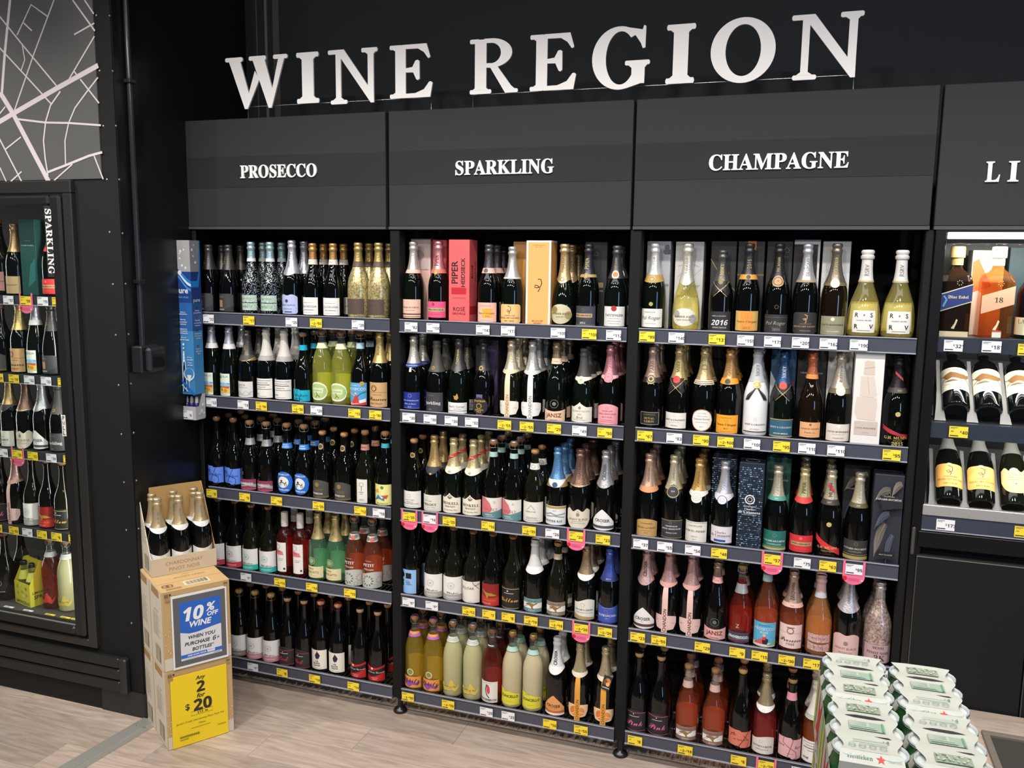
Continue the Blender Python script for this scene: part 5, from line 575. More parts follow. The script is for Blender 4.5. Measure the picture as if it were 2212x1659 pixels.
# floor: a slab under separate wood-look planks
m,nt,b_=newmat('wood_plank'); tc=nt.nodes.new('ShaderNodeTexCoord'); mp=nt.nodes.new('ShaderNodeMapping'); mp.inputs['Scale'].default_value=(1.1,9,1)
oi=nt.nodes.new('ShaderNodeObjectInfo'); add=nt.nodes.new('ShaderNodeVectorMath'); add.operation='ADD'; sc1=nt.nodes.new('ShaderNodeMath'); sc1.operation='MULTIPLY'; sc1.inputs[1].default_value=40
nz=nt.nodes.new('ShaderNodeTexNoise'); nz.inputs['Scale'].default_value=2.2; nz.inputs['Detail'].default_value=6; nz.inputs['Distortion'].default_value=2.6
rp=nt.nodes.new('ShaderNodeValToRGB'); rp.color_ramp.elements[0].position=.32; rp.color_ramp.elements[0].color=lin('a48f7e'); rp.color_ramp.elements[1].position=.68; rp.color_ramp.elements[1].color=lin('c4ae9c')
wv=nt.nodes.new('ShaderNodeTexNoise'); wv.inputs['Scale'].default_value=14; wv.inputs['Detail'].default_value=4; wv.inputs['Distortion'].default_value=1.2
mxx=nt.nodes.new('ShaderNodeMix'); mxx.data_type='RGBA'; mxx.blend_type='MULTIPLY'; mxx.inputs[0].default_value=.22
hs=nt.nodes.new('ShaderNodeHueSaturation'); mr=nt.nodes.new('ShaderNodeMapRange'); mr.inputs[3].default_value=.78; mr.inputs[4].default_value=1.08
L_=nt.links.new
L_(oi.outputs['Random'],sc1.inputs[0]); L_(tc.outputs['Object'],add.inputs[0]); L_(sc1.outputs[0],add.inputs[1]); L_(add.outputs[0],mp.inputs[0]); L_(mp.outputs[0],nz.inputs['Vector']); L_(nz.outputs[0],rp.inputs[0]); L_(mp.outputs[0],wv.inputs['Vector'])
L_(rp.outputs[0],mxx.inputs[6]); L_(wv.outputs[1],mxx.inputs[7]); L_(oi.outputs['Random'],mr.inputs[0]); L_(mr.outputs[0],hs.inputs['Value']); L_(mxx.outputs[2],hs.inputs['Color']); L_(hs.outputs[0],b_.inputs['Base Color']); b_.inputs['Roughness'].default_value=.42; hs.inputs['Saturation'].default_value=.85
WOOD=m
b=MB(); b.box(-6,8,-7,.45,-.05,-.008,M('6a5a4e','k')); floor=struct('floor',b)
pl=MB(); pl.bbox(0,1.1976,0,.1768,-.010,0,WOOD,.0007); plm=pl.mesh('plank')
for r in range(14):
    y=.40-.1776*(r+1); off=(-1.5-(r*.37)%1.2)
    for k in range(5):
        x=off+k*1.1985
        if x>3.6: continue
        obj('plank',plm,floor,(x,y,0))
b=MB(); b.box(-6,8,.45,.6,0,3.9,WALL); wall=struct('wall_back',b)
b=MB(); b.box(-6,8,-7,.6,3.9,4.0,M('3a3a3c','k')); struct('ceiling',b)
for x,w_,c in ((.099,.003,'6a6a68'),(.150,.013,'75726c'),(.205,.034,'55534f')):  # seam line, then paler strips with a bright wall reflection put into their colour
    b=MB(); b.box(x-w_/2,x+w_/2,.444,.4497,2.2,3.9,M(c,'k')); struct('trim_1' if w_<.01 else 'reflection_strip_1' if w_<.02 else 'reflection_strip_2',b)
YF=-.401
b=MB(); WK=M('161615','k')
b.box(-.19,.03,YF,.449,0,3.899,WK)                 # column beside the fridge
b.box(-1.6,-.19,YF,.449,2.275,3.899,WK)            # bulkhead over the fridge
wl=struct('wall_left',b); SIDE=M('131416','x')
b=MB(); b.box(.0301,.034,YF+.004,.448,0,3.898,SIDE); obj('side_panel',b,wl)
b=MB(); b.box(-.195,.036,YF-.006,YF-.0002,0,.112,M('222223','x')); b.box(.0345,.040,YF-.006,.0,0,.112,M('222223','x')); struct('baseboard_left',b)
b=MB(); b.lathe([(.0045,0),(.0045,.001),(.003,.0022),(0,.0024)],M('9a9892','m'),8); scm=b.mesh('screw')
for k,a,z in SCREWS:
    o=obj('screw',scm,wl,(a,YF-.0001,z) if k=='f' else (.0341,a,z)); o.rotation_euler=(math.pi/2,0,0) if k=='f' else (0,math.pi/2,0)
# printed street map over the fridge
t=thing('map_panel','printed grey street map panel with pale roads above the fridge','panel',(0,0,0))
b=MB(); b.box(-1.55,-.046,YF-.005,YF-.0003,2.278,3.6,M('545452','p')); obj('panel_board',b,t)
b=MB(); RO=M('cfc4c6','p')
for i,(w_,pts) in enumerate(ROADS):
    v,tt=line2(pts,w_); b.add([(x,YF-.0054-.00005*i,z) for x,z in v],tt,RO)
obj('map_print',b,t)
# conduit and junction box in the corner
t=thing('conduit','black metal conduit running up the side wall above the junction box','pipe',(0,0,0))
b=MB(); b.tube([(.048,-.333,1.612),(.048,-.333,3.88)],.0115,M('2a2b2e','s'),12); obj('pipe',b,t)
for z in (2.658,1.872): b=MB(); b.bbox(.0345,.065,-.352,-.314,z-.008,z+.008,BLK,.002); obj('clip',b,t)
t=thing('junction_box','black plastic junction box on the side wall left of the blue dispenser','box',(0,0,0))
b=MB(); b.bbox(.0345,.088,-.385,-.278,1.500,1.612,M('1e1f20','x'),.006); obj('box_body',b,t)
b=MB(); b.bbox(.0885,.118,-.372,-.272,1.506,1.606,M('232425','x'),.010); obj('box_cover',b,t)
b=MB(); b.bbox(.1182,.1200,-.355,-.289,1.523,1.589,M('1a1b1c','s'),.0008); obj('cover_plate',b,t)
# aluminium threshold strip
b=MB(); AL=M('b9b6ae','m')
for x0,x1,z in ((-.046,-.014,.004),(-.014,.014,.0065),(.014,.046,.004)):
    d=Vector((-.093,-.85,0)).normalized(); n=Vector((-d.y,d.x,0))*-1; p0=Vector((.073,-.41,0)); p1=p0+d*.9
    q=[p0+n*x0,p0+n*x1,p1+n*x1,p1+n*x0]
    b.add([tuple(a)[:2]+(.0006,) for a in q]+[tuple(a)[:2]+(z,) for a in q],[(4,5,6,7),(0,1,5,4),(1,2,6,5),(2,3,7,6),(3,0,4,7)],AL)
st=struct('trim_4',b)
for q in ((.052,-.47),(.098,-.47)):
    o=obj('screw',scm,st,(q[0]-.01,q[1],.0058))
# ---------- sign panels and letters
def word(parent,s,x0,x1,z0,z1,y,dep,mat,name='letter',fat=.010,space=1.0,side=None):
    v,t,(w_,h_)=glyphs(s,'s',4,fat,space)
    g=[tt for tt in islands(v,t)]
    for tt in g:
        ids=sorted({i for q in tt for i in q}); mp_={a:i for i,a in enumerate(ids)}
        vv=[(x0+v[i][0]/w_*(x1-x0),z0+v[i][1]/h_*(z1-z0)) for i in ids]
        b=MB(); extrude(b,vv,[tuple(mp_[i] for i in q) for q in tt],front(y),dep,mat,side or mat); obj(name,b,parent)
ZB,ZH=2.108,2.5576
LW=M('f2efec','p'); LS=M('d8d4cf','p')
for i,(x0,x1,wd,wx) in enumerate(((.0099,.9995,'PROSECCO',(.313,.686,2.309,2.364)),(1.0137,1.9991,'SPARKLING',(1.305,1.704,2.303,2.358)),(2.0089,2.9995,'CHAMPAGNE',(2.274,2.736,2.300,2.356)),(3.0125,4.05,'LI',(3.150,3.243,2.246,2.311)))):
    t=thing('sign_panel','dark grey sign panel reading %s above the %s'%(wd,('first bay','middle bay','third bay','glass liquor cabinet')[i]),'sign',(0,0,0))
    b=MB(); b.bbox(x0,x1,0,.05,ZB,ZH,HDR,.002); obj('panel_board',b,t)
    if i<3: b=MB(); b.box(x0+.004,x1-.004,-.0012,-.0001,2.272,2.402,HDR2); obj('dark_band',b,t)
    b=MB(); b.box(x0,x1,-.004,.05,ZB-.012,ZB-.0005,M('4a4a4a','x')); obj('bottom_trim',b,t)
    if wd=='LI': 
        word(t,'L',3.150,3.192,2.247,2.311,-.0002,.006,LW); word(t,'I',3.214,3.245,2.247,2.311,-.0002,.006,LW)
    else: word(t,wd,*wx,-.0014,.006,LW)
t=thing('wall_sign','large white letters WINE REGION standing on the sign panels','sign',(0,0,0))
def ring2(cx,cy,ro,ry,ri,rj,a0,a1,dx=0,dy=0,n=36):
    v=[];t=[]
    for k in range(n+1):
        a=math.radians(a0+(a1-a0)*k/n); c,s_=math.cos(a),math.sin(a); v+=[(cx+ro*c,cy+ry*s_),(cx+dx+ri*c,cy+dy+rj*s_)]
    for k in range(n): t+=[(2*k,2*k+2,2*k+3),(2*k,2*k+3,2*k+1)]
    return v,t
def bar(x0,x1,y0,y1,r=.018):   # serif bar with rounded ends
    return poly2([(x0+r,y0),(x1-r,y0),(x1,y0+r),(x1,y1-r),(x1-r,y1),(x0+r,y1),(x0,y1-r),(x0,y0+r)])
SLAB={'W':[bar(0,.285,.918,1),bar(.385,.66,.918,1),bar(.775,1,.918,1),poly2([(.055,.95),(.24,.95),(.372,.30),(.35,.0),(.30,.0)]),poly2([(.305,.04),(.325,.0),(.355,.02),(.55,.56),(.478,.72)]),poly2([(.44,.95),(.635,.95),(.757,.34),(.735,.0),(.685,.0)]),poly2([(.69,.04),(.71,.0),(.738,.02),(.955,.95),(.86,.95)]),poly2([(.24,.95),(.28,.92),(.235,.9)]),poly2([(.635,.95),(.655,.92),(.63,.9)])],
'I':[bar(0,1,.905,1,.03),bar(0,1,0,.095,.03),bar(.245,.765,.02,.98,.001),poly2([(.12,.91),(.245,.86),(.765,.86),(.88,.91)]),poly2([(.12,.09),(.245,.14),(.765,.14),(.88,.09)])],
'N':[bar(0,.20,.92,1),bar(.045,.385,0,.075),bar(.68,1,.92,1),bar(.155,.262,.02,.93,.001),poly2([(.03,.99),(.05,1.0),(.325,1.0),(.815,.30),(.925,.0),(.86,.0),(.262,.84),(.155,.93)]),bar(.805,.922,.1,.95,.001),poly2([(.805,.3),(.922,.3),(.925,.0),(.86,.0)]),poly2([(.09,.07),(.155,.12),(.262,.12),(.33,.07)]),poly2([(.74,.93),(.805,.88),(.922,.88),(.965,.93)])],
'E':[bar(.13,.375,.01,.99,.001),bar(0,.3,.92,1),bar(0,.3,0,.08),poly2([(.3,.92),(.3,1),(.86,1),(.945,.755),(.935,.735),(.895,.725),(.80,.84),(.66,.915)]),poly2([(.3,0),(.3,.08),(.60,.085),(.80,.15),(.92,.285),(.96,.29),(1,.265),(.945,0)]),poly2([(.375,.48),(.375,.56),(.53,.575),(.605,.695),(.655,.705),(.695,.685),(.70,.35),(.655,.325),(.62,.345),(.55,.475)]),poly2([(.06,.07),(.13,.11),(.13,.07)]),poly2([(.06,.93),(.13,.89),(.13,.93)])],
'R':[bar(.105,.345,.01,.99,.001),bar(0,.2,.92,1),bar(0,.45,0,.08),ring2(.44,.735,.435,.265,.21,.185,-100,90,-.005,.0),bar(.3,.45,.92,1,.001),bar(.33,.44,.475,.555,.001),poly2([(.345,.50),(.55,.53),(.60,.46),(.86,.13),(.93,.075),(.985,.07),(1,.055),(1,.015),(.985,0),(.74,0),(.43,.47)]),poly2([(.05,.07),(.105,.11),(.345,.11),(.40,.07)])],
'G':[ring2(.475,.5,.475,.505,.255,.425,48,322,.02,.0),poly2([(.60,.98),(.60,.895),(.74,.85),(.835,.72),(.87,.635),(.915,.645),(.92,.98),(.885,1.0),(.86,.93),(.72,.96)]),bar(.575,1,.375,.45),bar(.69,.915,.08,.40,.001),poly2([(.60,.01),(.915,.10),(.915,.2),(.69,.14),(.6,.085)]),poly2([(.63,.38),(.69,.33),(.915,.33),(.96,.38)])],
'O':[ring2(.5,.5,.5,.5,.272,.395,0,360,.005,.0,48)]}
for ch,x0,x1 in BIGL:
    z0,z1=(2.603,2.803) if ch not in 'OG' else (2.594,2.810)
    if ch in 'WN': z0=2.593
    b=MB()
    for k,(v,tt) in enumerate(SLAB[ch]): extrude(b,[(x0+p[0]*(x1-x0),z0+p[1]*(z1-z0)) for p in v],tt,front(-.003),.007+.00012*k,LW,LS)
    obj('letter',b,t)
WR=M('c8c4c0','m')
for x0,x1 in ((.343,1.19),(1.366,2.735)):
    b=MB(); b.tube([(x0,.02,ZH+.0005),(x0,.02,2.607),(x1,.02,2.607),(x1,.02,ZH+.0005)],.0011,WR,5); obj('support_wire',b,t)
# ---------- shelving bays
ZT=[1.735,1.360,.9366,.559,.1275]; XS=[(.0855,1.0129),(1.0578,1.999),(2.0437,2.9884)]
ST=M('464955','x'); LIP=M('9a9ba6','s'); WIRE=M('2c2c2e','x')
BAY=('prosecco','sparkling','champagne'); LV=('top','second','middle','fourth','bottom')
def foot(parent,x,y):
    b=MB(); b.lathe([(0,.0005),(.030,.0005),(.031,.006),(.026,.014),(.014,.020),(.011,.024),(.011,.075),(0,.075)],BLK,16); o=obj('levelling_foot',b,parent,(x,y,0))
for i in range(3):
    t=thing('shelving_bay','black steel shelving bay with five wire shelves, %s wines'%BAY[i],'shelving',(0,0,0),group=None)
    xl,xr=XS[i]
    ups=([.0515,1.0354] if i==0 else [2.0214] if i==1 else [3.004])
    for x in ups:
        w_=.0215 if x<3 else .0135
        b=MB(); b.bbox(x-w_ if x>.1 else .041,x+w_ if x>.1 else .062,.004,.06 if x>.1 else .0115,.075,2.095,M('0a0a0b','k'),.003); obj('upright',b,t)
        b=MB(); b.bbox(x-.019 if x<3 else x-.013,x+(.019 if x>.1 else -.006) if x<3 else x+.013,.36,.41,.075,2.095,M('0f0f10','k'),.003); obj('upright',b,t)
        foot(t,x,.034); foot(t,x,.385)
    b=MB(); b.box(xl-.02,xr+.02,.425,.44,.08,2.4,M('0f0f10','k')); obj('back_panel',b,t)
    for l,z in enumerate(ZT):
        b=MB(); d=.41
        b.bbox(xl,xr,.010,.016,z-.05,z-.012,WIRE,.001)
        for x in (xl+.004,xr-.004): b.bbox(x-.003,x+.003,.016,d,z-.04,z-.0125,WIRE,.001)
        sh=obj('shelf',b,t)
        b=MB(); b.box(xl,xr,0,.004,z-.0545,z,ST)
        b.box(xl,xr,-.0035,.006,z-.0035,z,LIP); b.box(xl,xr,-.005,.001,z-.0548,z-.0505,LIP); obj('ticket_strip',b,sh)
        b=MB(); n=44
        for k in range(n+1):
            x=xl+.01+(xr-xl-.02)*k/n; b.tube([(x,.006,z-.009),(x,d,z-.009)],.0022,WIRE,4)
        for y in (.1,.2,.3,.4): b.tube([(xl+.004,y,z-.0122),(xr-.004,y,z-.0122)],.003,WIRE,4)
        if l==4:
            for k in range(9):
                x=xl+.06+(xr-xl-.12)*k/8; b.tube([(x,.012,z-.012),(x,.03,z-.062)],.0018,M('8a8886','m'),4)
        o=obj('wire_deck',b,sh); o['kind']='stuff'
# ---------- labels that single out
USED={}
def uniq(lab):
    USED[lab]=USED.get(lab,0)+1
    return lab
NEAR={}
def fill_row(b,l,row,place_txt,z,y0,group):
    cnt={}
    for q in row: cnt[q[2]]=cnt.get(q[2],0)+1
    seen={}
    for X,h,key,nb in row:
        look=KINDS[key][0]; seen[key]=seen.get(key,0)+1
        side='' if cnt[key]==1 else ('left ' if seen[key]==1 else 'right ')
        R=RAD.get(key,.0435); H=HT[key] if key in HT else h
        NEAR.setdefault(place_txt,[]).append((X,(side+look)))
        for k in range(nb+1):
            yy=y0+R+k*(2*R+.004)
            if yy+R>.405: break
            row_='' if nb==0 else ('front ','second-row ','third-row ')[k]
            bt=place(key,H,(X+R_.uniform(-.003,.003)*(k>0),yy,z),(row_+side+look+', '+place_txt).strip(),group,R_.uniform(-.12,.12) if k==0 else R_.uniform(-.4,.4))
            if key=='chandonor' and k==0 and seen[key]==2:
                b=MB(); T=Matrix.Translation((.012,-.040,.185))@Matrix.Rotation(-.28,4,'X')@Matrix.Rotation(.22,4,'Y'); b.box(-.017,.017,-.0012,0,-.028,.028,M('1d1a18','p'),T)
                pr=[('o',.1,.62,.22,'c8703a'),('o',-.3,.52,.16,'7a3a24'),('o',.3,.42,.14,'d8a05a'),('p',[(-.6,.3),(-.2,.7),(-.4,.9)],'3a5a30'),('t','CHANDON','b',0,.16,1.7,'e8e4dc',.14)]
                draw(b,pr,0,-.028,.017,.056,lambda s,z,off,T=T:T@Vector((s,-.0012-off,z)),mx=0); b.tube([(.010,-.0365,.213),(.004,-.026,.226),(0,-.0245,.235)],.0006,M('b8a060','m'),4); obj('neck_tag',b,bt)
for b_i,l,row in ROWS:
    fill_row(b_i,l,row,'%s %s shelf'%(LV[l],BAY[b_i]),ZT[l]-.0066,.012,'bottles on the %s %s shelf'%(LV[l],BAY[b_i]))
# ---------- price tickets
TKM={}
def ticket_mesh(c,txt,was,wd=.057,h=.0375):
    k=(c,txt,was,wd,h)
    if k in TKM: return TKM[k]
    b=MB(); b.box(-wd/2,wd/2,-.0012,0,-h/2,h/2,M('e9e8ea' if c=='w' else 'f3d436'))
    p=[('r',-.9,-.1,.86,.91,'3a3a3a'),('r',-.9,-.35,.76,.80,'6a6a6a'),('r',-.9,.0,.10,.2,'3a3a3a')]
    if '/' in txt:
        n,pr=txt.split('/'); p+=[('t','Any','b',-.55,.46,.28,'1c1c1c'),('t',n,'b',-.24,.45,.24,'1c1c1c',.36),('t','for','b',.04,.45,.22,'1c1c1c'),('t','$','b',.26,.53,.13,'1c1c1c',.2),('t',pr,'b',.62,.46,.28*len(pr),'1c1c1c',.36),('r',.42,.86,.1,.12,'5a5a3a')]
    elif '.' in txt:
        a,c_=txt.split('.'); p+=[('t','$','b',.3,.52,.12,'1c1c1c',.18),('t',a,'b',.5,.45,.24,'1c1c1c',.32),('t',c_,'b',.76,.54,.26,'1c1c1c',.17)]
    else: p+=[('t','$','b',.60-.18*len(txt),.54,.14,'1c1c1c',.2),('t',txt,'b',.66,.46,.30*len(txt),'1c1c1c',.36)]
    if was: p+=[('t','$'+was,'b',-.68,.55,.34,'3a3020',.15)]
    draw(b,p,0,-h/2,wd/2,h,front(-.0012),mx=0,off=.0002,step=.00005)
    TKM[k]=b.mesh('price_ticket'); return TKM[k]
def hanger(x,y,z,where,more=''):
    t=thing('promo_hanger','pink hanger holding the %s ticket%s, '%('$'+where[0].split('/')[-1] if '/' not in where[0] else '2 for $'+where[0].split('/')[1],more)+where[1],'hanger',(x,y,z),group='pink ticket hangers')
    PK=M('ea6f92','x'); b=MB(); w_=.037
    pts=[(-w_,.028),(-w_+.008,.028),(-w_+.008,-.018),(w_-.008,-.018),(w_-.008,.028),(w_,.028),(w_,-.028)]+[(w_*math.cos(a*math.pi/12),-.030-.030*math.sin(a*math.pi/12)) for a in range(0,13)]+[(-w_,-.028)]
    v,tt=poly2(pts); extrude(b,v,tt,front(.0),.0012,PK); obj('hanger_sheet',b,t)
    b=MB(); draw(b,[('o',-.78,.40,.16,'c8222c')]+[('l',.42-.06*k,.5,.012,'a83a58') for k in range(4)]+[('r',.68,.86,.28,.36,'e8e0e0')],0,-.058,w_,.05,front(-.0012),mx=0); obj('hanger_print',b,t)
LN={}
def under(where,x,c):
    best=min(NEAR[where],key=lambda q:abs(q[0]-x)); return best[1]
def ticket(x,y,z,c,txt,was,where,rx=0):
    read=('2 for $'+txt.split('/')[1]) if '/' in txt else '$'+txt
    if where in NEAR:
        lab='%s %s ticket, %s, under %s'%('white' if c=='w' else 'yellow',read,where,' '.join(under(where,x,c).replace('bottle, ','bottle with ').replace(',','').split()[:8 if '/' not in txt else 7]))
        ky=''.join(a for a in lab if not a.isdigit())
        if ky in LN: lab=lab.replace(' ticket, ',' right-hand ticket, ').replace(' bottle',' one' if len(lab.split())>15 else ' bottle'); lab=' '.join(lab.split()[:16])
        LN[ky]=1
    else: lab='%s %s price ticket, %s'%('white' if c=='w' else 'yellow',read,where)
    o=obj('price_ticket',ticket_mesh(c,txt,was),None,(x,y,z)); o.rotation_euler=(rx,0,R_.uniform(-.01,.01)); tag(o,lab,'ticket','price tickets on the shelf strips'); return o
for q in TICK:
    b_i,l,x,c,txt=q[:5]; was=q[5] if len(q)>5 else None; pink=len(q)>6
    wh_='%s %s shelf'%(LV[l],BAY[b_i])
    if pink: hanger(x,-.0062,ZT[l]-.028,(txt,wh_),' under '+' '.join(under(wh_,x,c).split(', ')[1].split()[:1])+' bottle')
    ticket(x,-.0085,ZT[l]-.0305,c,txt,was,wh_)
# ---------- gift boxes on the shelves
rr=random.Random(3)
def spark(n):
    o=[]
    for i in range(40):
        x=-.97
        while x<.93:
            w_=rr.uniform(.05,.14)
            if rr.random()<.62: o.append(('r',x,min(.97,x+w_),.008+.0247*i,.008+.0247*i+rr.uniform(.006,.012),rr.choice(['5f86ac','3d5f80','a8bccb','2a4460','7f9ab0','4a5668','20384f'])))
            x+=w_+rr.uniform(.02,.06)
    return o
def feather(x,y,ang,ln,wd,c,c2):
    o=[]; A=math.radians(ang); ux,uy=math.cos(A)*3.6,math.sin(A)      # label units: x is half widths, y box heights
    nx,ny=-math.sin(A)*3.6,math.cos(A)
    P=lambda u,v:(max(-.98,min(.98,x+ux*ln*u+nx*(wd*v+.04*math.sin(u*2.6)))),max(.01,min(.99,y+uy*ln*u+ny*(wd*v+.04*math.sin(u*2.6)))))
    o.append(('p',[P(0,.12),P(.3,.8),P(.6,1),P(.85,.7),P(1,0),P(.85,-.7),P(.6,-1),P(.3,-.8),P(0,-.12)],c2))
    for k in range(13):
        u=.04+.07*k; w_=math.sin(math.pi*min(1,u*.85+.12))
        for sg in (-1,1): o.append(('w',[P(u,0),P(min(1,u+.10),sg*.45*w_),P(min(1,u+.22),sg*.95*w_)],.0035,c))
    o.append(('w',[P(-.05,0),P(.3,0),P(.6,0),P(1,0)],.005,c)); return o
def feath():
    return feather(-.7,.10,62,.40,.075,'8c8374','5f5a53')+feather(.1,.02,70,.34,.06,'5d6478','3c4150')+feather(-.9,.72,20,.30,.05,'7f786c','504d49')+feather(.2,.78,35,.22,.05,'8c8374','57534e')+feather(-.8,.42,30,.30,.05,'565d70','363b48')
BOXK={
'piperbox':('coral red gift box with vertical black lettering','df5c5e',[('v','PIPER','b',-.42,.61,.36,'2a1416',.62),('v','HEIDSIECK','b',.38,.61,.36,'2a1416',.40),('r',-.72,.68,.345,.425,'b81c28'),('t','CHAMPAGNE','n',0,.30,1.4,'a84a50',.02),('t','ROSÉ','n',.02,.17,1.3,'2a1416',.06),('t','SAUVAGE','n',.02,.11,1.25,'2a1416',.035)],[('v','ROSÉ','b',-.35,.62,.34,'2a1416',.5),('v','SAUVAGE','n',.45,.62,.34,'2a1416',.3),('r',-.9,.9,.1,.2,'b81c28')]),
'piperdim':('coral red gift box behind the pink labelled bottle','cf5658',[('v','PIPER','n',-.1,.7,.3,'2a1416',.5)],[]),
'orangebox':('orange gift box with white edges and dark swirl','e9e2d8',[('r',-.84,.84,.012,.98,'e8a862'),('w',[(-.02,.55),(.22,.545),(.30,.50),(.18,.46),(-.1,.445),(-.28,.455),(-.25,.48),(0,.47),(.15,.44),(.0,.40)],.011,'4a1c1c'),('t','BRUT ROSÉ','n',0,.925,.9,'8a5a28',.014),('r',-.5,.5,.945,.949,'b07a3a'),('t','BILLECART','s',0,.055,.9,'6a3020',.018),('t','SALMON','s',0,.030,.65,'6a3020',.018)],[('r',-.95,.95,.012,.98,'d89a4c')]),
'orangedim':('orange gift box half hidden behind the white-edged box','c98f50',[('r',-.8,.8,.02,.8,'b8813f')],[]),
'canbox':('grey pink gift box behind the salmon labelled bottle','c9b2ac',[('r',-1,1,0,.62,'dcb4a8'),('o',-.1,.80,.06,'a8928c'),('t','CANARD-DUCHÊNE','s',.1,.62,1.5,'5a4a48',.03)],[]),
'pipblack':('black gift box with gold crest behind slate label','26272a',[('d',0,.86,.03,7,'b09a5a'),('r',-.7,.7,.46,.52,'8a7a50'),('t','2014','s',.5,.42,.4,'a8a08a',.025)],[]),
'purplebox':('dark purple gift box with violet nebula print','231c2c',[('o',.3,.5,.12,'17131c'),('p',[(-.2,.3),(.6,.5),(.9,.85),(.4,.9),(.0,.6)],'3a2c50'),('p',[(.5,.1),(.95,.3),(.9,.6),(.6,.4)],'4a3a64')],[]),
'polbox':('silver grey gift box with grape print','b9b9bd',[('d',-.7,.92,.03,7,'7a7a80'),('o',.7,.93,.03,'6a6a78'),('o',.85,.88,.03,'5a5a68'),('o',.6,.88,.03,'6a6a78'),('t','ROGER','n',.5,.5,.9,'4a4a50',.05)],[]),
'perbox':('white embossed gift box behind pale gold bottle','c9c8c6',[('w',[(-.8,.6),(-.3,.68),(.4,.62),(.9,.7)],.008,'b0aeac'),('w',[(-.8,.72),(0,.76),(.7,.72)],.008,'b0aeac'),('t','Perrier','i',.2,.5,1.2,'8a8884',.08)],[('v','Perrier Jouët','i',0,.45,.7,'8a8884',.6)]),
'moetbox':('black gift box with gold lines and crown','2e2e2f',[('w',[(-1,.8),(-.2,.62),(1,.45)],.006,'b09a5a'),('o',.3,.64,.03,'5a5238'),('d',.3,.64,.025,6,'b09a5a')],[]),
'veuvebox':('charcoal gift box with orange stripe on top','343332',[('r',-.3,.35,.9,1.0,'c87a20'),('r',-1,1,.62,.64,'6a5a3a')],[]),
'polblack':('black gift box with gold crown emblem','2b2b2c',[('d',.55,.9,.03,7,'b8aa80'),('t','POL','n',.55,.83,.35,'8a8470',.02)],[]),
'billbox':('black fronted gift box with white edges','d8d6d4',[('r',-1,.82,0,.95,'2b2c2e'),('w',[(-.5,.84),(.5,.84)],.004,'6a6a6a')],[]),
'roedgreybox':('plain light grey gift box behind brown bottle','c4c2c2',[('r',-1,1,.0,.66,'d0cecd')],[]),
'moetblue':('midnight blue gift box with red seal','20405f',[('p',[(-1,.35),(-.3,.55),(-1,.75)],'b9bcc0'),('p',[(1,.3),(.4,.5),(1,.5)],'c0c2c4'),('o',.55,.60,.05,'b0282c')],[]),
'mignonbox':('black gift box lettered in white behind orange foil','1d1c1d',[('t','CHARLES MIGNON','s',0,.74,1.5,'c8c4bc',.04),('l',.70,.5,.006,'a86a30')],[]),
'roeddim':('pale grey gift box behind white sealed bottle','b3b0ae',[('r',-1,1,0,.62,'c4c1be')],[]),
'roedbox':('white gift box printed with three stacked chalk stones','dddad6',[('p',[(-.35,.90),(-.2,.915),(.3,.91),(.38,.76),(-.4,.76)],'cdbdb0'),('p',[(-.55,.745),(.35,.75),(.62,.55),(.4,.52),(-.55,.53)],'d2c5ba'),('p',[(-.75,.52),(.6,.52),(.68,.44),(.6,.27),(-.6,.28),(-.85,.36)],'d0c2b6'),('r',-.8,.8,.11,.26,'c3b4aa'),('t','LOUIS ROEDERER','s',0,.185,1.4,'55483f',.03),('t','COLLECTION','n',0,.135,.5,'7a6a60',.012),('w',[(-.35,.83),(.38,.85)],.003,'bfae9f'),('w',[(-.1,.74),(.1,.55)],.003,'bfae9f')],[]),
'sparkledim':('blue sequin-print gift box behind framed label bottle','14202e',spark(90),[]),
'sparklebox':('blue sequin-print gift box with round white emblem, in front','13202f',spark(150)+[('o',0,.615,.055,'d8d8dc'),('o',0,.615,.042,'1a2230'),('q',0,.615,.025,.006,'d8d8dc'),('r',-.5,.5,.53,.542,'8a94a0'),('t','Charles','s',0,.505,.8,'d8d8dc',.03),('t','de Cazanove','s',0,.47,1.75,'d8d8dc',.045),('l',.44,.6,.005,'9aa4b0')],[]),
'greenbox':('dark green gift box behind emerald label bottle','1d4640',[('t','CANARD-DUCHÊNE','s',0,.75,1.6,'b8c4ba',.05),('p',[(.2,.3),(.9,.45),(.95,.62),(.4,.5)],'2a7068'),('l',.80,.4,.005,'8aa498')],[]),
'featherdim':('dark feather-print gift box behind black label bottle','25272d',feath()+[('t','CANARD-DUCHÊNE','s',0,.75,1.5,'a8a498',.05)],[]),
'featherbox':('dark feather-print gift box with white lettering, far right','272a33',feath()+[('p',[(-.6,.78),(.9,.78),(.95,.66),(-.4,.62)],'1f2128'),('d',0,.80,.02,7,'b8a868'),('t','CHAMPAGNE','n',0,.775,.7,'c8c4b8',.014),('t','CANARD-DUCHÊNE','s',0,.745,1.7,'e0ddd4',.05),('r',-.55,.65,.085,.165,'16171b'),('t','BRUT MILLÉSIMÉ','n',.05,.13,1.0,'b8b4a8',.016)],[]),
}
for n,b_i,l,x,y,w_,h in BOXES:
    lab,c,fp,sp=BOXK[n]; front_=y<.05
    if not front_: y=.104; 
    gift('gift_box',lab+', '+LV[l]+' '+BAY[b_i]+' shelf',x,y,ZT[l]-.0066,w_-.002,.085 if front_ else .08,h,c,fp,sp,top=[('q',0,.5,.28,.05,'8a8c94')] if n=='sparklebox' else None)
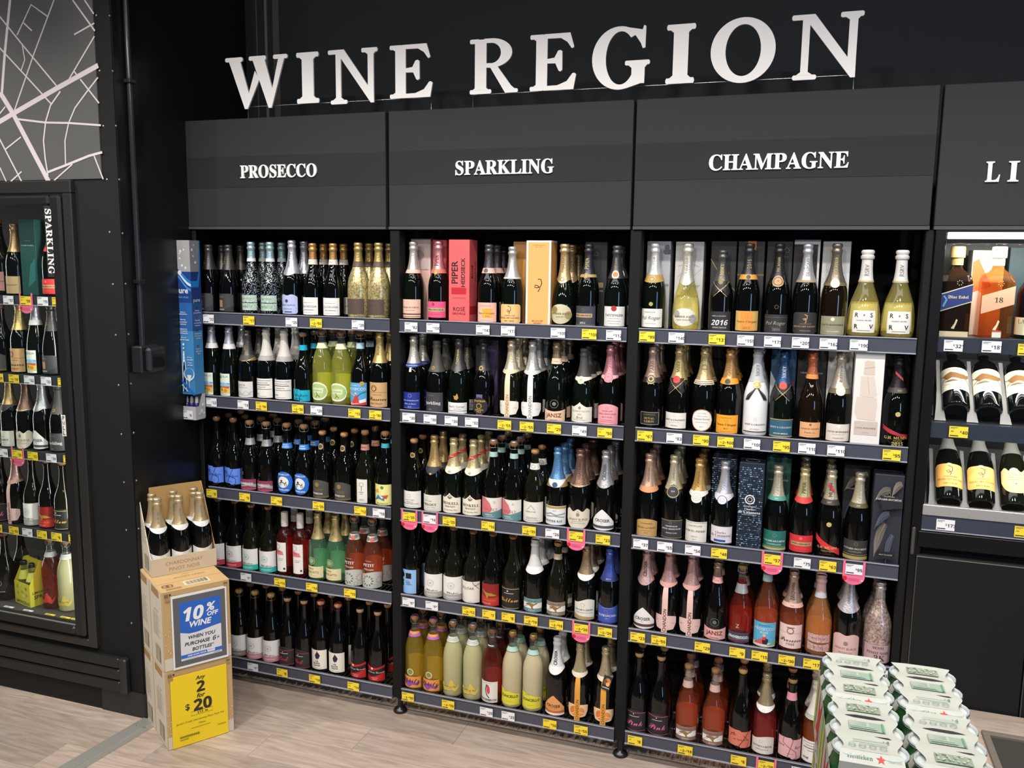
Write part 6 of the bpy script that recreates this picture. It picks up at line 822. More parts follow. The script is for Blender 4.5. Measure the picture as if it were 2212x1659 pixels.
# ---------- blue drops dispenser
t=thing('drops_dispenser','tall blue and grey cardboard dispenser of wine drops hung left of the prosecco shelves','dispenser',(0,0,0))
b=MB(); BX0,BX1,BY0,BY1=.012,.100,-.085,-.020
b.bbox(BX0,BX1,BY0,BY1,1.372,2.046,M('3f86bf','p'),.001); obj('carton',b,t)
bubble=lambda L:[('o',x,y,r,'e4e6e6') for x,y,r in L]
sw=lambda a,b_,w_,c:('w',[(-1,a),(-.4,a-.012),(.2,a-.05),(.6,b_-.01),(1,b_)],w_,c)
fp=[('r',-1,1,.60,.80,'1b3f83'),('r',-1,1,.42,.60,'2a64a8'),('r',-1,1,.80,1,'a9a9a8'),('p',[(-1,.81),(-.3,.80),(.3,.76),(1,.70),(1,.62),(-1,.62)],'1b3f83'),
 ('p',[(-1,.825),(-.6,.822),(-.2,.805),(.2,.78),(.6,.755),(1,.74),(1,.70),(.6,.715),(.2,.742),(-.2,.775),(-.6,.80),(-1,.808)],'1f7fd0'),('p',[(-1,.812),(-.6,.805),(-.2,.785),(.2,.757),(.6,.733),(1,.72),(1,.705),(.6,.715),(.2,.738),(-.2,.768),(-.6,.793),(-1,.803)],'dbe8ee'),('p',[(-1,.80),(-.6,.785),(-.2,.758),(.2,.726),(.6,.70),(1,.69),(1,.675),(.6,.685),(.2,.71),(-.2,.742),(-.6,.772),(-1,.792)],'3f97e0')]+bubble([(-.7,.955,.012),(-.1,.93,.009),(-.2,.915,.006),(.3,.94,.006),(-.2,.885,.007),(.05,.84,.009),(.45,.825,.008),(-.75,.82,.008),(-.25,.795,.014)])+[
 ('t','pure','b',-.10,.668,1.5,'e6ecf2',.05),('t','wine drops','n',.05,.635,1.25,'6fc0ea',.02)]
for y,a in ((.54,('Reduces','preservatives')),(.49,('May help','to avoid the','headaches')),(.43,('Suitable for','red, white &','sparkling wine')),(.375,('Does not','affect the taste'))):
    fp.append(('t','✔','n',-.8,y+.002,.2,'12264a',.014))
    for k,s in enumerate(a): fp.append(('t',s,'b',-.08,y-.014*k,1.1*len(s)/14,'e8eef4',.011))
fp+=[('o',-.15,.33,.008,'e8f2f8'),('o',-.15,.305,.006,'e8f2f8'),('r',-.33,.03,.02,.18,'141f48'),('p',[(-.33,.17),(.03,.17),(-.02,.22),(-.10,.24),(-.10,.285),(-.20,.285),(-.20,.24),(-.28,.22)],'141f48'),('w',[(-.33,.02),(-.33,.18),(-.2,.24),(-.2,.285),(-.1,.285),(-.1,.24),(.03,.18),(.03,.02)],.005,'e8f2f8'),('o',-.15,.262,.007,'e8f2f8'),('o',-.15,.242,.007,'e8f2f8'),('o',-.15,.222,.007,'e8f2f8'),
 ('o',.42,.135,.042,'e8f2f8'),('o',.42,.14,.036,'3f86bf'),('p',[(.16,.13),(.68,.13),(.55,.09),(.42,.085),(.29,.09)],'e8ecec'),('r',.40,.44,.02,.09,'e8f2f8'),('t','5 drops','b',.55,.245,.6,'e8f2f8',.011),('t','per bottle','b',.6,.23,.7,'e8f2f8',.011),('t','1 drop','b',.55,.21,.5,'e8f2f8',.011),('t','per glass','b',.6,.195,.65,'e8f2f8',.011),
 ('w',[(-1,.095),(-.4,.085),(.2,.05),(1,-.0)],.016,'1f6fc8'),('w',[(-1,.07),(-.4,.06),(.2,.02)],.010,'a8cfe8')]
b=MB(); draw(b,fp,(BX0+BX1)/2,1.372,.044,.674,front(BY0),mx=0,step=.00006); obj('front_print',b,t)
sp=[('r',-1,1,.62,.80,'1a3878'),('r',-1,1,.42,.62,'234f8c'),('r',-1,1,.80,1,'88888e'),('p',[(-1,.74),(.2,.74),(.6,.8),(.8,1),(1,1),(1,.62),(-1,.62)],'1f7fd0'),('p',[(-1,.70),(.5,.70),(.85,.8),(1,.9),(1,.6),(-1,.6)],'1a3878'),('t','pure','n',0,.61,1.3,'dfe6ee',.035)]+bubble([(-.6,.94,.009),(-.2,.97,.005),(-.4,.9,.006),(.0,.86,.009)])
for y,a in ((.55,('Reduces','preservatives')),(.485,('May help','to avoid the','headaches')),(.40,('Suitable for','red, white &','sparkling')),(.30,('Does not','affect the','taste'))):
    sp.append(('t','✔','n',-.1,y+.02,.4,'12264a',.018))
    for k,s in enumerate(a): sp.append(('t',s,'b',0,y-.016*k,1.5*len(s)/13,'c4d0dc',.012))
b=MB(); draw(b,sp,(BY0+BY1)/2,1.372,.0325,.674,lambda s,z,off:(BX1+off,s,z),mx=0,step=.00006); obj('side_print',b,t)
GP=M('b4b4b6','p'); b=MB()
b.box(BX0,BX1,BY1-.004,BY1,1.262,1.3715,GP); b.box(BX0,BX1,BY0,BY1-.004,1.258,1.262,GP); b.box(BX0,BX1,BY0,BY0+.002,1.262,1.318,GP); b.box(BX0,BX0+.002,BY0+.002,BY1-.004,1.262,1.3715,GP)
b.add([(BX1,BY0+.002,1.262),(BX1,BY1-.004,1.262),(BX1,BY1-.004,1.3715),(BX1,BY1-.02,1.3715),(BX1,BY0+.02,1.318),(BX1,BY0+.002,1.318)],[(0,1,2,3,4,5)],GP); tr_=obj('tray',b,t)
b=MB(); draw(b,[('o',.2,.3,.08,'d8e0e4'),('o',.5,.55,.06,'d8e0e4'),('o',.7,.2,.05,'d8e0e4'),('o',-.3,.2,.05,'d8e0e4')],(BY0+BY1)/2,1.262,.03,.11,lambda s,z,off:(BX1+off,s,z),mx=0); obj('tray_print',b,t)
for k,x in enumerate((.030,.056,.082)):
    d=thing('dropper_bottle','small dark blue dropper bottle with pale cap, %s one in the dispenser tray'%('left','middle','right')[k],'bottle',(x,-.055,1.2625),group='dropper bottles')
    b=MB(); b.lathe([(0,0),(.0115,0),(.012,.002),(.012,.060),(.010,.066),(.006,.068),(0,.068)],M('23246a','x'),14); obj('bottle_body',b,d)
    b=MB(); b.lathe([(.008,.0682),(.0075,.085),(.004,.097),(0,.098)],M('c4c4cc','x'),12); obj('cap',b,d)
    b=MB(); draw(b,[('t','pure','n',0,.5,1.6,'e0e0ec',.8)],0,.02,.010,.025,lambda s,z,off:(.0122*math.sin(s/.0122),-.0122*math.cos(s/.0122)-off,z),mx=.004); obj('label',b,d)
ticket(.056,BY0-.001,1.280,'w','6',None,'foot of the blue dispenser')
# ---------- display fridge
FX0,FX1=-1.45,-.192
t=thing('display_fridge','black glass-door display fridge built into the wall, SPARKLING on its door','fridge',(0,0,0))
b=MB(); IN=M('3a3936','k')
b.box(FX0,FX1,-.02,.0,0.12,2.27,IN); b.box(FX0,FX1,-.39,-.02,2.24,2.27,IN); b.box(FX1-.02,FX1,-.39,-.02,.12,2.24,IN); b.box(FX0,FX1,-.39,-.02,.30,.38,IN); obj('cabinet_liner',b,t)
b=MB(); FR=M('2b2a29','x')
b.bbox(FX0,FX1,YF-.022,YF+.01,2.222,2.274,FR,.004); b.bbox(-.238,FX1,YF-.022,YF+.01,.287,2.222,FR,.004); b.bbox(FX0,-.238,YF-.022,YF+.01,.287,.322,FR,.004); fr=obj('door_frame',b,t)
b=MB(); b.box(FX0,FX1,YF-.001,-.02,.0,.287,M('1c1c1b','k')); obj('base_panel',b,t)
b=MB(); BM_=M('1e1f1f','x')
for z0,z1 in ((.110,.160),(.164,.214),(.218,.266)): b.bbox(FX0,-.072,YF-.030,YF-.0012,z0,z1,BM_,.006)
bp=obj('bumper_rail',b,t)
b=MB(); b.bbox(-.0715,-.033,YF-.034,YF-.0012,.106,.268,M('242525','x'),.008); obj('bumper_end_cap',b,t)
b=MB(); DR=M('201f1f','x')
b.bbox(-.304,-.246,YF-.030,YF-.001,.332,2.215,DR,.010); b.bbox(FX0,-.304,YF-.030,YF-.001,2.172,2.215,DR,.010); b.bbox(FX0,-.304,YF-.030,YF-.001,.332,.374,DR,.010); door=obj('door',b,t)
b=MB(); b.box(FX0,-.304,YF-.014,YF-.010,.374,2.172,paneglass('fridge_door_glass',.55)); obj('glass_pane',b,door)
b=MB(); b.box(FX0,-.304,YF-.016,YF-.0145,.374,.380,M('b8b4aa','m')); b.box(-.3075,-.304,YF-.016,YF-.0145,.374,2.172,M('4a4846','x')); obj('gasket',b,door)
b=MB(); v,tt,(w_,h_)=glyphs('SPARKLING','s',3,.01,1.08)
vv=[(a[0]/w_*.262,a[1]/h_*.033) for a in v]; b.add([(-.324+a[1]*1.0+.004,YF-.0322,2.160-a[0]) for a in vv],tt,LW); obj('lettering',b,door)
b=MB(); b.box(-.325,-.2915,YF-.0315,YF-.0303,1.885,2.172,M('343331','x')); obj('name_strip',b,door)
b=MB(); b.box(-.300,-.279,YF-.0316,YF-.0303,1.222,1.312,M('e4e2dc'))
draw(b,[('t',c,'b',0,.86-.235*i,1.1,'1c1c1c',.19) for i,c in enumerate('PULL')],-.2895,1.222,.0105,.09,front(YF-.0316),mx=0,off=.0003); obj('pull_sticker',b,door)
FZ=[1.80,1.455,1.115,.757]
for z in FZ:
    b=MB(); b.box(FX0,-.215,-.335,-.03,z-.014,z-.001,M('2e2e2e','x')); s=obj('shelf',b,t)
    b=MB(); b.box(FX0,-.215,-.341,-.336,z-.040,z-.0005,M('34373d','x')); b.box(FX0,-.215,-.3445,-.336,z-.042,z-.0385,LIP); obj('ticket_strip',b,s)
FROW=[(0,1.80,[(-.75,.33,'pinkbig',0),(-.661,.31,'goldtan',0),(-.455,.317,'pipred',0)]),(1,1.455,[(-.773,.3,'greyp',1),(-.665,.32,'brown',1),(-.572,.317,'italia',1),(-.483,.303,'avitta',1)]),(2,1.115,[(-.847,.315,'oyster',0),(-.755,.32,'trilogy',0),(-.662,.315,'burge',1),(-.565,.318,'croser',1),(-.47,.295,'parkling',0)]),(3,.757,[(-.842,.32,'pinkscript',0),(-.75,.325,'chanrose',0),(-.652,.318,'whgrey',0),(-.562,.31,'redhawk',0),(-.473,.31,'yellow',0)]),(4,.3805,[(-.838,.32,'etch',1),(-.558,.328,'piglet',0),(-.466,.328,'lemon',0)])]
for l,z,row in FROW:
    fill_row(0,l,row,'%s fridge shelf'%LV[l],z+.0006,-.327 if l<4 else -.34,'bottles in the fridge, %s shelf'%LV[l])
gift('gift_box','dark green gift box between gold and red labels, top fridge shelf',-.555,-.315,1.8006,.088,.085,.325,'1f4a46',[('t','CANARD-DUCHÊNE','s',0,.66,1.6,'b8c8c0',.05),('l',.72,.4,.004,'8aa498'),('p',[(-.2,.1),(.8,.2),(.9,.5),(.2,.4)],'2a6a66')])
for l,r in ((0,[(-.647,'w','37'),(-.55,'y','58','72',1),(-.454,'w','75'),(-.373,'y','54','70')]),(1,[(-.737,'y','2/25'),(-.647,'y','2/30'),(-.559,'w','22'),(-.464,'w','22'),(-.369,'y','17','20')]),(2,[(-.743,'w','18'),(-.658,'y','20','27',1),(-.568,'y','23','28'),(-.462,'w','30'),(-.365,'y','2/55')]),(3,[(-.809,'y','8'),(-.71,'y','2/55'),(-.63,'w','5.50'),(-.545,'y','7','9'),(-.461,'y','8','9'),(-.363,'y','2/18')])):
    for q in r:
        where='%s fridge shelf'%LV[l]
        if len(q)>4: hanger(q[0],-.3450,FZ[l]-.016,(q[2],where),' by the fridge door')
        o=ticket(q[0],-.3475,FZ[l]-.021,q[1],q[2],q[3] if len(q)>3 else None,where)
for k,(x,c) in enumerate(((-.737,'w'),(-.622,'w'),(-.494,'y'),(-.406,'y'),(-.345,'y'))):
    b=MB(); b.box(-.027,.027,-.006,.006,0,.0012,M('e9e8ea' if c=='w' else 'f3d436')); b.box(-.02,.005,-.003,.001,.0012,.0014,M('4a4a4a'))
    tag(obj('price_ticket',b,None,(x,-.378,.3805)),'%s price ticket lying on the fridge floor, %s'%('white' if c=='w' else 'yellow',('far left','below the yellow carrier','below the red bottle','below the lemon bottle','rightmost')[k]),'ticket','tickets on the fridge floor')
for x in (-.240,-1.35):
    lamp('fridge_light','AREA',(x,-.372,1.3),(-.75,-.12,1.3),5.5,(1,.97,.93),shape='RECTANGLE',size=.03,size_y=1.7)
# lemon four-pack carrier with its bottles
def carrier(x,y,z,lab,grp=None):
    t=thing('bottle_carrier',lab,'carrier',(x,y,z),-.25,grp)
    YC=M('d9cf3a','p'); b=MB(); w_,d_,h_=.066,.062,.105
    b.box(-w_,w_,-d_,-d_+.002,0,h_,YC); b.box(-w_,w_,d_-.002,d_,0,h_,YC); b.box(-w_,w_,-d_+.002,d_-.002,0,.002,YC)
    for sx in (-1,1):
        x0,x1=(w_-.002,w_) if sx>0 else (-w_,-w_+.002)
        b.add([(xx,yy,zz) for xx in (x0,x1) for yy,zz in ((-d_+.002,.002),(d_-.002,.002),(d_-.002,h_),(.012,.205),(-.012,.205),(-d_+.002,h_))],[(0,1,2,3,4,5),(11,10,9,8,7,6),(0,6,7,1),(1,7,8,2),(2,8,9,3),(3,9,10,4),(4,10,11,5),(5,11,6,0)],YC)
    obj('carrier_body',b,t)
    b=MB(); b.box(-w_+.002,w_-.002,-.001,.001,.002,.205,YC); obj('handle_panel',b,t)
    b=MB(); draw(b,[('t','LIMONCELLO','b',0,.12,1.75,'3a3a14',.2)]+[('o',xx,yy,.07,c) for xx,yy,c in ((-.6,.78,'b8ae4a'),(-.55,.5,'c8a830'),(0,.6,'a8a040'),(.5,.78,'8a8a3a'),(.55,.5,'c8b040'),(-.2,.85,'e8e0a0'),(.2,.42,'e8e0a0'))],0,0,w_,h_,front(-d_),mx=0); obj('front_print',b,t)
    b=MB(); draw(b,[('t','LIMONCELLO','b',0,.6,1.6,'3a3a14',.2),('t','SPRITZ','b',-.1,.4,1.2,'3a3a14',.2)],0,0,d_,h_,lambda s,zz,off:(w_+off,s,zz),mx=0); obj('side_print',b,t)
    return t
def small_bottle(x,y,z,lab):
    t=thing('soda_bottle',lab,'bottle',(x,y,z),0,'small bottles in the yellow carrier')
    b=MB(); b.lathe([(0,0),(.023,0),(.0255,.004),(.0255,.10),(.022,.125),(.0135,.150),(.012,.175),(0,.175)],glassmat('clear'),14); obj('bottle_body',b,t)
    b=MB(); b.lathe([(.0235,.115),(.0265,.112),(.0225,.128),(.0150,.150),(.0145,.152)],M('cfd05a','p'),14); obj('neck_label',b,t)
    b=MB(); b.lathe([(.0125,.1752),(.0145,.1752),(.0145,.190),(.012,.194),(0,.194)],M('1c1c1e','x'),14); obj('cap',b,t)
carrier(-.685,-.275,.3806,'yellow cardboard carrier of lemon bottles on the fridge floor')
for k,(sx,sy) in enumerate(((-1,-1),(1,-1),(-1,1),(1,1))):
    a=-.25; px,py=sx*.034,sy*.030; small_bottle(-.685+px*math.cos(a)-py*math.sin(a),-.275+px*math.sin(a)+py*math.cos(a),.3827,'small black-capped bottle in the yellow carrier, %s %s'%('front' if sy<0 else 'back',('left' if sx<0 else 'right')))
carrier(-.545,-.135,.3806,'second yellow cardboard carrier, behind the red and lemon bottles')
for k,(sx,sy) in enumerate(((-1,-1),(1,-1))):
    a=-.25; px,py=sx*.034,sy*.030; small_bottle(-.545+px*math.cos(a)-py*math.sin(a),-.135+px*math.sin(a)+py*math.cos(a),.3827,'small bottle in the second yellow carrier, '+('left' if sx<0 else 'right'))
# ---------- wine cartons
E_=Vector((.563,.827,0)).normalized(); N_=Vector((.827,-.563,0)).normalized(); A_=Vector((.298,-.57,0)); ZV=Vector((0,0,1))
CW,CD,CH=.268,.176,.333
CB=M('c2a06e','c'); CBW=M('d8cdb9','c')
def carton(a,k,lab,front_label=False):
    t=thing('wine_carton',lab,'carton',a,math.atan2(E_.y,E_.x),'stacked wine cartons')   # local x runs along the front, -y faces the room
    b=MB(); b.bbox(0,CW,0,CD,0,CH,CB,.002); obj('carton_body',b,t)
    # printed left side (white) and base fleck
    b=MB(); LFT=lambda s,z,off:(-off,CD-s,z)
    draw(b,[('r',-1,1,0.004,.996,'dcd2bf'),('r',-.72,.55,.88,.975,'b08a55'),('d',.05,.78,.03,7,'b0a48e'),('t',"JACOB'S CREEK",'n',0,.70,1.1,'a89c86',.025)]+[('r',-.55,.2+.15*(k_%3),.66-.025*k_,.668-.025*k_,'b3a791') for k_ in range(12)]+[('r',-.30,.50,.06,.26,'a89a80')]+[('r',-.26+.06*j,-.23+.06*j,.08,.24,'cfc4ae') for j in range(12)],CD/2,0,CD/2-.002,CH,LFT,mx=0,kind='c'); obj('side_print',b,t)
    b=MB(); p=[('r',-1,1,.004,.16,'d3c7b4')]
    rq=random.Random(k)
    for j in range(34): x=rq.choice([-1,1])*rq.uniform(.8,.99); y=rq.uniform(.14,.5); p.append(('o',x,y,rq.uniform(.002,.007),'dccfb8'))
    p+=[('o',-.78,.955,.012,'2c2620'),('r',-.94,-.90,.93,.97,'6a5a44'),('r',-.88,-.84,.93,.97,'6a5a44'),('r',.82,.94,.955,.97,'6a5a44'),('r',.83,.93,.92,.95,'a88a60'),('r',-.93,-.80,.88,.92,'a88a60')]
    draw(b,p,CW/2,0,CW/2-.002,CH,front(0),mx=0,kind='c'); obj('front_print',b,t)
    b=MB(); TOP=lambda s,y,off:(s,y,CH+off)
    draw(b,[('l',.5,1,.006,'8f6f42'),('t',"JACOB'S CREEK",'n',.08,.74,1.0,'9a7a4a',.14),('d',.0,.88,.07,7,'9a7a4a'),('r',-.25,.5,.12,.42,'e0d2b6')]+[('r',-.2+.035*j,-.2+.035*j+(.02 if j%3 else .010),.16,.38,'3a3026') for j in range(19)]+[('q',-.80,.28,.07,.02,'6a5030'),('q',-.68,.28,.07,.02,'6a5030')]+[('r',-.85,-.4,.1-.03*j,.115-.03*j,'a08055') for j in range(3)],CW/2,0,CW/2-.002,CD,TOP,mx=0,kind='c'); obj('top_print',b,t)
    return t
for k,(a,lab) in enumerate(((A_,'lower front cardboard wine carton behind the yellow poster'),(A_+ZV*(CH+.001),'upper front cardboard wine carton behind the blue poster'),(A_-N_*(CD+.003),'lower rear cardboard wine carton beside the black wall'),(A_-N_*(CD+.003)+ZV*(CH+.001),'upper rear cardboard wine carton under the open tray'))): carton(a,k,lab)
T0=A_-N_*(CD+.010)+E_*.012+ZV*(2*CH+.0022)
t=thing('carton_tray','open-fronted cardboard display tray of six gold-foil bottles on the cartons','carton',T0,math.atan2(E_.y,E_.x))
b=MB(); h0,h1=.074,.334; th=.003; TW=.266; TD=.176
CBI=M('b89058','c'); CBF=M('cdbba0','c')
b.box(0,TW,0,th,0,h0,CBF); b.box(0,TW,TD-th,TD,th,h1,CBI); b.box(0,TW,th,TD-th,0,th,CBI)
for x0,m_ in ((0,CBW),(TW-th,CBI)):
    x1=x0+th; P=[(th,th),(TD-th,th),(TD-th,h1),(th+.012,h0+.012),(th,h0)]
    b.add([(x,y,z) for x in (x0,x1) for y,z in P],[(4,3,2,1,0),(5,6,7,8,9)]+[(i,(i+1)%5,5+(i+1)%5,5+i) for i in range(5)],m_)
obj('tray_body',b,t)
b=MB(); draw(b,[('t','CHARDONNAY','n',0,.62,1.15,'b8845a',.26),('t','PINOT NOIR','n',0,.28,.95,'b8845a',.26)],TW/2,0,TW/2,h0,front(0),mx=0,kind='c'); obj('tray_print',b,t)
b=MB(); draw(b,[('r',-.55,.1+.15*(k_%3),.62-.03*k_,.628-.03*k_,'b3a791') for k_ in range(9)]+[('r',-.1,.6,.05,.24,'a89a80')],TD/2,0,TD/2-.002,h1,lambda s,z,off:(-off,TD-s,z),mx=0,kind='c'); obj('side_print',b,t)
KINDS['traybot']=('gold-foil bottle with white label and collar','champ','dark',(.60,'c6ad78'),None,[(.545,.615,W,.05,[('d',-.05,.35,.25,6,'6a5a3a')])],[(.02,.30,2.2,'e4e1da','dip',[('d',.1,.72,.10,7,'b08a4a'),('t',"JACOB'S CREEK",'s',0,.42,1.6,'6a5a3c'),('t','CHARDONNAY PINOT NOIR','n',0,.25,1.5,'8a7a5a')]),nk('JACOBS CREEK','7a6438',.66,.84)])
for j in range(2):
    for i in range(3):
        p=T0+E_*(.046+.0865*i)+(-N_)*(.048+.0825*j-.0015)+ZV*.0034
        place('traybot',.318,p,'gold-foil bottle with white label in the cardboard tray, %s %s'%(('front','back')[j],('left','middle','right')[i]),'bottles in the cardboard tray',math.atan2(E_.y,E_.x)+R_.uniform(-.1,.1)-.12)
def poster(name,lab,x0,x1,z0,z1,base,pr,off=.004):
    t=thing(name,lab,'poster',A_+N_*off,math.atan2(E_.y,E_.x))
    b=MB(); b.bbox(x0,x1,-.0015,0,z0,z1,M(base,'p'),.0004); obj('poster_sheet',b,t)
    b=MB(); draw(b,pr,(x0+x1)/2,z0,(x1-x0)/2,z1-z0,front(-.0015),mx=0,step=.00005,off=.0002); obj('poster_print',b,t)
poster('sale_poster','framed blue and white poster reading 10% OFF WINE on the upper carton',.033,.253,.335,.643,'e8e6e4',[('r',-.94,.94,.032,.968,'5f5f62'),('r',-.72,.76,.10,.89,'dcdcde'),('p',[(-.72,.89),(.76,.89),(.76,.50),(.4,.485),(-.1,.455),(-.4,.455),(-.72,.49)],'2563c0'),
 ('t','10','O',-.22,.72,.82,'f0f0f0',.19),('t','%','o',.40,.765,.42,'f0f0f0',.12),('t','OFF','o',.47,.668,.42,'f0f0f0',.065),('t','WINE','o',.02,.575,.80,'f0f0f0',.09),
 ('t','WHEN YOU','o',.05,.40,.98,'37373a',.075),('t','PURCHASE','o',-.12,.315,.92,'37373a',.07),('t','6+','o',.56,.318,.26,'37373a',.07),('t','BOTTLES*','o',.08,.232,.80,'37373a',.07),('r',-.72,.76,.130,.178,'2f6ac8'),('t','AND SCAN YOUR','o',-.16,.154,.68,'f0f0f0',.03),('p',[(.22,.14),(.50,.14),(.50,.195),(.22,.195)],'e4e4e6'),('t','flybuys','i',.36,.168,.22,'3a6ab0',.03),('r',.45,.7,.112,.117,'5a5a5a'),('r',-.6,-.1,.112,.115,'a0a0a0')])
poster('price_poster','plain yellow poster reading Any 2 for $20 on the lower carton',.017,.242,.002,.306,'f4d31c',[('t','Any','o',.05,.905,.36,'2a2620',.07),('t','2','B',.05,.785,.42,'2f2b26',.155),('t','for','o',.05,.66,.30,'2a2620',.075),('t','$','b',-.44,.53,.2,'2f2b26',.10),('t','20','B',.10,.53,.86,'2f2b26',.17),
 ('w',[(-.32,.395),(.45,.395),(.45,.45),(-.32,.45),(-.32,.3935)],.004,'3a342a'),('t','$13','b',.0,.422,.26,'2f2b26',.04),('t','ea','b',.22,.42,.1,'2f2b26',.03),('t',"Jacob's Creek Chardonnay Pinot Noir NV",'n',0,.325,1.72,'4a4018',.04),('t','750mL','n',.06,.268,.26,'4a4018',.04),('l',.22,.35,.006,'7a6a20')]+[('r',-.75+.022*j,-.75+.022*j+(.013 if j%3 else .007),.115,.145,'3a3418') for j in range(32)]+[('r',-.75,-.45,.09,.098,'6a5e20'),('r',.6,.9,.16,.168,'8a7a28')])
# ---------- glass liquor cabinet
CX0,CX1=3.0365,4.3; CI=M('0d0d0e','x')
t=thing('liquor_cabinet','black lit liquor cabinet with glass front at the right end of the shelves','cabinet',(0,0,0))
b=MB(); b.bbox(3.0185,3.052,-.008,.42,.02,2.095,CI,.002); b.box(3.052,CX1,.40,.42,.02,2.095,M('1d1d1e','x')); b.box(3.052,CX1,.0,.40,2.088,2.095,CI); b.box(3.052,CX1,.006,.40,1.075,1.128,CI); b.box(3.052,CX1,.03,.40,.02,1.012,M('101010','k')); obj('carcass',b,t)
b=MB(); b.bbox(3.056,CX1,-.012,.006,2.066,2.087,M('e8e6ea','e'),.001); obj('light_bar',b,t)
b=MB(); b.box(3.056,CX1,-.010,.008,2.052,2.0655,CI); obj('top_rail',b,t)
b=MB(); b.box(3.0565,CX1,-.002,.003,1.1675,2.0515,paneglass('cabinet_glass',.8)); obj('glass_pane',b,t)
b=MB(); b.bbox(3.048,CX1,-.014,.005,1.131,1.167,M('c2c0ba','m'),.0015); obj('bottom_rail',b,t)
b=MB(); b.box(3.048,CX1,-.010,.005,1.078,1.130,M('3a3f4c','x')); b.box(3.048,CX1,-.013,-.008,1.0765,1.080,LIP); obj('ticket_strip',b,t)
b=MB(); b.bbox(3.040,CX1,-.014,.005,1.016,1.072,CI,.002); obj('ledge_panel',b,t)
for x0,x1 in ((3.040,3.395),(3.398,4.3)):
    b=MB(); b.bbox(x0,x1,-.014,.029,.03,.988,M('101010','k'),.002); d=obj('cupboard_door',b,t)
    b=MB(); b.box(x0+.001,x1-.001,-.0152,-.0142,.9805,.984,M('6a6a62','x')); b.box(x0+.001,x0+.0035,-.0152,-.0142,.04,.9805,M('4a4a46','x')); obj('edge_strip',b,d)
b=MB(); b.bbox(3.372,3.40,-.020,-.0155,.955,.978,M('b4b2ac','m'),.003); obj('catch',b,t)
b=MB(); b.bbox(3.0205,3.0315,-.018,-.0085,.985,1.085,M('4a4844','x'),.004); obj('door_handle',b,t)
for z,zl in ((1.742,1.692),(1.452,1.399)):
    b=MB(); b.box(3.054,CX1,.008,.39,z-.010,z,M('2c2d30','x')); s=obj('shelf',b,t)
    b=MB(); b.box(3.054,CX1,.0042,.0078,zl,z,M('3a3f4c','x')); obj('ticket_strip',b,s)
for x,z,c,txt,was in ((3.100,1.715,'w','321',None),(3.213,1.716,'w','181',None),(3.318,1.711,'y','154','189'),(3.138,1.425,'y','40','80'),(3.122,1.102,'w','173',None),(3.358,1.104,'y','299','330')):
    o=ticket(x,-.0115 if z<1.2 else -.0035,z,c,txt,was,{3.100:'under the slanted blue label whisky',3.213:'under the amber whisky numbered 18',3.318:'under the broad-shouldered whisky',3.138:'under the left running-hare bottle',3.122:'under the left apricot label bottle',3.358:'at the right end under the shield label bottle'}[x])
l=lamp('cabinet_light','AREA',(3.65,.012,2.05),(3.65,.12,1.4),11.0,(1,.95,.9),shape='RECTANGLE',size=1.15,size_y=.02)
for z_ in (1.729,1.439):
    lamp('cabinet_light','AREA',(3.65,.018,z_),(3.65,.075,z_-.2),4.5,(1,.95,.9),shape='RECTANGLE',size=1.15,size_y=.012)
def squarebottle(x,z,gl,cap,lab,prints,h=.30,w_=.047):
    t=thing('whisky_bottle',lab,'bottle',(x,.075,z),0,'whisky bottles on the cabinet shelf')
    b=MB(); g=glassmat(gl); prof=[(0,w_*.92),(.006,w_),(.185,w_),(.205,w_*.86),(.225,w_*.42),(.238,w_*.34)]
    vs=[];fs=[]; n=16
    for zz,r in prof:
        sq=1 if zz<.21 else .35
        for k in range(n):
            a=2*math.pi*(k+.5)/n; c,s_=math.cos(a),math.sin(a); e=1/max(abs(c),abs(s_)); rr_=r*(1+(min(e,1.27)-1)*sq); vs.append((rr_*c,rr_*s_*.9,zz))
    for i in range(len(prof)-1):
        for k in range(n): fs.append((i*n+k,i*n+(k+1)%n,(i+1)*n+(k+1)%n,(i+1)*n+k))
    fs.append(tuple(range(n-1,-1,-1))); fs.append(tuple(range((len(prof)-1)*n,len(prof)*n))); b.add(vs,fs,g); obj('bottle_body',b,t)
    b=MB(); b.lathe([(.018,.2385),(.019,.2385),(.019,.262),(.0235,.264),(.0235,.298),(.021,.301),(0,.301)],M(cap,'m'),18); obj('cap',b,t)
    if prints: b=MB(); draw(b,prints,0,0,w_,.20,front(-w_*.9),mx=0,off=.0006); obj('label',b,t)
SL=lambda y,d,c:('p',[(-.98,y-.085),(.98,y+.085),(.98,y+.085+d),(-.98,y-.085+d)],c)
squarebottle(3.102,1.7425,'whisky','c8a04a','dark square whisky bottle, slanted blue label, gold cap',[SL(.50,.30,'d8d0b0'),SL(.515,.27,'22306e'),('t','Blue Label','f',.12,.665,1.3,'d8d0b0',.1),('w',[(-.8,.5),(-.6,.62),(-.8,.68)],.03,'5f9ad0'),('d',.15,.90,.05,7,'b8b4a0'),('p',[(0,.13),(.1,.2),(.2,.28),(.1,.3),(.0,.22),(-.2,.14)],'c8c0a0'),('r',-.9,.9,-.0,.09,'d8c0a0')],.31,.048)
squarebottle(3.226,1.7425,'amber','d8c8a8','amber square whisky bottle numbered 18, cream cap',[SL(.48,.30,'d9a98a'),('t','18','s',.05,.63,.5,'3a2a20',.12),('d',.1,.90,.05,7,'e0b070'),('p',[(0,.13),(.1,.2),(.2,.28),(.1,.3),(.0,.22),(-.2,.14)],'e8d8b0'),('r',-.2,.35,.01,.12,'e6e2da'),('r',-.2,.35,.10,.125,'c85a4a')],.31,.049)
t=thing('whisky_bottle','dark broad-shouldered whisky bottle with cream label, cut by the frame','bottle',(3.345,.08,1.7425),0,'whisky bottles on the cabinet shelf')
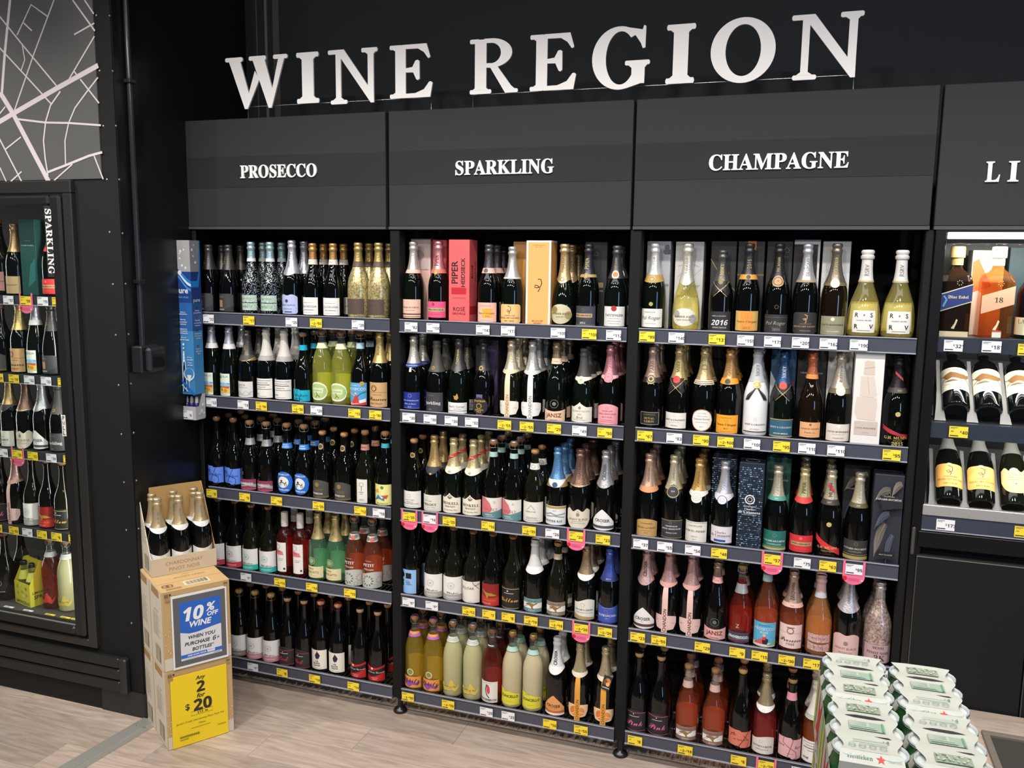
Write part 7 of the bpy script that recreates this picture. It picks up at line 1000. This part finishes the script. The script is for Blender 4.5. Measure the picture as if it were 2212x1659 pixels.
b=MB(); b.lathe([(0,0),(.052,0),(.055,.005),(.055,.145),(.050,.165),(.030,.20),(.0215,.215),(.023,.235),(.017,.255),(0,.255)],glassmat('black'),20); obj('bottle_body',b,t)
b=MB(); b.lathe([(.018,.2555),(.019,.2555),(.019,.30),(0,.302)],M('5a6062','m'),16); obj('cap',b,t)
b=MB(); f=lambda s,z,off:(.0555*math.sin(s/.0555),-.0555*math.cos(s/.0555)-off,z); draw(b,[('r',-1,1,.08,.44,'e2d6b4'),('r',-.28,.3,.50,.92,'e2d6b4'),('t','LAGAVULIN','s',0,.36,1.5,'8a7a5a',.1),('t','16','s',0,.72,.35,'8a7a5a',.1)],0,0,.085,.16,f); obj('label',b,t)
gift('gift_box','cream and orange gift box between the two square whisky bottles',3.206,.135,1.7425,.098,.09,.29,'d9d2c6',[('p',[(-.95,.5),(.3,.58),(-.6,.9),(-.95,.86)],'d8743a')])
gift('gift_box','dark teal gift box behind the broad-shouldered whisky bottle',3.322,.150,1.7425,.10,.09,.30,'33464a',[])
def cradle(z,lab,xs,n):
    t=thing('bottle_cradle',lab,'stand',(0,0,z),0,'tilted bottle cradles in the cabinet'); g=M('8f8a8a','p')
    b=MB(); b.add([(3.06,.12,.004),(3.62,.12,.004),(3.62,.30,.19),(3.06,.30,.19),(3.06,.125,.0),(3.62,.125,.0),(3.62,.305,.185),(3.06,.305,.185)],[(0,1,2,3),(7,6,5,4),(0,4,5,1),(3,2,6,7),(0,3,7,4),(1,5,6,2)],M('4a484a','p')); obj('back_board',b,t)
    for x in xs:
        b=MB(); vs=[];fs=[]
        for k in range(7):
            u=k/6; w_=.006+.012*(1-u)**3; y=.035+.17*u; zz=.002+.19*u; vs+=[(x-w_,y,zz),(x+w_,y,zz),(x+w_*.7,y+.02,zz-.002*(u>0)),(x-w_*.7,y+.02,zz-.002*(u>0))]
        for k in range(6):
            for j in range(4): fs.append((k*4+j,k*4+(j+1)%4,k*4+4+(j+1)%4,k*4+4+j))
        fs+=[(3,2,1,0),(24,25,26,27)]; b.add(vs,fs,g); obj('divider',b,t)
cradle(1.4525,'grey cradle for tilted bottles, middle cabinet shelf',(3.085,3.184,3.284,3.384),4)
cradle(1.1285,'grey cradle for tilted bottles, bottom of the glass cabinet',(3.087,3.187,3.287,3.387),4)
for k,x in enumerate((3.135,3.234,3.335)):
    place('hare',.30,(x,.058,1.488),'tilted dark bottle, cream running-hare label, %s in cabinet middle shelf'%('left','middle','right')[k],'tilted bottles in the cabinet',0,-.80)
for k,(x,key) in enumerate(((3.137,'billlie'),(3.237,'billlie'),(3.338,'shield'))):
    place(key,.315,(x,.058,1.166),('tilted dark bottle, beige shield label, bottom of the cabinet' if key=='shield' else 'tilted dark bottle, apricot label, %s one at cabinet bottom'%('left','right')[k]),'tilted bottles in the cabinet',0,-.62)
# ---------- low wooden table with a tray, right
m2=WOOD.copy(); m2.name='table_wood'
t=thing('display_table','low light wood display table in front of the liquor cabinet','table',(0,0,0))
b=MB(); b.bbox(3.035,4.1,-.92,-.022,.425,.460,m2,.003); obj('table_top',b,t)
for x,y in ((3.08,-.88),(4.05,-.88),(3.08,-.07),(4.05,-.07)): b=MB(); b.bbox(x-.025,x+.025,y-.025,y+.025,0.0003,.4248,BLK,.003); obj('leg',b,t)
t=thing('tray','dark grey square tray with raised rim on the low wooden table','tray',(0,0,0)); TG=M('6f675e','k')
b=MB(); b.box(3.275,3.575,-.470,-.205,.4605,.4635,M('3a3733','k')); obj('tray_floor',b,t)
b=MB()
for a_ in ((3.253,3.600,-.204,-.180),(3.253,3.600,-.495,-.471),(3.253,3.2745,-.471,-.204),(3.5755,3.600,-.471,-.204)): b.bbox(*a_,.4605,.4720,TG,.002)
obj('tray_rim',b,t)
# ---------- beer multipacks stacked on a black plinth
PKW=M('a9aba2','p'); RIM=M('b4bab8','x'); TEAL=M('2f5560','m'); GRN=M('27502c','x'); LGR=M('7fae3a','x')
PX,PY,PH=.058,.0620,.152; SL_=[-.050,.009,.068]
can=MB(); can.lathe([(0,0),(.022,0),(.0265,.008),(.029,.02),(.029,.126),(.0245,.139),(.0250,.1425),(.0268,.1432)],GRN,16)
can.lathe([(.0270,.1432),(.0278,.1455),(.0275,.1495),(.0262,.1505),(.0245,.149),(.0235,.145),(0,.145)],RIM,16)
can.lathe([(.02795,.1458),(.0282,.1464),(.02795,.1471)],TEAL,16)
CANM=can.mesh('can_body')
def sleeve_mesh(kinds_,facing=True):
    """white card wrap: scalloped top with punched ends, sloping shoulders, two side walls"""
    b=MB(); n=40; L0,L1=-.066,.0955
    def hw(y):   # scalloped half width: wide over each row of cans, narrow between
        return .0500-.0110*(.5-.5*math.cos(2*math.pi*(y-.009)/.059+math.pi))
    zt=.1535
    vs=[];fs=[]
    for k in range(n+1):
        y=L0+(L1-L0)*k/n; w_=hw(y); sag=.002*(.5-.5*math.cos(2*math.pi*(y-.009)/.059+math.pi))
        vs+=[(-w_,y,zt-sag),(-w_*.5,y,zt+.0012-sag),(w_*.5,y,zt+.0012-sag),(w_,y,zt-sag)]
    for k in range(n):
        for j in range(3): fs.append((k*4+j,k*4+j+1,k*4+5+j,k*4+4+j))
    b.add(vs,fs,PKW,True)
    for sx in (-1,1):   # shoulders between can rows and the tall side walls
        for yc in SL_:
            q=[(sx*.0585,yc-.0295,.120),(sx*.0585,yc+.0295,.120),(sx*.0625,yc+.0295,.002),(sx*.0625,yc-.0295,.002)]
            b.add(q,[(0,1,2,3) if sx<0 else (3,2,1,0)],PKW)
        for yc in (-.0205,.0385):
            q=[(sx*.0375,yc-.007,zt-.0005),(sx*.0375,yc+.007,zt-.0005),(sx*.0585,yc+.020,.120),(sx*.0585,yc-.020,.120)]
            b.add(q,[(0,1,2,3) if sx<0 else (3,2,1,0)],PKW)
    # front face with an arched opening and sloping top lip
    yf=L0
    q=[(-.0455,yf,zt),(.0455,yf,zt),(.0475,yf-.021,.1435),(-.0475,yf-.021,.1435)]
    b.add(q,[(3,2,1,0)],PKW)
    yf-=.0212; out=[(-.0475,yf,.1435),(-.0585,yf,.002),(-.0445,yf,.002),(-.0435,yf,.085),(-.033,yf,.118),(.033,yf,.118),(.0435,yf,.085),(.0445,yf,.002),(.0585,yf,.002),(.0475,yf,.1435)]
    b.add(out,[(0,1,2,3),(0,3,4),(0,4,5,9),(5,6,9),(6,7,8,9)],PKW)
    return b
SLM=sleeve_mesh(None).mesh('card_sleeve')
def pack_print(order,facing=True):
    b=MB(); f=lambda s,y,off:(s,y,.1548+off)
    for yc,k in zip((.069,.010,-.044),order):
        if k=='grid':
            draw(b,[('r',-.72,.72,.15,.85,'7f8c78')],0,yc-.019,.036,.036,f,mx=0)
            rg=random.Random(5); draw(b,[('r',x,x+.08,y,y+.12,'a2a49c') for x,y in ((rg.uniform(-.68,.6),rg.uniform(.16,.72)) for _ in range(26))],0,yc-.019,.036,.036,f,mx=0,off=.0008)
        elif k=='code':
            draw(b,[('r',-.75,.75,.12,.88,'86988a'),('r',-.72,.1,.48,.84,'a2a49c')]+[('r',-.68+.07*j,-.65+.07*j,.5,.82,'8a9a8c') for j in range(10)]+[('r',.62,.70,.14,.86,'5a8a6a'),('r',-.7,.4,.2,.28,'8fa394'),('r',-.7,.3,.34,.40,'8fa394')],0,yc-.019,.036,.036,f,mx=0)
        else:
            draw(b,[('q',-.75+.42*j,.30,.13,.035,'6a8a78') for j in range(4)]+[('r',-.7,.7,.62,.66,'9aaa9c'),('r',-.7,.5,.76,.80,'9aaa9c'),('r',-.2,.7,.50,.54,'9aaa9c'),('t','+4','b',.65,.80,.3,'3f6a50',.2)],0,yc-.019,.036,.036,f,mx=0)
    for yc,s_ in ((.0385,-1),(-.0205,1)):
        draw(b,[('p',[(-.9,.5),(-.5,.25),(.3,.2),(.9,.42),(.4,.75),(-.4,.78)] if s_<0 else [(.2,.55),(.7,.35),(.95,.42),(.8,.62)],'1c1a20')],0,yc-.008,.036,.016,lambda s,y,off:(s,y,.1550+off),mx=0)
    yf=-.066
    draw(b,[('t','Heineken','s',-.38,.5,.80,'3a6a4c',.62),('*',.28,.5,.36,'cc2a24'),('t','SILVER','n',.72,.5,.40,'9aa39c',.45)],0,0,.046,.021,lambda s,z,off:(s,yf-.021+z,.1435+.01*z/.021+off),mx=0,off=.0006)
    for sx in (-1,1):
        g=lambda s,z,off,sx=sx:(sx*(.0627-.0041*z/.12+off),sx*s if sx>0 else -s,z)
        draw(b,[('p',[(-.20,-.02),(-.04,.25),(-.45,.20),(-.20,.46),(-.12,1.0),(.06,.66),(.55,1.05),(.22,.45),(.34,.16),(.08,.24)],'c4221c'),('r',-.98,-.72,.05,.95,'9ab04a'),('r',.72,.98,.05,.95,'9ab04a'),('r',-.70,-.60,.3,.95,'d8963c'),('v','Heineken','s',.45,.4,.6,'8aa890',.18)],0,.004,.087,.110,g,mx=0)
    return b
PP={}
def pack(x,y,z,order,lab,rz=0):
    t=thing('beer_pack',lab,'multipack',(x,y,z),.034,'beer multipacks'); t.scale=(1.18,)*3
    for yc in SL_:
        for sx in (-1,1): obj('can',CANM,t,(sx*PX/2,yc,0.0008))
    obj('card_sleeve',SLM,t)
    if order not in PP: PP[order]=pack_print(order).mesh('sleeve_print')
    obj('sleeve_print',PP[order],t)
TP=1.10-.1545*1.18
for (x,y,order,lab) in ((2.777,-1.294,('sym','code','grid'),'far left beer multipack in white card sleeve, nearest the shelves'),(2.784,-1.5105,('grid','code','sym'),'near left beer multipack in white card sleeve, dark arch in front'),(2.9155,-1.296,('grid','code','sym'),'far right beer multipack in white card sleeve, by the wooden table'),(2.9225,-1.5125,('sym','code','grid'),'near right beer multipack in white card sleeve, cut by the frame')):
    pack(x,y,TP,order,lab)
for k,(x,y) in enumerate(((2.777,-1.294),(2.784,-1.5105),(2.9155,-1.296),(2.9225,-1.5125))):
    pack(x,y,TP-.1835,('grid','code','sym'),'lower-layer beer multipack under the %s one'%('far left','near left','far right','near right')[k])
t=thing('plinth','black display plinth carrying the beer multipacks','plinth',(0,0,0))
b=MB(); b.bbox(2.71,2.985,-1.60,-1.19,0.0004,TP-.1838,M('1d1d1e','x'),.004); obj('plinth_body',b,t)
# report repeated labels for checking

bpy.data.batch_remove(TXM); bpy.data.objects.remove(TXC[1]); bpy.data.curves.remove(TXC[0])
